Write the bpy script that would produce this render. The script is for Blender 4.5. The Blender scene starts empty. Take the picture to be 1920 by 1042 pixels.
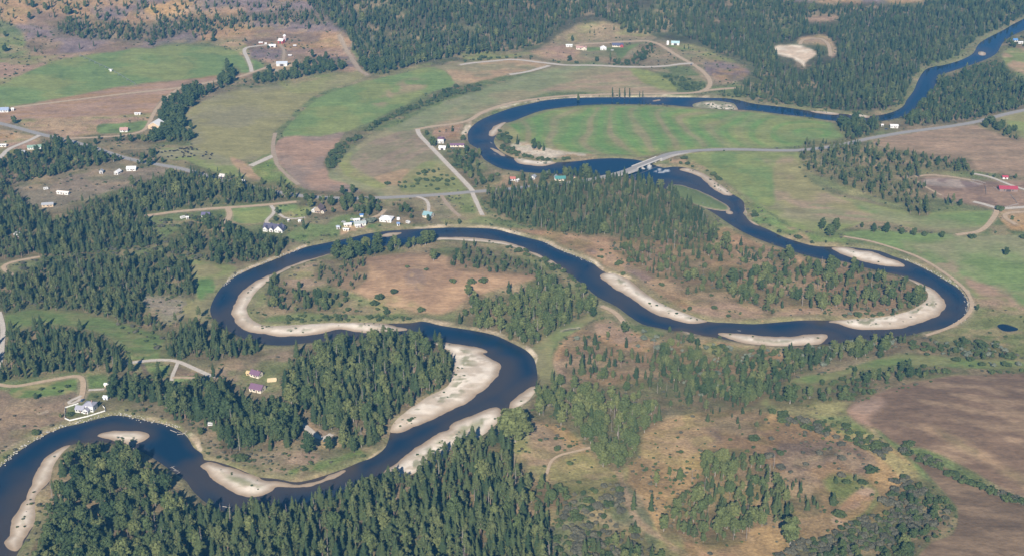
import bpy, math, random
import numpy as np
from mathutils import Vector
random.seed(7)
RNG = np.random.default_rng(11)
S = bpy.context.scene
COL = S.collection

# ------------------------------------------------------------------ camera, sky, sun, exposure
CAM_H, PITCH, FOC, CX, CY = 565.0, math.radians(24.2), 2667.0, 960.0, 521.0
cam_data = bpy.data.cameras.new('camera')
cam_data.sensor_fit = 'HORIZONTAL'; cam_data.sensor_width = 36.0; cam_data.lens = 36.0*FOC/1920.0
cam_data.clip_start = 1.0; cam_data.clip_end = 60000.0
cam = bpy.data.objects.new('camera', cam_data); COL.objects.link(cam)
cam.location = (0, 0, CAM_H); cam.rotation_euler = (math.pi/2-PITCH, 0, 0)
S.camera = cam
HAZE = 0.86e-4
SUN_EL, SUN_AZ = math.radians(31.0), math.radians(187.0)
world = bpy.data.worlds.new('World'); S.world = world; world.use_nodes = True
wn = world.node_tree.nodes; wl = world.node_tree.links
bg = wn['Background']; bg.inputs['Strength'].default_value = 0.055
sky = wn.new('ShaderNodeTexSky'); sky.sky_type = 'NISHITA'; sky.sun_disc = False
sky.air_density = 0.6; sky.dust_density = 0.05; sky.ozone_density = 5.0; sky.altitude = 600.0
sky.sun_elevation = SUN_EL; sky.sun_rotation = SUN_AZ
wl.new(sky.outputs['Color'], bg.inputs['Color'])
sl = bpy.data.lights.new('sun', 'SUN'); sl.energy = 5.0; sl.angle = math.radians(0.53); sl.color = (1.0, 0.91, 0.80)
sun = bpy.data.objects.new('sun', sl); COL.objects.link(sun); sun.location = (-300, -900, 900)
sd = Vector((-math.sin(SUN_AZ)*math.cos(SUN_EL), -math.cos(SUN_AZ)*math.cos(SUN_EL), -math.sin(SUN_EL)))
sun.rotation_euler = sd.to_track_quat('-Z', 'Y').to_euler()
S.view_settings.view_transform = 'Standard'; S.view_settings.look = 'None'
S.view_settings.exposure = 0.78; S.view_settings.gamma = 1.0; S.view_settings.use_curve_mapping = False
try:
    S.cycles.use_denoising = True
    S.cycles.max_bounces = 4; S.cycles.diffuse_bounces = 2; S.cycles.glossy_bounces = 2
    S.cycles.transparent_max_bounces = 8; S.cycles.volume_bounces = 0
except Exception:
    pass

# ------------------------------------------------------------------ projection
CA, SA = math.cos(PITCH), math.sin(PITCH)
def project(x, y, z):
    x = np.asarray(x, float); y = np.asarray(y, float); z = np.asarray(z, float)-CAM_H
    d = y*CA - z*SA; u = y*SA + z*CA
    d = np.where(d < 1, 1, d)
    return CX+FOC*x/d, CY-FOC*u/d
def ray(px, py):
    a = (np.asarray(px, float)-CX)/FOC; b = (CY-np.asarray(py, float))/FOC
    return a, CA+SA*b, -SA+CA*b
def unproj(px, py, dz=0.0, terrain=True):
    dx, dy, dz_ = ray(px, py)
    dz_ = np.minimum(dz_, -0.02)
    if not terrain:
        t = (dz-CAM_H)/dz_
        return dx*t, dy*t, np.zeros_like(t)
    lo = np.full(np.shape(dx), 300.0); hi = np.full(np.shape(dx), 30000.0)
    for _ in range(34):
        t = (lo+hi)/2
        below = CAM_H+dz_*t < HILL(dx*t, dy*t)+dz
        hi = np.where(below, t, hi); lo = np.where(below, lo, t)
    x, y = dx*t, dy*t
    return x, y, HILL(x, y)

# ------------------------------------------------------------------ noise and curves
def _hash(ix, iy, seed):
    v = (ix.astype(np.int64)*374761393 + iy.astype(np.int64)*668265263 + seed*144305901) & 0xffffffff
    v = ((v ^ (v >> 13))*1274126177) & 0xffffffff
    v = v ^ (v >> 16)
    return (v & 0xffffff)/float(0xffffff)
def vnoise(x, y, s, seed=0):
    x = np.asarray(x, float)/s; y = np.asarray(y, float)/s
    ix = np.floor(x); iy = np.floor(y); fx = x-ix; fy = y-iy
    fx = fx*fx*(3-2*fx); fy = fy*fy*(3-2*fy)
    ix = ix.astype(np.int64); iy = iy.astype(np.int64)
    a = _hash(ix, iy, seed); b = _hash(ix+1, iy, seed); c = _hash(ix, iy+1, seed); d = _hash(ix+1, iy+1, seed)
    return (a*(1-fx)+b*fx)*(1-fy)+(c*(1-fx)+d*fx)*fy
def fbm(x, y, s, seed=0, o=3):
    r = 0; a = 1; t = 0
    for k in range(o):
        r = r+a*vnoise(x, y, s/2**k, seed+k*17); t += a; a *= 0.5
    return r/t
def cr(pts, closed=True, n=4):
    P = np.array(pts, float)
    N = len(P); out = []
    rng = range(N) if closed else range(N-1)
    for i in rng:
        if closed: a, b, c, d = P[(i-1) % N], P[i], P[(i+1) % N], P[(i+2) % N]
        else: a, b, c, d = P[max(i-1, 0)], P[i], P[i+1], P[min(i+2, N-1)]
        for k in range(n):
            t = k/n
            out.append(0.5*((2*b)+(c-a)*t+(2*a-5*b+4*c-d)*t*t+(3*b-a-3*c+d)*t**3))
    if not closed: out.append(P[-1])
    return np.array(out)
def sdf(px, py, poly):
    """Signed distance to a closed polygon, negative inside."""
    d2 = np.full(px.shape, 1e18); ins = np.zeros(px.shape, bool)
    n = len(poly)
    for i in range(n):
        ax, ay = poly[i]; bx, by = poly[(i+1) % n]
        ex, ey = bx-ax, by-ay; L = ex*ex+ey*ey+1e-12
        wx, wy = px-ax, py-ay
        t = np.clip((wx*ex+wy*ey)/L, 0, 1)
        d2 = np.minimum(d2, (wx-ex*t)**2+(wy-ey*t)**2)
        if ay != by:
            c = (ay > py) != (by > py)
            ins ^= c & (px < ex*(py-ay)/(by-ay)+ax)
    d = np.sqrt(d2)
    return np.where(ins, -d, d)
def sdf_box(px, py, poly, pad):
    """sdf evaluated only near the polygon; far points get +pad."""
    out = np.full(px.shape, float(pad))
    m = (px > poly[:, 0].min()-pad) & (px < poly[:, 0].max()+pad) & (py > poly[:, 1].min()-pad) & (py < poly[:, 1].max()+pad)
    if m.any(): out[m] = sdf(px[m], py[m], poly)
    return out
def inside(px, py, poly):
    ins = np.zeros(np.shape(px), bool); n = len(poly)
    for i in range(n):
        ax, ay = poly[i]; bx, by = poly[(i+1) % n]
        if ay != by:
            ins ^= ((ay > py) != (by > py)) & (px < (bx-ax)*(py-ay)/(by-ay)+ax)
    return ins
def sstep(a, b, x):
    t = np.clip((x-a)/(b-a), 0, 1); return t*t*(3-2*t)

# ------------------------------------------------------------------ relief: valley floor, hills behind, knolls
_HB = np.array([(-900, 122), (-300, 115), (0, 108), (300, 86), (450, 78), (560, 72), (640, 108), (760, 116), (900, 100), (1040, 84),
                (1150, 72), (1280, 70), (1420, 66), (1600, 52), (1750, 30), (1860, -10), (1960, -45), (2300, -70), (3200, -80)], float)
_dx, _dy, _dz = ray(_HB[:, 0], _HB[:, 1]); _t = -CAM_H/_dz
_HX, _HY = _dx*_t, _dy*_t
def HILL(x, y):
    x = np.asarray(x, float); y = np.asarray(y, float)
    d = np.maximum(y-np.interp(x, _HX, _HY), 0)
    h = 0.20*(np.sqrt(d*d+60**2)-60)
    h = h*(0.8+0.5*fbm(x, y, 420, 5, 2))
    h = 330*(1-np.exp(-h/330))
    for kx, ky, r1, r2, hh in KNOLLS:
        h = h+hh*np.exp(-(((x-kx)/r1)**2+((y-ky)/r2)**2)**1.5)
    return h
KNOLLS = []
def knoll(px, py, r1, r2, hh):
    dx, dy, dz = ray(px, py); t = -CAM_H/dz
    KNOLLS.append((dx*t, dy*t, r1, r2, hh))
knoll(815, 520, 85, 60, 7.0)
knoll(1350, 870, 70, 50, 5.0)
knoll(1800, 780, 110, 75, 6.0)
knoll(950, 830, 35, 22, 2.5)
knoll(1150, 950, 60, 30, 4.0)
# ------------------------------------------------------------------ river outlines (photograph pixels, both banks, downstream)
BANK_A = [(2140, -14), (1990, 8), (1911, 40), (1881, 57), (1851, 72), (1834, 84), (1824, 101), (1799, 114), (1767, 123), (1747, 126), (1732, 134), (1720, 154),
 (1713, 171), (1700, 188), (1695, 198), (1680, 208), (1656, 215), (1629, 218), (1592, 215), (1569, 213), (1515, 208), (1468, 201), (1414, 195),
 (1374, 186), (1334, 184), (1280, 183), (1211, 183), (1144, 183), (1077, 184), (1026, 188), (993, 195), (959, 203), (925, 215), (902, 225),
 (888, 235), (878, 247), (877, 259), (881, 270), (898, 281), (905, 296), (920, 307), (942, 317), (976, 322), (1010, 325), (1060, 327),
 (1110, 329), (1150, 331), (1185, 336), (1215, 346), (1245, 354), (1268, 362), (1285, 374), (1317, 388), (1340, 401), (1360, 415), (1391, 434), (1431, 452), (1475, 467),
 (1512, 479), (1549, 487), (1582, 490), (1616, 500), (1660, 510), (1693, 519), (1725, 534), (1745, 552), (1732, 572), (1695, 590), (1649, 599), (1565, 600),
 (1505, 600), (1455, 604), (1414, 607), (1371, 605), (1327, 602), (1280, 588), (1261, 581), (1231, 565), (1204, 545), (1177, 523), (1144, 514),
 (1127, 506), (1110, 493), (1077, 479), (1043, 466), (1020, 454), (993, 447), (959, 438), (929, 430), (902, 428), (841, 427), (781, 430),
 (741, 432), (690, 438), (653, 447), (604, 457), (571, 464), (537, 477), (504, 491), (470, 504), (433, 523), (413, 541), (400, 562), (394, 580),
 (398, 595), (410, 610), (437, 624), (465, 638), (497, 645), (537, 647), (578, 642), (640, 637), (700, 633), (751, 634), (801, 638), (826, 648),
 (846, 660), (854, 682), (850, 705), (843, 726), (811, 741), (794, 751), (770, 768), (737, 798), (724, 836), (700, 856), (673, 866), (640, 880),
 (588, 897), (554, 903), (520, 897), (487, 894), (470, 888), (436, 874), (403, 864), (383, 861), (379, 850), (363, 838), (353, 821), (336, 806),
 (309, 795), (275, 788), (242, 781), (215, 778), (188, 783), (151, 793), (117, 801), (84, 815), (50, 835), (20, 857), (0, 875), (-50, 920), (-140, 1010)]
BANK_B = [(2140, 10), (1990, 34), (1925, 55), (1890, 72), (1878, 84), (1868, 101), (1848, 112), (1824, 121), (1794, 131), (1764, 142), (1754, 158), (1748, 175), (1730, 190),
 (1712, 207), (1697, 217), (1683, 222), (1656, 227), (1616, 229), (1562, 227), (1515, 220), (1468, 215), (1414, 208), (1377, 206), (1347, 204),
 (1314, 202), (1280, 200), (1245, 197), (1144, 196), (1093, 198), (1053, 202), (1016, 208), (989, 217), (962, 228), (946, 232), (936, 243),
 (930, 255), (926, 266), (934, 280), (952, 292), (976, 299), (1010, 304), (1043, 305), (1087, 302), (1110, 299), (1144, 297), (1177, 298),
 (1204, 302), (1225, 309), (1244, 315), (1262, 313), (1290, 315), (1320, 326), (1345, 343), (1368, 361), (1392, 376), (1397, 390), (1400, 406), (1414, 419),
 (1441, 431), (1468, 444), (1498, 454), (1532, 462), (1582, 463), (1616, 466), (1650, 471), (1676, 481), (1700, 489), (1727, 501), (1750, 513),
 (1777, 528), (1797, 541), (1811, 558), (1814, 575), (1809, 592), (1790, 607), (1760, 617), (1733, 621), (1710, 627), (1682, 632), (1649, 636),
 (1616, 638), (1582, 641), (1549, 644), (1515, 646), (1465, 648), (1414, 645), (1381, 640), (1347, 633), (1300, 626), (1280, 620), (1258, 619),
 (1234, 614), (1204, 607), (1177, 590), (1154, 573), (1120, 556), (1093, 533), (1073, 519), (1050, 503), (1026, 489), (993, 473), (959, 461),
 (925, 455), (875, 451), (828, 449), (791, 456), (740, 460), (684, 464), (640, 470), (600, 482), (554, 497), (524, 511), (504, 525), (484, 541),
 (467, 562), (460, 582), (470, 599), (494, 612), (537, 612), (588, 609), (638, 606), (707, 606), (768, 605), (794, 602), (828, 610), (875, 617),
 (925, 627), (959, 642), (986, 656), (1001, 672), (1006, 690), (1008, 712), (1003, 730), (989, 749), (962, 765), (942, 776), (934, 790), (899, 818),
 (848, 838), (828, 858), (784, 882), (757, 894), (707, 905), (640, 926), (571, 950), (504, 962), (430, 960), (390, 944), (363, 921), (349, 901),
 (333, 890), (302, 868), (275, 851), (248, 839), (201, 829), (148, 830), (128, 837), (111, 853), (97, 877), (92, 905), (67, 927), (64, 947),
 (65, 978), (54, 1001), (34, 1035), (20, 1062), (-20, 1110), (-60, 1160)]
WATER_Z = -1.2
def world_poly(pts, z=WATER_Z):
    p = np.array(pts, float); dx, dy, dz = ray(p[:, 0], p[:, 1]); t = (z-CAM_H)/dz
    return np.stack([dx*t, dy*t], 1)
CH = np.concatenate([cr(BANK_A, False, 3), cr(BANK_B, False, 3)[::-1]])
CHW = world_poly(CH)
BARS = [  # sand and gravel bars: outline, height, kind, label
 ([(944, 230), (926, 238), (918, 248), (920, 255), (929, 253), (940, 242), (950, 232)], .8, 'sandbar', 'small pale sandbar on the inner left side of the oval green field bend'),
 ([(917, 276), (934, 283), (948, 291), (942, 293), (926, 284)], .4, 'sandbar', 'thin low sandbar edge below the willow strip at the oval bend'),
 ([(964, 300), (976, 307), (1003, 311), (1023, 311), (1043, 306), (1045, 300), (1009, 300), (988, 297), (970, 295)], .9, 'sandbar', 'white crescent sandbar at the foot of the oval green field'),
 ([(1516, 208), (1542, 214), (1572, 216), (1570, 210), (1540, 207)], .6, 'sandbar', 'narrow white sandbar along the far straight reach of river'),
 ([(1589, 214), (1610, 220), (1631, 221), (1626, 214), (1605, 212)], .6, 'sandbar', 'short tan sandbar beside the far forest edge'),
 ([(1300, 195), (1303, 204), (1330, 208), (1380, 210), (1380, 197), (1360, 191), (1325, 190)], .8, 'gravel_bar', 'bushy gravel bar at the top edge of the oval green field'),
 ([(1221, 189.5), (1236, 187), (1238, 189), (1228, 191)], .4, 'sandbar', 'tiny sand islet in the river near the row of poplars'),
 ([(1836, 97), (1848, 98.5), (1846, 104), (1836, 103)], .9, 'gravel_bar', 'small rocky islet in the far upper reach of the river'),
 ([(1275, 319), (1300, 327), (1317, 336), (1330, 350), (1347, 361), (1366, 367), (1372, 362), (1352, 344), (1330, 331), (1305, 320), (1288, 315)], .9, 'sandbar', 'long pale sandbar downstream of the road bridge'),
 ([(1252, 349), (1272, 347), (1290, 351), (1314, 359), (1344, 373), (1366, 388), (1368, 394), (1350, 396), (1320, 390), (1280, 376), (1255, 360)], 1.4, 'river_island', 'grassy island with sandy rim in the river below the bridge'),
 ([(1362, 394), (1374, 398), (1372, 402), (1364, 401)], .5, 'sandbar', 'tiny sand spit off the tip of the grassy island'),
 ([(1399, 378), (1395, 392), (1397, 405), (1410, 419), (1426, 424), (1428, 412), (1415, 395)], .9, 'gravel_bar', 'white gravel shore opposite the grassy island'),
 ([(1558, 465), (1576, 475), (1602, 485), (1636, 495), (1670, 500), (1697, 499.5), (1684, 490), (1663, 483), (1636, 473), (1602, 467), (1580, 462)], .9, 'sandbar', 'sandbar with a side channel beside the big green pasture'),
 ([(1688, 517), (1727, 532), (1757, 547), (1772, 565), (1767, 582), (1743, 598), (1700, 612), (1649, 617), (1599, 615), (1572, 607), (1552, 602), (1600, 594), (1690, 580), (1725, 562), (1725, 545), (1690, 522)], 1.0, 'sandbar', 'curved white point bar at the tip of the eastern wooded peninsula'),
 ([(1345, 624), (1391, 625), (1428, 629.5), (1481, 631), (1515, 626.5), (1549, 627.5), (1538, 643), (1500, 648), (1470, 650), (1438, 649), (1401, 643), (1367, 634)], .8, 'sandbar', 'long low sandbar in midriver below the wooded peninsula'),
 ([(1288, 620), (1330, 634), (1370, 640), (1368, 646), (1300, 634), (1275, 622)], .8, 'sandbar', 'sandy shore strip with driftwood under the near trees'),
 ([(1127, 516), (1137, 531), (1171, 552), (1204, 574), (1238, 591), (1280, 604), (1300, 606), (1330, 601), (1290, 586), (1238, 565), (1204, 543), (1184, 526), (1157, 510), (1145, 510)], 1.1, 'sandbar', 'long bright sandbar along the middle reach of the river'),
 ([(823, 445.5), (875, 445.5), (925, 451), (969, 459), (1009, 477), (1043, 494), (1058, 503), (1050, 508), (1026, 494), (993, 478), (932, 462), (875, 455), (823, 452)], .7, 'sandbar', 'thin curving sandbar under the brown knoll'),
 ([(711, 443), (730, 438), (752, 435.5), (752, 438.5), (735, 442)], .5, 'sandbar', 'small tan sandbar in the river beside the white round roofed building'),
 ([(630, 472), (571, 489), (521, 508), (484, 525), (457, 545), (440, 572), (437, 595), (450, 612), (477, 623), (521, 629), (564, 630), (598, 625), (640, 617), (684, 625), (724, 623), (764, 618.5), (751, 612), (707, 603), (640, 602), (588, 604), (540, 606), (500, 606), (478, 596), (468, 582), (476, 565), (492, 543), (520, 522), (556, 502), (600, 486), (632, 478)], 1.1, 'sandbar', 'wide white horseshoe sandbar around the brown knoll peninsula'),
 ([(628, 634), (650, 632), (672, 635), (678, 640), (650, 645), (625, 642)], .6, 'sandbar', 'small sandbar partly hidden by dark conifers on the south bank'),
 ([(804, 641), (858, 643), (902, 653), (914, 660), (903, 662), (932, 677), (939, 690), (932, 709), (909, 729), (882, 749), (848, 768), (808, 786), (774, 801), (754, 810), (728, 808), (730, 790), (760, 765), (790, 745), (830, 722), (840, 700), (845, 680), (838, 664), (815, 650)], 1.1, 'sandbar', 'largest white sandbar beside the dark wooded peninsula'),
 ([(1010, 722), (976, 738), (959, 755), (953, 766), (962, 772), (995, 757), (1012, 735)], .8, 'sandbar', 'small white sandbar beside the light green cottonwood stand'),
 ([(931, 762), (895, 774), (845, 796), (841, 804), (815, 814), (781, 836), (774, 843), (741, 867), (717, 889), (730, 905), (757, 900), (790, 886), (835, 860), (855, 842), (905, 822), (940, 794), (945, 778)], .9, 'sandbar', 'long tan gravelly bar along the near bank'),
 ([(376, 874), (390, 866), (403, 868), (437, 878), (470, 888), (500, 899), (530, 903), (560, 908), (600, 899), (640, 881), (645, 886), (600, 905), (560, 914), (520, 912), (512, 919), (494, 929), (470, 932), (440, 925), (413, 909), (393, 890)], .9, 'sandbar', 'oval sandbar with grass tufts on the near left reach'),
 ([(179, 816), (201, 808), (235, 806), (269, 810), (279, 816), (265, 828), (242, 836), (218, 829), (195, 822)], .8, 'sandbar', 'spindle shaped sand island in the lower left bend'),
 ([(124, 836), (94, 850), (70, 880), (57, 910), (37, 947), (20, 977), (15, 1004), (5, 1018), (30, 1030), (45, 1008), (65, 985), (72, 945), (75, 925), (97, 895), (103, 877), (118, 855), (135, 838)], 1.0, 'sandbar', 'long pale sandbar down the left side of the near wooded island'),
]
# ------------------------------------------------------------------ ground lattice (a fan that widens with distance)
def _axis(lo, hi, step, outs):
    a = list(np.arange(lo, hi+.1, step))
    return a
us = np.concatenate([np.arange(-2600, -140, 60.0), np.arange(-140, 2061, 2.3), np.arange(2110, 4600, 60.0)])
vs = np.concatenate([np.arange(2600, 1160, -45.0), np.arange(1150, -66, -2.05), np.arange(-76, -420, -12.0)])
_dep = np.arctan2(vs-CY, FOC)+PITCH
rows = CAM_H/np.tan(_dep)
rows = np.concatenate([rows, np.array([5600, 6500, 7800, 9500, 12000, 16000, 22000, 30000.0])])
depth = rows*CA+CAM_H*SA
NX, NY = len(us), len(rows)
GX = (depth[:, None]*(us[None, :]-CX)/FOC).ravel()
GY = np.repeat(rows, NX)
GH = HILL(GX, GY)
lim = 400.0
CD = sdf_box(GX, GY, CHW, 60.0)           # + outside the channel, - inside
bw = 2.4+0.0018*np.maximum(GY, 0)
carve = WATER_Z+(-WATER_Z)*np.clip(CD/bw, -2.2, 1.0)
BD = np.minimum(sstep(bw*0.8, bw*0.8+40, CD), 1)
GZ = np.where(CD < bw, carve, GH*BD + 0.0)
GPX, GPY = project(GX, GY, GZ)
print('lattice', NX, NY, NX*NY)
# quads
_i = (np.arange(NY-1)[:, None]*NX+np.arange(NX-1)[None, :]).ravel()
QUADS = np.stack([_i, _i+1, _i+NX+1, _i+NX], 1)

def np_mesh(name, co, quads, cols=None, extra=None, smooth=True):
    used = np.zeros(len(co), bool); used[quads.ravel()] = True
    remap = np.cumsum(used)-1
    co = co[used]; q = remap[quads]
    me = bpy.data.meshes.new(name)
    me.vertices.add(len(co)); me.vertices.foreach_set('co', co.astype(np.float32).ravel())
    n, k = q.shape
    me.loops.add(n*k); me.loops.foreach_set('vertex_index', q.astype(np.int32).ravel())
    me.polygons.add(n); me.polygons.foreach_set('loop_start', np.arange(0, n*k, k, dtype=np.int32))
    me.polygons.foreach_set('use_smooth', np.full(n, smooth))
    if cols is not None:
        at = me.color_attributes.new('Col', 'FLOAT_COLOR', 'POINT')
        c = np.concatenate([cols[used], np.ones((len(co), 1))], 1)
        at.data.foreach_set('color', c.astype(np.float32).ravel())
    me.update(calc_edges=True); me.validate()
    return me
def link(name, me, mat=None, parent=None):
    o = bpy.data.objects.new(name, me); COL.objects.link(o)
    if mat is not None and me is not None and not me.materials: me.materials.append(mat)
    if parent is not None: o.parent = parent
    return o
def tag(o, label=None, cat=None, group=None, kind=None):
    if label: o['label'] = label
    if cat: o['category'] = cat
    if group: o['group'] = group
    if kind: o['kind'] = kind
    return o

# ------------------------------------------------------------------ materials
def new_mat(name):
    m = bpy.data.materials.new(name); m.use_nodes = True
    nt = m.node_tree; b = nt.nodes['Principled BSDF']
    b.inputs['Roughness'].default_value = 0.9
    b.inputs['Specular IOR Level'].default_value = 0.15
    return m, nt, b
def N(nt, t, **kw):
    n = nt.nodes.new(t)
    for k, v in kw.items():
        if k in n.inputs: n.inputs[k].default_value = v
        else: setattr(n, k, v)
    return n
def noise_mul(nt, col_socket, specs, coord):
    """multiply a colour by several noises (scale, low, high, stretch)."""
    cur = col_socket
    for sc, lo, hi, st in specs:
        mp = N(nt, 'ShaderNodeMapping'); mp.inputs['Scale'].default_value = (sc*st[0], sc*st[1], sc)
        nt.links.new(coord, mp.inputs['Vector'])
        nz = N(nt, 'ShaderNodeTexNoise'); nz.inputs['Scale'].default_value = 1.0; nz.inputs['Detail'].default_value = 3.0
        nz.inputs['Roughness'].default_value = 0.6
        nt.links.new(mp.outputs['Vector'], nz.inputs['Vector'])
        mr = N(nt, 'ShaderNodeMapRange'); mr.inputs['From Min'].default_value = 0.3; mr.inputs['From Max'].default_value = 0.7
        mr.inputs['To Min'].default_value = lo; mr.inputs['To Max'].default_value = hi
        nt.links.new(nz.outputs['Fac'], mr.inputs['Value'])
        vm = N(nt, 'ShaderNodeVectorMath'); vm.operation = 'SCALE'
        nt.links.new(cur, vm.inputs[0]); nt.links.new(mr.outputs['Result'], vm.inputs['Scale'])
        cur = vm.outputs['Vector']
    return cur
def terrain_mat(name, specs, bump=0.5):
    m, nt, b = new_mat(name)
    at = N(nt, 'ShaderNodeAttribute', attribute_name='Col')
    geo = N(nt, 'ShaderNodeNewGeometry')
    c = noise_mul(nt, at.outputs['Color'], specs, geo.outputs['Position'])
    nt.links.new(c, b.inputs['Base Color'])
    b.inputs['Roughness'].default_value = 1.0; b.inputs['Specular IOR Level'].default_value = 0.05
    if bump:
        nz = N(nt, 'ShaderNodeTexNoise'); nz.inputs['Scale'].default_value = 0.45; nz.inputs['Detail'].default_value = 4
        nt.links.new(geo.outputs['Position'], nz.inputs['Vector'])
        bp = N(nt, 'ShaderNodeBump'); bp.inputs['Strength'].default_value = bump; bp.inputs['Distance'].default_value = 1.0
        nt.links.new(nz.outputs['Fac'], bp.inputs['Height']); nt.links.new(bp.outputs['Normal'], b.inputs['Normal'])
    return m
M_ROUGH = terrain_mat('rough_ground', [(0.45, .74, 1.26, (1, 1)), (0.12, .78, 1.22, (1, 1)), (0.02, .9, 1.1, (1, 1))], 0.7)
M_FIELD = terrain_mat('field_soil_and_grass', [(0.30, .80, 1.20, (.6, 1.2)), (0.05, .90, 1.10, (1, 1)), (0.16, .86, 1.12, (.14, 1))], 0.4)
M_SAND = terrain_mat('river_sand', [(0.30, .93, 1.07, (1, 1)), (0.06, .9, 1.1, (1, .6))], 0.1)
def flat_mat(name, rgb, rough=0.85, spec=0.2, var=0.12, scale=1.5, metallic=0.0):
    m, nt, b = new_mat(name)
    tc = N(nt, 'ShaderNodeTexCoord'); v = N(nt, 'ShaderNodeRGB'); v.outputs[0].default_value = (*rgb, 1)
    c = noise_mul(nt, v.outputs[0], [(scale, 1-var, 1+var, (1, 1))], tc.outputs['Object'])
    nt.links.new(c, b.inputs['Base Color']); b.inputs['Roughness'].default_value = rough
    b.inputs['Specular IOR Level'].default_value = spec; b.inputs['Metallic'].default_value = metallic
    return m
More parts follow.
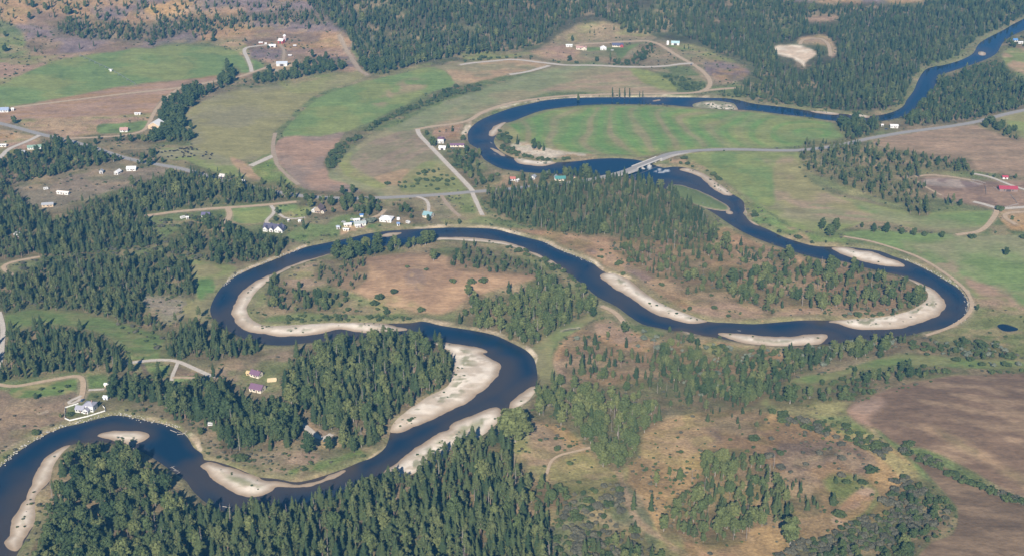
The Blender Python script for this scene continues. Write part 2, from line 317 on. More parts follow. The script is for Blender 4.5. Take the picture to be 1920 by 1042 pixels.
# ------------------------------------------------------------------ where the trees stand (visible outlines in the photograph)
F, PI_, CW, DB, SN, SH, BR, WI = 'fir', 'pine', 'cottonwood', 'dark_broadleaf', 'snag', 'shrub', 'brush', 'willow'
STANDS = [
 ('the dense dark conifer wood along the bottom edge', [(300, 965), (345, 945), (382, 933), (440, 938), (487, 922), (540, 918), (605, 912), (660, 895), (700, 882), (774, 874), (822, 838), (855, 818), (885, 830), (915, 822), (955, 818), (968, 866), (990, 862), (992, 920), (1004, 955), (1030, 990), (1040, 1042), (1060, 1180), (250, 1180), (300, 1042)], {F: 6, PI_: 3, CW: .5, SN: .5}, 5.6, (14, 25), .93),
 ('the leafy wood on the near left island', [(88, 905), (105, 865), (128, 838), (170, 822), (215, 830), (255, 840), (275, 862), (300, 880), (318, 905), (350, 935), (375, 985), (380, 1180), (40, 1180), (58, 1042), (80, 990), (95, 950)], {DB: 5, CW: 2.0, F: 2, PI_: 2, SN: .5}, 6.6, (13, 21), .88),
 ('the wood on the large peninsula beside the biggest sandbar', [(518, 722), (545, 680), (575, 648), (640, 624), (700, 616), (760, 612), (790, 622), (806, 640), (850, 655), (866, 688), (850, 715), (812, 735), (790, 745), (765, 772), (733, 790), (715, 828), (680, 842), (645, 848), (615, 825), (575, 790), (548, 765), (520, 745)], {F: 5, PI_: 3, CW: 2.0, SN: .7}, 6.0, (14, 24), 0.97),
 ('the wood north of the near left river bend', [(203, 704), (240, 698), (300, 700), (310, 726), (345, 715), (400, 702), (432, 712), (470, 738), (520, 745), (560, 770), (572, 800), (562, 832), (500, 846), (425, 850), (408, 812), (372, 792), (330, 790), (300, 758), (250, 755), (205, 752)], {F: 5, PI_: 2, DB: 2.5, SN: .3}, 6.4, (13, 23), 0.97),
 ('the dark conifer block left of the white fenced house', [(-120, 610), (10, 617), (80, 606), (170, 618), (220, 643), (243, 680), (225, 702), (140, 698), (60, 708), (8, 714), (-120, 730)], {F: 6, PI_: 3, SN: .3}, 6.0, (12, 20), 0.97),
 ('the dark conifer wood at the inside of the big left bend', [(300, 668), (315, 618), (338, 598), (365, 595), (395, 612), (425, 614), (470, 626), (495, 655), (482, 672), (400, 678), (340, 675)], {F: 6, PI_: 3, DB: .6}, 6.0, (12, 20), 0.97),
 ('the broad conifer belt above the left marsh', [(-120, 500), (20, 512), (100, 484), (150, 470), (240, 477), (310, 472), (352, 484), (366, 530), (362, 560), (300, 554), (268, 558), (264, 580), (310, 606), (318, 632), (230, 606), (150, 586), (60, 580), (5, 590), (-120, 600)], {F: 5, PI_: 4, SN: .4}, 6.0, (11, 18), 0.97),
 ('the wood between the left meadow and the houses', [(310, 452), (350, 414), (400, 402), (450, 424), (500, 424), (535, 446), (540, 470), (520, 480), (480, 492), (410, 497), (360, 482), (312, 477)], {F: 5, PI_: 4, DB: 1.5}, 6.2, (10, 17), 0.96),
 ('the long dark forest south of the highway at left', [(-140, 430), (0, 400), (40, 380), (85, 398), (130, 390), (200, 364), (300, 328), (340, 312), (360, 310), (400, 322), (460, 336), (552, 346), (558, 376), (480, 382), (400, 389), (330, 395), (265, 404), (290, 430), (308, 462), (200, 472), (100, 484), (0, 488), (-140, 500)], {F: 5, PI_: 4, CW: .5, SN: .4}, 6.2, (11, 18), 0.97),
 ('the forest at the far left edge below the trailers', [(-160, 330), (0, 330), (35, 362), (55, 400), (0, 440), (-160, 450)], {F: 5, PI_: 2}, 6.4, (11, 18), .95),
 ('the mixed wood beside the highway at upper left', [(-120, 280), (0, 296), (30, 280), (60, 285), (80, 256), (100, 250), (120, 262), (180, 272), (240, 285), (292, 288), (318, 304), (280, 316), (258, 310), (235, 300), (200, 308), (100, 332), (40, 345), (0, 352), (-120, 360)], {DB: 4, F: 3, PI_: 1, CW: 1}, 7.4, (9, 16), 0.95),
 ('the dark tree belt between the left fields', [(298, 206), (330, 170), (350, 152), (365, 150), (385, 160), (415, 142), (422, 126), (440, 126), (452, 140), (440, 156), (400, 174), (370, 192), (345, 214), (340, 232), (362, 245), (366, 258), (345, 272), (310, 268), (285, 272), (240, 268), (165, 263), (170, 254), (230, 252), (270, 250), (300, 240)], {DB: 7, F: 1, CW: .6}, 7.2, (11, 21), .95),
 ('the tree line right of the metal barn', [(455, 148), (470, 140), (500, 132), (520, 136), (560, 118), (575, 110), (600, 105), (640, 112), (652, 130), (600, 140), (560, 149), (500, 158), (460, 160)], {DB: 6, F: 1, CW: 1}, 7.5, (10, 17), .85),
 ('the dense far conifer forest on the hillside', [(560, -140), (575, 10), (620, 40), (650, 60), (662, 98), (690, 125), (720, 132), (770, 122), (850, 108), (925, 100), (985, 92), (1010, 84), (1030, 70), (1050, 58), (1075, 38), (1110, 30), (1140, 38), (1170, 62), (1215, 66), (1260, 62), (1310, 82), (1360, 108), (1410, 118), (1420, 140), (1370, 168), (1345, 175), (1400, 186), (1500, 200), (1600, 209), (1660, 210), (1690, 192), (1708, 160), (1728, 128), (1790, 110), (1830, 76), (1890, 48), (1960, 10), (2100, -30), (2100, -140)], {F: 8, PI_: 2.2, SN: .35, CW: .25}, 7.6, (12, 19), 0.97),
 ('the broadleaf fringe at the foot of the far forest', [(668, 118), (700, 95), (740, 88), (800, 80), (840, 92), (850, 108), (800, 118), (760, 128), (725, 140), (690, 142)], {DB: 6, CW: 1.5}, 9, (11, 17), .9),
 ('the sparse conifers on the far left hillside', [(-100, -80), (600, -120), (640, 50), (590, 58), (500, 52), (420, 68), (380, 78), (330, 70), (280, 84), (230, 82), (160, 78), (110, 62), (90, 30), (40, 22), (20, 60), (-100, 70)], {F: 6, PI_: 3, CW: .8, SN: .4}, 14, (10, 16), 0.85),
 ('the thin conifer band above the left pivot field', [(95, 60), (130, 30), (200, 38), (280, 40), (330, 30), (420, 28), (520, 20), (600, 20), (610, 45), (540, 44), (450, 46), (400, 62), (350, 62), (300, 78), (225, 78), (150, 72)], {F: 6, PI_: 3}, 8.5, (11, 17), 0.92),
 ('the conifer wood between the upper river and the highway', [(1690, 218), (1720, 190), (1735, 175), (1760, 148), (1800, 138), (1830, 122), (1890, 128), (1925, 150), (2060, 150), (2060, 175), (1925, 204), (1870, 214), (1830, 224), (1790, 230), (1720, 240), (1700, 236)], {F: 5, PI_: 3, DB: 1.5}, 7.0, (12, 18), 0.96),
 ('the tree clump where the highway meets the oval field', [(1558, 230), (1575, 220), (1600, 214), (1648, 212), (1655, 232), (1640, 255), (1615, 268), (1590, 262), (1565, 240)], {F: 4, DB: 3, PI_: 2}, 8, (13, 20), .9),
 ('the dark tree strip below the highway at right', [(1832, 222), (1855, 216), (1880, 228), (1895, 240), (1912, 250), (1910, 266), (1885, 258), (1855, 244), (1832, 232)], {F: 4, DB: 4}, 8, (11, 17), .9),
 ('the open pine grove below the highway at right', [(1498, 292), (1515, 262), (1560, 262), (1590, 255), (1620, 265), (1660, 280), (1680, 300), (1720, 300), (1735, 345), (1745, 400), (1712, 408), (1690, 385), (1640, 372), (1600, 352), (1550, 338), (1512, 318)], {PI_: 5, F: 4, SN: .3}, 10, (11, 17), 0.9),
 ('the tree row along the tan field at right', [(1655, 290), (1680, 278), (1720, 284), (1770, 290), (1820, 296), (1828, 322), (1780, 324), (1720, 316), (1670, 306)], {PI_: 4, F: 4, DB: 2}, 8.5, (9, 14), 0.92),
 ('the bluish central conifer forest', [(903, 372), (930, 348), (1000, 332), (1060, 322), (1090, 312), (1170, 312), (1205, 318), (1240, 336), (1285, 362), (1315, 390), (1340, 425), (1345, 455), (1285, 462), (1230, 452), (1170, 446), (1100, 442), (1015, 432), (935, 406)], {F: 8, PI_: 1.5, SN: .6, CW: .4}, 5.8, (11, 17), 0.98),
 ('the broadleaf trees on the bank by the bridge', [(1000, 325), (1080, 300), (1120, 300), (1165, 306), (1180, 322), (1130, 338), (1060, 342), (1005, 340)], {DB: 5, CW: 3}, 10, (11, 16), .75),
 ('the mixed grove at the neck of the eastern peninsula', [(1145, 452), (1200, 440), (1290, 446), (1340, 425), (1350, 452), (1445, 462), (1462, 476), (1440, 500), (1340, 492), (1290, 526), (1232, 522), (1160, 480)], {F: 3, PI_: 3, CW: 3, SN: .4}, 8.0, (10, 16), .8),
 ('the open wood on the eastern peninsula', [(1255, 530), (1300, 505), (1400, 495), (1445, 500), (1462, 470), (1490, 480), (1500, 500), (1505, 475), (1535, 480), (1560, 478), (1625, 492), (1690, 508), (1745, 552), (1735, 572), (1705, 584), (1640, 592), (1560, 586), (1480, 572), (1440, 598), (1420, 575), (1350, 568), (1300, 566)], {CW: 4, DB: 2.5, F: 2, PI_: 2, SN: .4}, 8.4, (10, 16), .74),
 ('the leafy central wood below the brown knoll', [(853, 608), (862, 575), (885, 545), (920, 560), (950, 545), (975, 545), (1018, 508), (1045, 515), (1062, 535), (1085, 550), (1118, 552), (1120, 580), (1092, 596), (1040, 622), (1000, 650), (978, 655), (935, 640), (905, 622), (872, 614)], {CW: 6, F: 2.5, PI_: 1, SN: .4}, 6.8, (12, 19), 0.96),
 ('the yellow green cottonwood stand near the lower sandbars', [(992, 745), (1010, 705), (1055, 722), (1080, 712), (1150, 722), (1225, 735), (1252, 748), (1245, 790), (1205, 815), (1192, 860), (1160, 884), (1122, 872), (1092, 822), (1060, 800), (1010, 790)], {CW: 7, F: 1.2, SN: .5}, 7.2, (12, 19), 0.9),
 ('the thin conifer wood right of the cottonwoods', [(1080, 625), (1110, 600), (1130, 640), (1210, 660), (1225, 640), (1260, 650), (1300, 700), (1345, 725), (1330, 770), (1260, 768), (1230, 735), (1150, 720), (1085, 712), (1050, 690), (1055, 655)], {F: 5, PI_: 3, CW: 1.5, SN: .6}, 8.4, (11, 19), .8),
 ('the mixed wood along the south bank at right', [(1222, 660), (1262, 615), (1300, 640), (1340, 668), (1380, 655), (1432, 655), (1462, 675), (1500, 642), (1560, 640), (1600, 632), (1690, 618), (1708, 630), (1712, 648), (1640, 668), (1590, 676), (1500, 702), (1440, 738), (1400, 762), (1335, 752), (1285, 732), (1240, 708)], {CW: 4, DB: 3, F: 2.5, PI_: 1.5, WI: 2}, 6.8, (10, 16), 0.95),
 ('the tree line above the large fallow field', [(1440, 758), (1450, 720), (1475, 708), (1505, 722), (1560, 712), (1610, 695), (1700, 682), (1760, 690), (1850, 692), (1920, 690), (1920, 700), (1800, 700), (1690, 716), (1640, 738), (1590, 752), (1500, 758)], {DB: 4, CW: 2, SH: 3}, 6.8, (6, 14), 0.95),
 ('the scrubby tree line along the right swale', [(1690, 640), (1735, 628), (1760, 640), (1830, 632), (1890, 650), (1905, 672), (1850, 676), (1790, 668), (1720, 662)], {DB: 3, SH: 4, WI: 2}, 6.5, (4, 9), 0.92),
 ('the conifer clump below the cottonwood stand', [(1300, 772), (1330, 745), (1400, 748), (1440, 768), (1430, 795), (1405, 815), (1380, 810), (1330, 792)], {F: 6, PI_: 2}, 8.5, (8, 14), .85),
 ('the mixed clump in the dry grass at lower right', [(1232, 985), (1270, 930), (1310, 900), (1322, 850), (1352, 845), (1380, 840), (1430, 852), (1455, 880), (1480, 912), (1494, 960), (1470, 985), (1410, 990), (1400, 1010), (1330, 1020), (1240, 1005)], {CW: 4, PI_: 3, F: 2.5, SN: .4}, 7.0, (11, 18), 0.93),
 ('the small dark conifers in the dry grass at lower right', [(1472, 915), (1492, 895), (1520, 905), (1540, 935), (1535, 965), (1500, 960)], {F: 6}, 6.5, (7, 12), .9),
 ('the leafy thicket in the lower right hollow', [(1640, 1042), (1650, 985), (1680, 945), (1690, 905), (1715, 895), (1750, 905), (1785, 945), (1782, 985), (1740, 1020), (1700, 1060)], {DB: 3, SH: 6, BR: 3}, 6.0, (3, 9), .9),
 ('the tall green trees at the bottom right corner', [(1515, 1050), (1550, 1018), (1620, 1010), (1660, 1025), (1700, 990), (1760, 965), (1770, 985), (1720, 1030), (1660, 1100), (1515, 1120)], {DB: 6, CW: 2}, 8.5, (9, 14), .8),
 ('the grey brush in the lower right hollow', [(1555, 1000), (1590, 975), (1660, 955), (1668, 910), (1672, 890), (1705, 890), (1730, 930), (1720, 990), (1660, 1020), (1600, 1042), (1500, 1060), (1430, 1060), (1480, 1015)], {BR: 8, SH: 3}, 4.0, (2.2, 4.0), .93),
 ('the shrub line along the lower right ditch', [(1440, 770), (1470, 768), (1530, 788), (1560, 780), (1600, 800), (1660, 825), (1672, 845), (1660, 862), (1625, 845), (1590, 828), (1530, 812), (1460, 790)], {SH: 8, BR: 3}, 3.6, (2.2, 4.6), 0.95),
 ('the hedge of shrubs across the brown field', [(1685, 848), (1700, 826), (1712, 828), (1706, 845), (1735, 850), (1770, 868), (1800, 888), (1850, 908), (1925, 934), (1925, 950), (1860, 930), (1800, 906), (1752, 880), (1715, 862)], {SH: 8, BR: 2, DB: .5}, 3.4, (2.5, 5), 0.95),
 ('the grey brush by the pale track', [(1005, 1035), (1030, 985), (1060, 930), (1095, 915), (1150, 900), (1175, 925), (1165, 960), (1200, 1000), (1230, 1042), (1240, 1120), (1005, 1120)], {BR: 6, SH: 4, F: .5, CW: .5}, 4.6, (1.8, 4.0), 0.6),
 ('the conifers at the bottom centre edge', [(1085, 1042), (1100, 1000), (1140, 990), (1190, 990), (1240, 1025), (1260, 1060), (1260, 1150), (1080, 1150)], {F: 5, PI_: 2, CW: 1.5}, 7, (10, 16), 0.9),
 ('the young trees beside the bottom conifer wood', [(1000, 880), (1015, 900), (1070, 915), (1080, 960), (1040, 985), (1010, 990), (995, 940)], {CW: 4, F: 4, SH: 2}, 7, (8, 13), 0.9),
 ('the trees by the riverside houses', [(556, 388), (572, 362), (620, 358), (650, 362), (700, 358), (715, 378), (712, 398), (690, 408), (660, 402), (640, 398), (610, 408), (600, 402), (615, 388), (580, 386)], {DB: 6, CW: 2.5, F: 1}, 7.5, (10, 16), 0.95),
 ('the trees left of the teal roofed house', [(735, 382), (760, 376), (785, 392), (792, 410), (780, 420), (760, 408), (740, 400)], {DB: 4, F: 2}, 9, (9, 14), .75),
 ('the trees on the left bank of the oval bend', [(832, 290), (850, 276), (880, 272), (900, 284), (902, 300), (888, 308), (912, 318), (935, 320), (938, 335), (915, 348), (880, 352), (862, 335), (845, 310)], {DB: 5, CW: 2, F: 1.2, SH: 2}, 7.2, (9, 14), 0.92),
 ('the cottonwoods on the inner bank of the knoll loop', [(622, 488), (628, 452), (650, 442), (680, 450), (705, 440), (740, 432), (770, 426), (818, 432), (822, 456), (790, 464), (745, 470), (700, 478), (660, 488)], {DB: 5, CW: 3, SN: .3}, 7.8, (13, 19), .95),
 ('the small woods at the left of the knoll', [(500, 575), (502, 548), (512, 505), (522, 530), (560, 540), (610, 542), (650, 552), (648, 578), (600, 585), (545, 588)], {DB: 4, F: 3, CW: 2}, 7.5, (9, 14), 0.95),
 ('the scattered conifers on top of the knoll', [(590, 520), (600, 492), (680, 485), (690, 520), (660, 545), (620, 535)], {F: 4, PI_: 4}, 8.5, (8, 12), 0.85),
 ('the conifers right of the knoll top', [(840, 500), (850, 470), (900, 462), (960, 475), (1015, 500), (1018, 518), (960, 515), (900, 512)], {PI_: 4, F: 4, DB: 1.5}, 8.5, (9, 14), 0.9),
 ('the dark shrub line beside the crescent field', [(608, 308), (616, 285), (640, 268), (680, 245), (705, 225), (750, 204), (800, 186), (838, 164), (900, 160), (898, 170), (850, 180), (800, 200), (740, 222), (690, 248), (655, 272), (640, 300), (622, 322)], {SH: 7, DB: 2.2}, 5.6, (4, 9), .95),
 ('the hedge below the far farmhouses', [(840, 120), (890, 108), (960, 104), (1000, 108), (1050, 118), (1110, 116), (1120, 122), (1060, 124), (1000, 113), (900, 114)], {SH: 7, DB: 1}, 7, (3.5, 7), 0.8),
 ('the thicket along the far farm drainage', [(1130, 125), (1150, 108), (1180, 112), (1195, 95), (1215, 82), (1235, 78), (1225, 92), (1208, 115), (1195, 124), (1150, 124)], {SH: 3, DB: 5}, 7, (6, 11), 0.95),
 ('the willow thicket below the far farms', [(1240, 140), (1270, 142), (1310, 150), (1330, 162), (1318, 172), (1285, 172), (1262, 160)], {SH: 7, DB: 1.5}, 6, (4, 7), 0.95),
 ('the willow scrub along the far forest bank', [(1345, 182), (1370, 170), (1450, 178), (1560, 192), (1640, 205), (1690, 190), (1700, 178), (1690, 205), (1650, 216), (1570, 212), (1500, 206), (1420, 195)], {SH: 7, DB: 2}, 8.5, (4, 8), .9),
 ('the willow strip inside the oval bend', [(930, 268), (938, 240), (950, 243), (958, 264), (975, 285), (1020, 296), (1088, 294), (1086, 302), (1020, 304), (975, 299), (945, 285)], {SH: 9}, 5.5, (2.5, 5), .85),
 ('the willow strip along the middle sandbar', [(1145, 512), (1165, 505), (1185, 520), (1215, 545), (1250, 568), (1295, 588), (1290, 594), (1240, 575), (1200, 552), (1170, 530)], {SH: 9, WI: 1}, 5.0, (2.2, 4.5), .85),
 ('the green bank scrub along the knoll shore', [(500, 606), (530, 590), (600, 585), (680, 588), (780, 592), (792, 602), (700, 606), (600, 606)], {SH: 9}, 5.2, (1.8, 3.6), .75),
 ('the bank scrub below the knoll conifers', [(930, 458), (980, 462), (1030, 482), (1075, 515), (1110, 548), (1098, 552), (1060, 522), (1010, 492), (960, 470)], {SH: 9}, 5.5, (2.0, 4.5), .8),
 ('the scrub on the grassy island below the bridge', [(1262, 358), (1280, 352), (1310, 360), (1345, 378), (1340, 388), (1300, 382), (1270, 370)], {SH: 7}, 6, (2, 3.5), .7),
 ('the bank scrub along the right pasture', [(1400, 385), (1420, 395), (1450, 425), (1500, 445), (1580, 455), (1640, 462), (1720, 490), (1715, 496), (1640, 472), (1580, 466), (1500, 455), (1440, 432), (1405, 410)], {SH: 8, DB: .6}, 6.5, (2.5, 5), .75),
 ('the scrub on the tip of the eastern peninsula', [(1440, 600), (1560, 590), (1680, 575), (1720, 545), (1750, 560), (1735, 580), (1690, 595), (1600, 602), (1460, 606)], {SH: 8, WI: 1}, 6, (2, 4.5), .7),
 ('the scrub between bridge and pasture', [(1240, 300), (1280, 292), (1340, 290), (1300, 300), (1340, 325), (1380, 360), (1395, 372), (1370, 352), (1320, 322), (1270, 308)], {SH: 7, DB: .8, F: .4}, 7, (3, 7), .7),
 ('the shrubs on the grass below the crescent field', [(775, 330), (800, 308), (830, 315), (866, 348), (850, 358), (780, 358), (690, 350)], {SH: 8, DB: 1}, 9, (3, 6), .6),
 ('the bushes along the near left bank', [(300, 790), (345, 800), (370, 830), (385, 858), (430, 870), (500, 888), (560, 890), (640, 868), (720, 832), (735, 818), (722, 842), (650, 876), (560, 900), (470, 885), (390, 862), (350, 818)], {SH: 7, WI: 1}, 7, (1.5, 3.2), .55),
 ('the bushes on the right wetland', [(1830, 600), (1920, 640), (1990, 680), (1900, 690), (1800, 650)], {SH: 5, WI: 2}, 16, (2, 4), .5),
 ('the orchard rows by the gravel drive', [(35, 728), (140, 710), (144, 722), (130, 736), (60, 742)], {SH: 8}, 9, (2, 4), .7),
 ('the shrubs dotted over the dry grass at lower right', [(1380, 840), (1420, 805), (1560, 830), (1660, 870), (1660, 920), (1620, 980), (1560, 985), (1480, 880)], {SH: 7, BR: 3, F: 1.6}, 11, (1.8, 4.5), 0.6),
 ('the bushes dotted on the brown knoll', [(640, 545), (700, 560), (800, 575), (850, 590), (830, 602), (700, 590), (620, 590)], {SH: 7, F: 2}, 12, (2.5, 5), 0.6),
 ('the bushes dotted on the eastern peninsula shore', [(1240, 545), (1300, 565), (1420, 580), (1440, 602), (1330, 602), (1260, 575)], {SH: 7}, 14, (2, 4.5), .5),
 ('the bushes above the middle river', [(1060, 450), (1140, 462), (1200, 500), (1260, 530), (1240, 545), (1160, 505)], {SH: 7, F: 1.5}, 17, (2.5, 5), .45),
 ('the scattered trees south of the middle river', [(1050, 660), (1080, 625), (1140, 610), (1240, 625), (1220, 650), (1120, 660)], {CW: 4, F: 2, WI: 2, SH: 3}, 15, (6, 13), .55),
 ('the silvery willows on the south bank', [(1180, 610), (1240, 622), (1300, 650), (1320, 690), (1280, 690), (1220, 650)], {WI: 9}, 9, (3.5, 6), .6),
 ('the bushes on the orange dry grass', [(1200, 830), (1260, 810), (1330, 850), (1310, 900), (1240, 920), (1180, 880)], {SH: 5, BR: 3}, 14, (2, 4), .5),
 ('the bushes on the left bank of the upper river', [(1700, 200), (1760, 150), (1800, 132), (1870, 108), (1880, 122), (1820, 140), (1770, 165), (1730, 205)], {SH: 5, DB: 4}, 9, (4, 9), .75),
 ('the trees by the farm at the upper right edge', [(1868, 62), (1895, 58), (1925, 60), (1925, 92), (1890, 90), (1872, 80)], {DB: 5, F: 2}, 10, (7, 12), .5),
 ('the conifer band under the right swale', [(1290, 700), (1340, 690), (1400, 715), (1450, 700), (1470, 722), (1440, 745), (1395, 768), (1330, 756), (1295, 735)], {F: 3, CW: 4, DB: 2}, 7, (10, 16), .92),
 ('the willow thicket along the wooded south bank', [(1300, 640), (1380, 648), (1450, 656), (1540, 652), (1620, 640), (1690, 632), (1690, 645), (1600, 660), (1500, 672), (1400, 672), (1310, 660)], {WI: 5, SH: 5}, 5.5, (2.5, 5), .8),
 ('the thicket in the wetland at right', [(1720, 650), (1800, 640), (1880, 655), (1920, 690), (1840, 690), (1740, 680)], {SH: 6, DB: 2, WI: 1}, 7.5, (2.5, 6), .7),
 ('the brush among the left woods', [(200, 470), (330, 470), (400, 480), (350, 500), (300, 560), (240, 600), (340, 640), (300, 660), (200, 600)], {BR: 5, SH: 5}, 6, (1.5, 3.5), .5),
 ('the brush by the tan road in the left woods', [(30, 490), (120, 470), (300, 430), (400, 420), (420, 400), (310, 410), (260, 420), (310, 450), (300, 474), (200, 480), (40, 520)], {BR: 4, SH: 6}, 5.5, (1.8, 4), .75),
]
# open ground that stays free of trees (photograph pixels)
BARE = [[(1446, 84), (1480, 80), (1512, 84), (1534, 100), (1534, 132), (1500, 140), (1462, 122)], [(1492, 78), (1505, 66), (1552, 64), (1574, 95), (1566, 125), (1545, 125), (1545, 95), (1510, 92)], [(1440, -10), (1600, -14), (1740, -8), (1730, 14), (1640, 18), (1500, 12)],
        [(1500, 40), (1540, 31), (1578, 34), (1570, 52), (1520, 55)], [(1060, 40), (1120, 34), (1165, 58), (1215, 72), (1160, 76), (1050, 80)], [(440, 404), (520, 400), (540, 440), (500, 450), (455, 436)], [(455, 695), (520, 695), (530, 745), (470, 760), (452, 735)],
        [(585, 800), (640, 815), (645, 850), (590, 840)], [(1165, 895), (1185, 900), (1260, 1042), (1225, 1042)]]
# ------------------------------------------------------------------ land cover painted as true surface colour
GREEN = (.170, .232, .078); LGREEN = (.222, .250, .085); TAN = (.39, .27, .155); PINK = (.35, .23, .155); OLIVE = (.265, .24, .105)
BROWN = (.225, .155, .105); DBROWN = (.15, .105, .08); PURP = (.20, .15, .14); YGREEN = (.25, .265, .085); SAND = (.60, .51, .39)
ORANGE = (.42, .265, .12); DUFF = (.085, .078, .045); MARSH = (.125, .165, .06); DRY = (.34, .215, .115); GREY = (.27, .255, .23)
PX, PY = GPX, GPY
j1 = fbm(GX, GY, 26, 1, 3)-.5; j2 = fbm(GX, GY, 26, 2, 3)-.5
JX, JY = PX+j1*9, PY+j2*6
n_big = fbm(GX, GY, 130, 3, 4); n_mid = fbm(GX, GY, 38, 4, 4)
def lerp(a, b, t): return a*(1-t)+b*t
def C(c): return np.array(c, float)[None, :]
GC = lerp(C((.20, .165, .095)), C((.14, .165, .065)), sstep(.40, .62, n_big)[:, None])
GC = GC*(0.9+0.2*n_mid[:, None])
OBJ = np.zeros(len(GX), np.int16); OBJ_LIST = [('ground', 'valley floor of rough grass, dry soil and forest floor')]
def P(poly, col, soft=3.0, col2=None, sc=40, lo=.42, hi=.62, alpha=1.0, obj=None, smooth=True, jit=1.0, stretch=None, ang=0):
    p = cr(poly, True, 3) if smooth else np.array(poly, float)
    pad = soft*2+10
    m = (PX > p[:, 0].min()-pad) & (PX < p[:, 0].max()+pad) & (PY > p[:, 1].min()-pad) & (PY < p[:, 1].max()+pad)
    idx = np.nonzero(m)[0]
    if not len(idx): return
    d = sdf(PX[idx]+(JX[idx]-PX[idx])*jit, PY[idx]+(JY[idx]-PY[idx])*jit, p)
    w = 1-sstep(-soft, soft, d)
    c = np.repeat(C(col), len(idx), 0)
    if col2 is not None:
        x, y = GX[idx], GY[idx]
        if stretch:
            a = math.radians(ang); x, y = x*math.cos(a)+y*math.sin(a), (-x*math.sin(a)+y*math.cos(a))*stretch
        nz = fbm(x, y, sc, len(poly)*7+int(poly[0][0]) % 90, 4)
        c = lerp(c, np.repeat(C(col2), len(idx), 0), sstep(lo, hi, nz)[:, None])
    w = (w*alpha)[:, None]
    GC[idx] = lerp(GC[idx], c, w)
    if obj:
        OBJ_LIST.append(obj); OBJ[idx[d < 0]] = len(OBJ_LIST)-1
def band(pts, half, col, soft=2.0, alpha=1.0, col2=None):
    q = cr(pts, False, 3); d2 = np.full(PX.shape, 1e9); pad = half+soft+8
    m = (PX > q[:, 0].min()-pad) & (PX < q[:, 0].max()+pad) & (PY > q[:, 1].min()-pad) & (PY < q[:, 1].max()+pad)
    idx = np.nonzero(m)[0]; x, y = JX[idx], JY[idx]; d = np.full(len(idx), 1e9)
    for (ax, ay), (bx, by) in zip(q[:-1], q[1:]):
        ex, ey = bx-ax, by-ay; t = np.clip(((x-ax)*ex+(y-ay)*ey)/(ex*ex+ey*ey+1e-9), 0, 1)
        d = np.minimum(d, (x-ax-ex*t)**2+((y-ay-ey*t)*1.3)**2)
    d = np.sqrt(d)+half*1.5*(fbm(GX[idx], GY[idx], 16, 83, 3)-.5)
    w = ((1-sstep(half-soft, half+soft, d))*alpha)[:, None]
    c = np.repeat(C(col), len(idx), 0)
    if col2 is not None:
        c = lerp(c, np.repeat(C(col2), len(idx), 0), sstep(.42, .6, n_mid[idx])[:, None])
        w = w*(.35+.65*sstep(.34, .5, fbm(GX[idx], GY[idx], 22, 87, 3)))[:, None]
    GC[idx] = lerp(GC[idx], c, w)

# broad zones
P([(-400, 20), (0, 105), (300, 85), (450, 75), (640, 100), (640, -200), (-400, -200)], DRY, 8, PURP, 90, .45, .6)
P([(0, 35), (40, 60), (60, 100), (0, 108), (-60, 110), (-60, 40)], MARSH, 5, GREEN, 60, alpha=.8)
P([(60, 20), (130, 30), (200, 60), (300, 70), (280, 90), (180, 98), (60, 100), (50, 60)], BROWN, 6, PURP, 60)
P([(600, -200), (640, 60), (760, 125), (1000, 95), (1330, 100), (1400, 170), (1640, 210), (1720, 130), (1900, 40), (2400, -40), (2400, -200)], DUFF, 6, (.12, .12, .06), 70)
P([(270, 15), (330, 5), (360, 15), (330, 32), (290, 34)], ORANGE, 4, TAN, 20)
P([(170, 15), (250, 20), (290, 45), (200, 45)], PURP, 6, DRY, 30, alpha=.8)
P([(1440, 0), (1500, 2), (1640, 6), (1730, 2), (1740, -12), (1600, -20), (1440, -14)], PURP, 4, DRY, 40)
P([(1500, 38), (1540, 30), (1575, 32), (1550, 42)], PINK, 4, DRY, 20, alpha=.7)
P([(550, 58), (640, 62), (668, 118), (690, 140), (640, 135), (600, 128), (540, 125), (490, 115), (460, 95), (470, 78), (520, 70)], PINK, 4, PURP, 45)
P([(440, 82), (540, 62), (650, 66), (640, 90), (480, 92)], DRY, 5, BROWN, 40)
P([(500, 128), (520, 118), (560, 118), (600, 120), (560, 128), (520, 138)], (.45, .36, .25), 3, TAN, 15)
# left top fields
P([(-100, 120), (0, 113), (130, 100), (165, 104), (60, 140), (0, 172), (-100, 210)], PINK, 3, OLIVE, 60)
P([(-60, 113), (0, 113), (130, 100), (170, 103), (80, 118), (0, 126), (-60, 130)], OLIVE, 3, PINK, 40)
P([(-140, 235), (-90, 190), (0, 161), (40, 141), (101, 118), (161, 104), (235, 94), (336, 87), (403, 90), (447, 100), (470, 112), (497, 122), (490, 128), (470, 136), (420, 143), (336, 149),
   (269, 157), (201, 168), (134, 181), (67, 193), (20, 201)], GREEN, 2.0, LGREEN, 60, obj=('hay_field', 'bright green pivot watered hay field at far left'))
P([(404, 84), (450, 78), (470, 100), (462, 108), (430, 92)], TAN, 2.5, OLIVE, 30)
P([(-140, 240), (27, 201), (201, 169), (336, 150), (470, 137), (455, 148), (335, 168), (300, 190), (285, 212), (200, 221), (50, 227), (-140, 260)], PINK, 2.2, DRY, 50,
   stretch=5, ang=12, obj=('stubble_field', 'pinkish tan mown field below the green pivot field'))
P([(30, 226), (120, 222), (285, 213), (285, 222), (200, 226), (120, 236), (60, 240)], OLIVE, 2, TAN, 25)
P([(50, 240), (120, 234), (190, 224), (282, 222), (272, 233), (190, 252), (120, 259), (78, 247)], TAN, 2, PINK, 40)
P([(185, 235), (222, 231), (275, 227), (268, 242), (235, 249), (188, 252)], GREEN, 1.5, MARSH, 25, obj=('lawn', 'small green lawn beside the big white barn'))
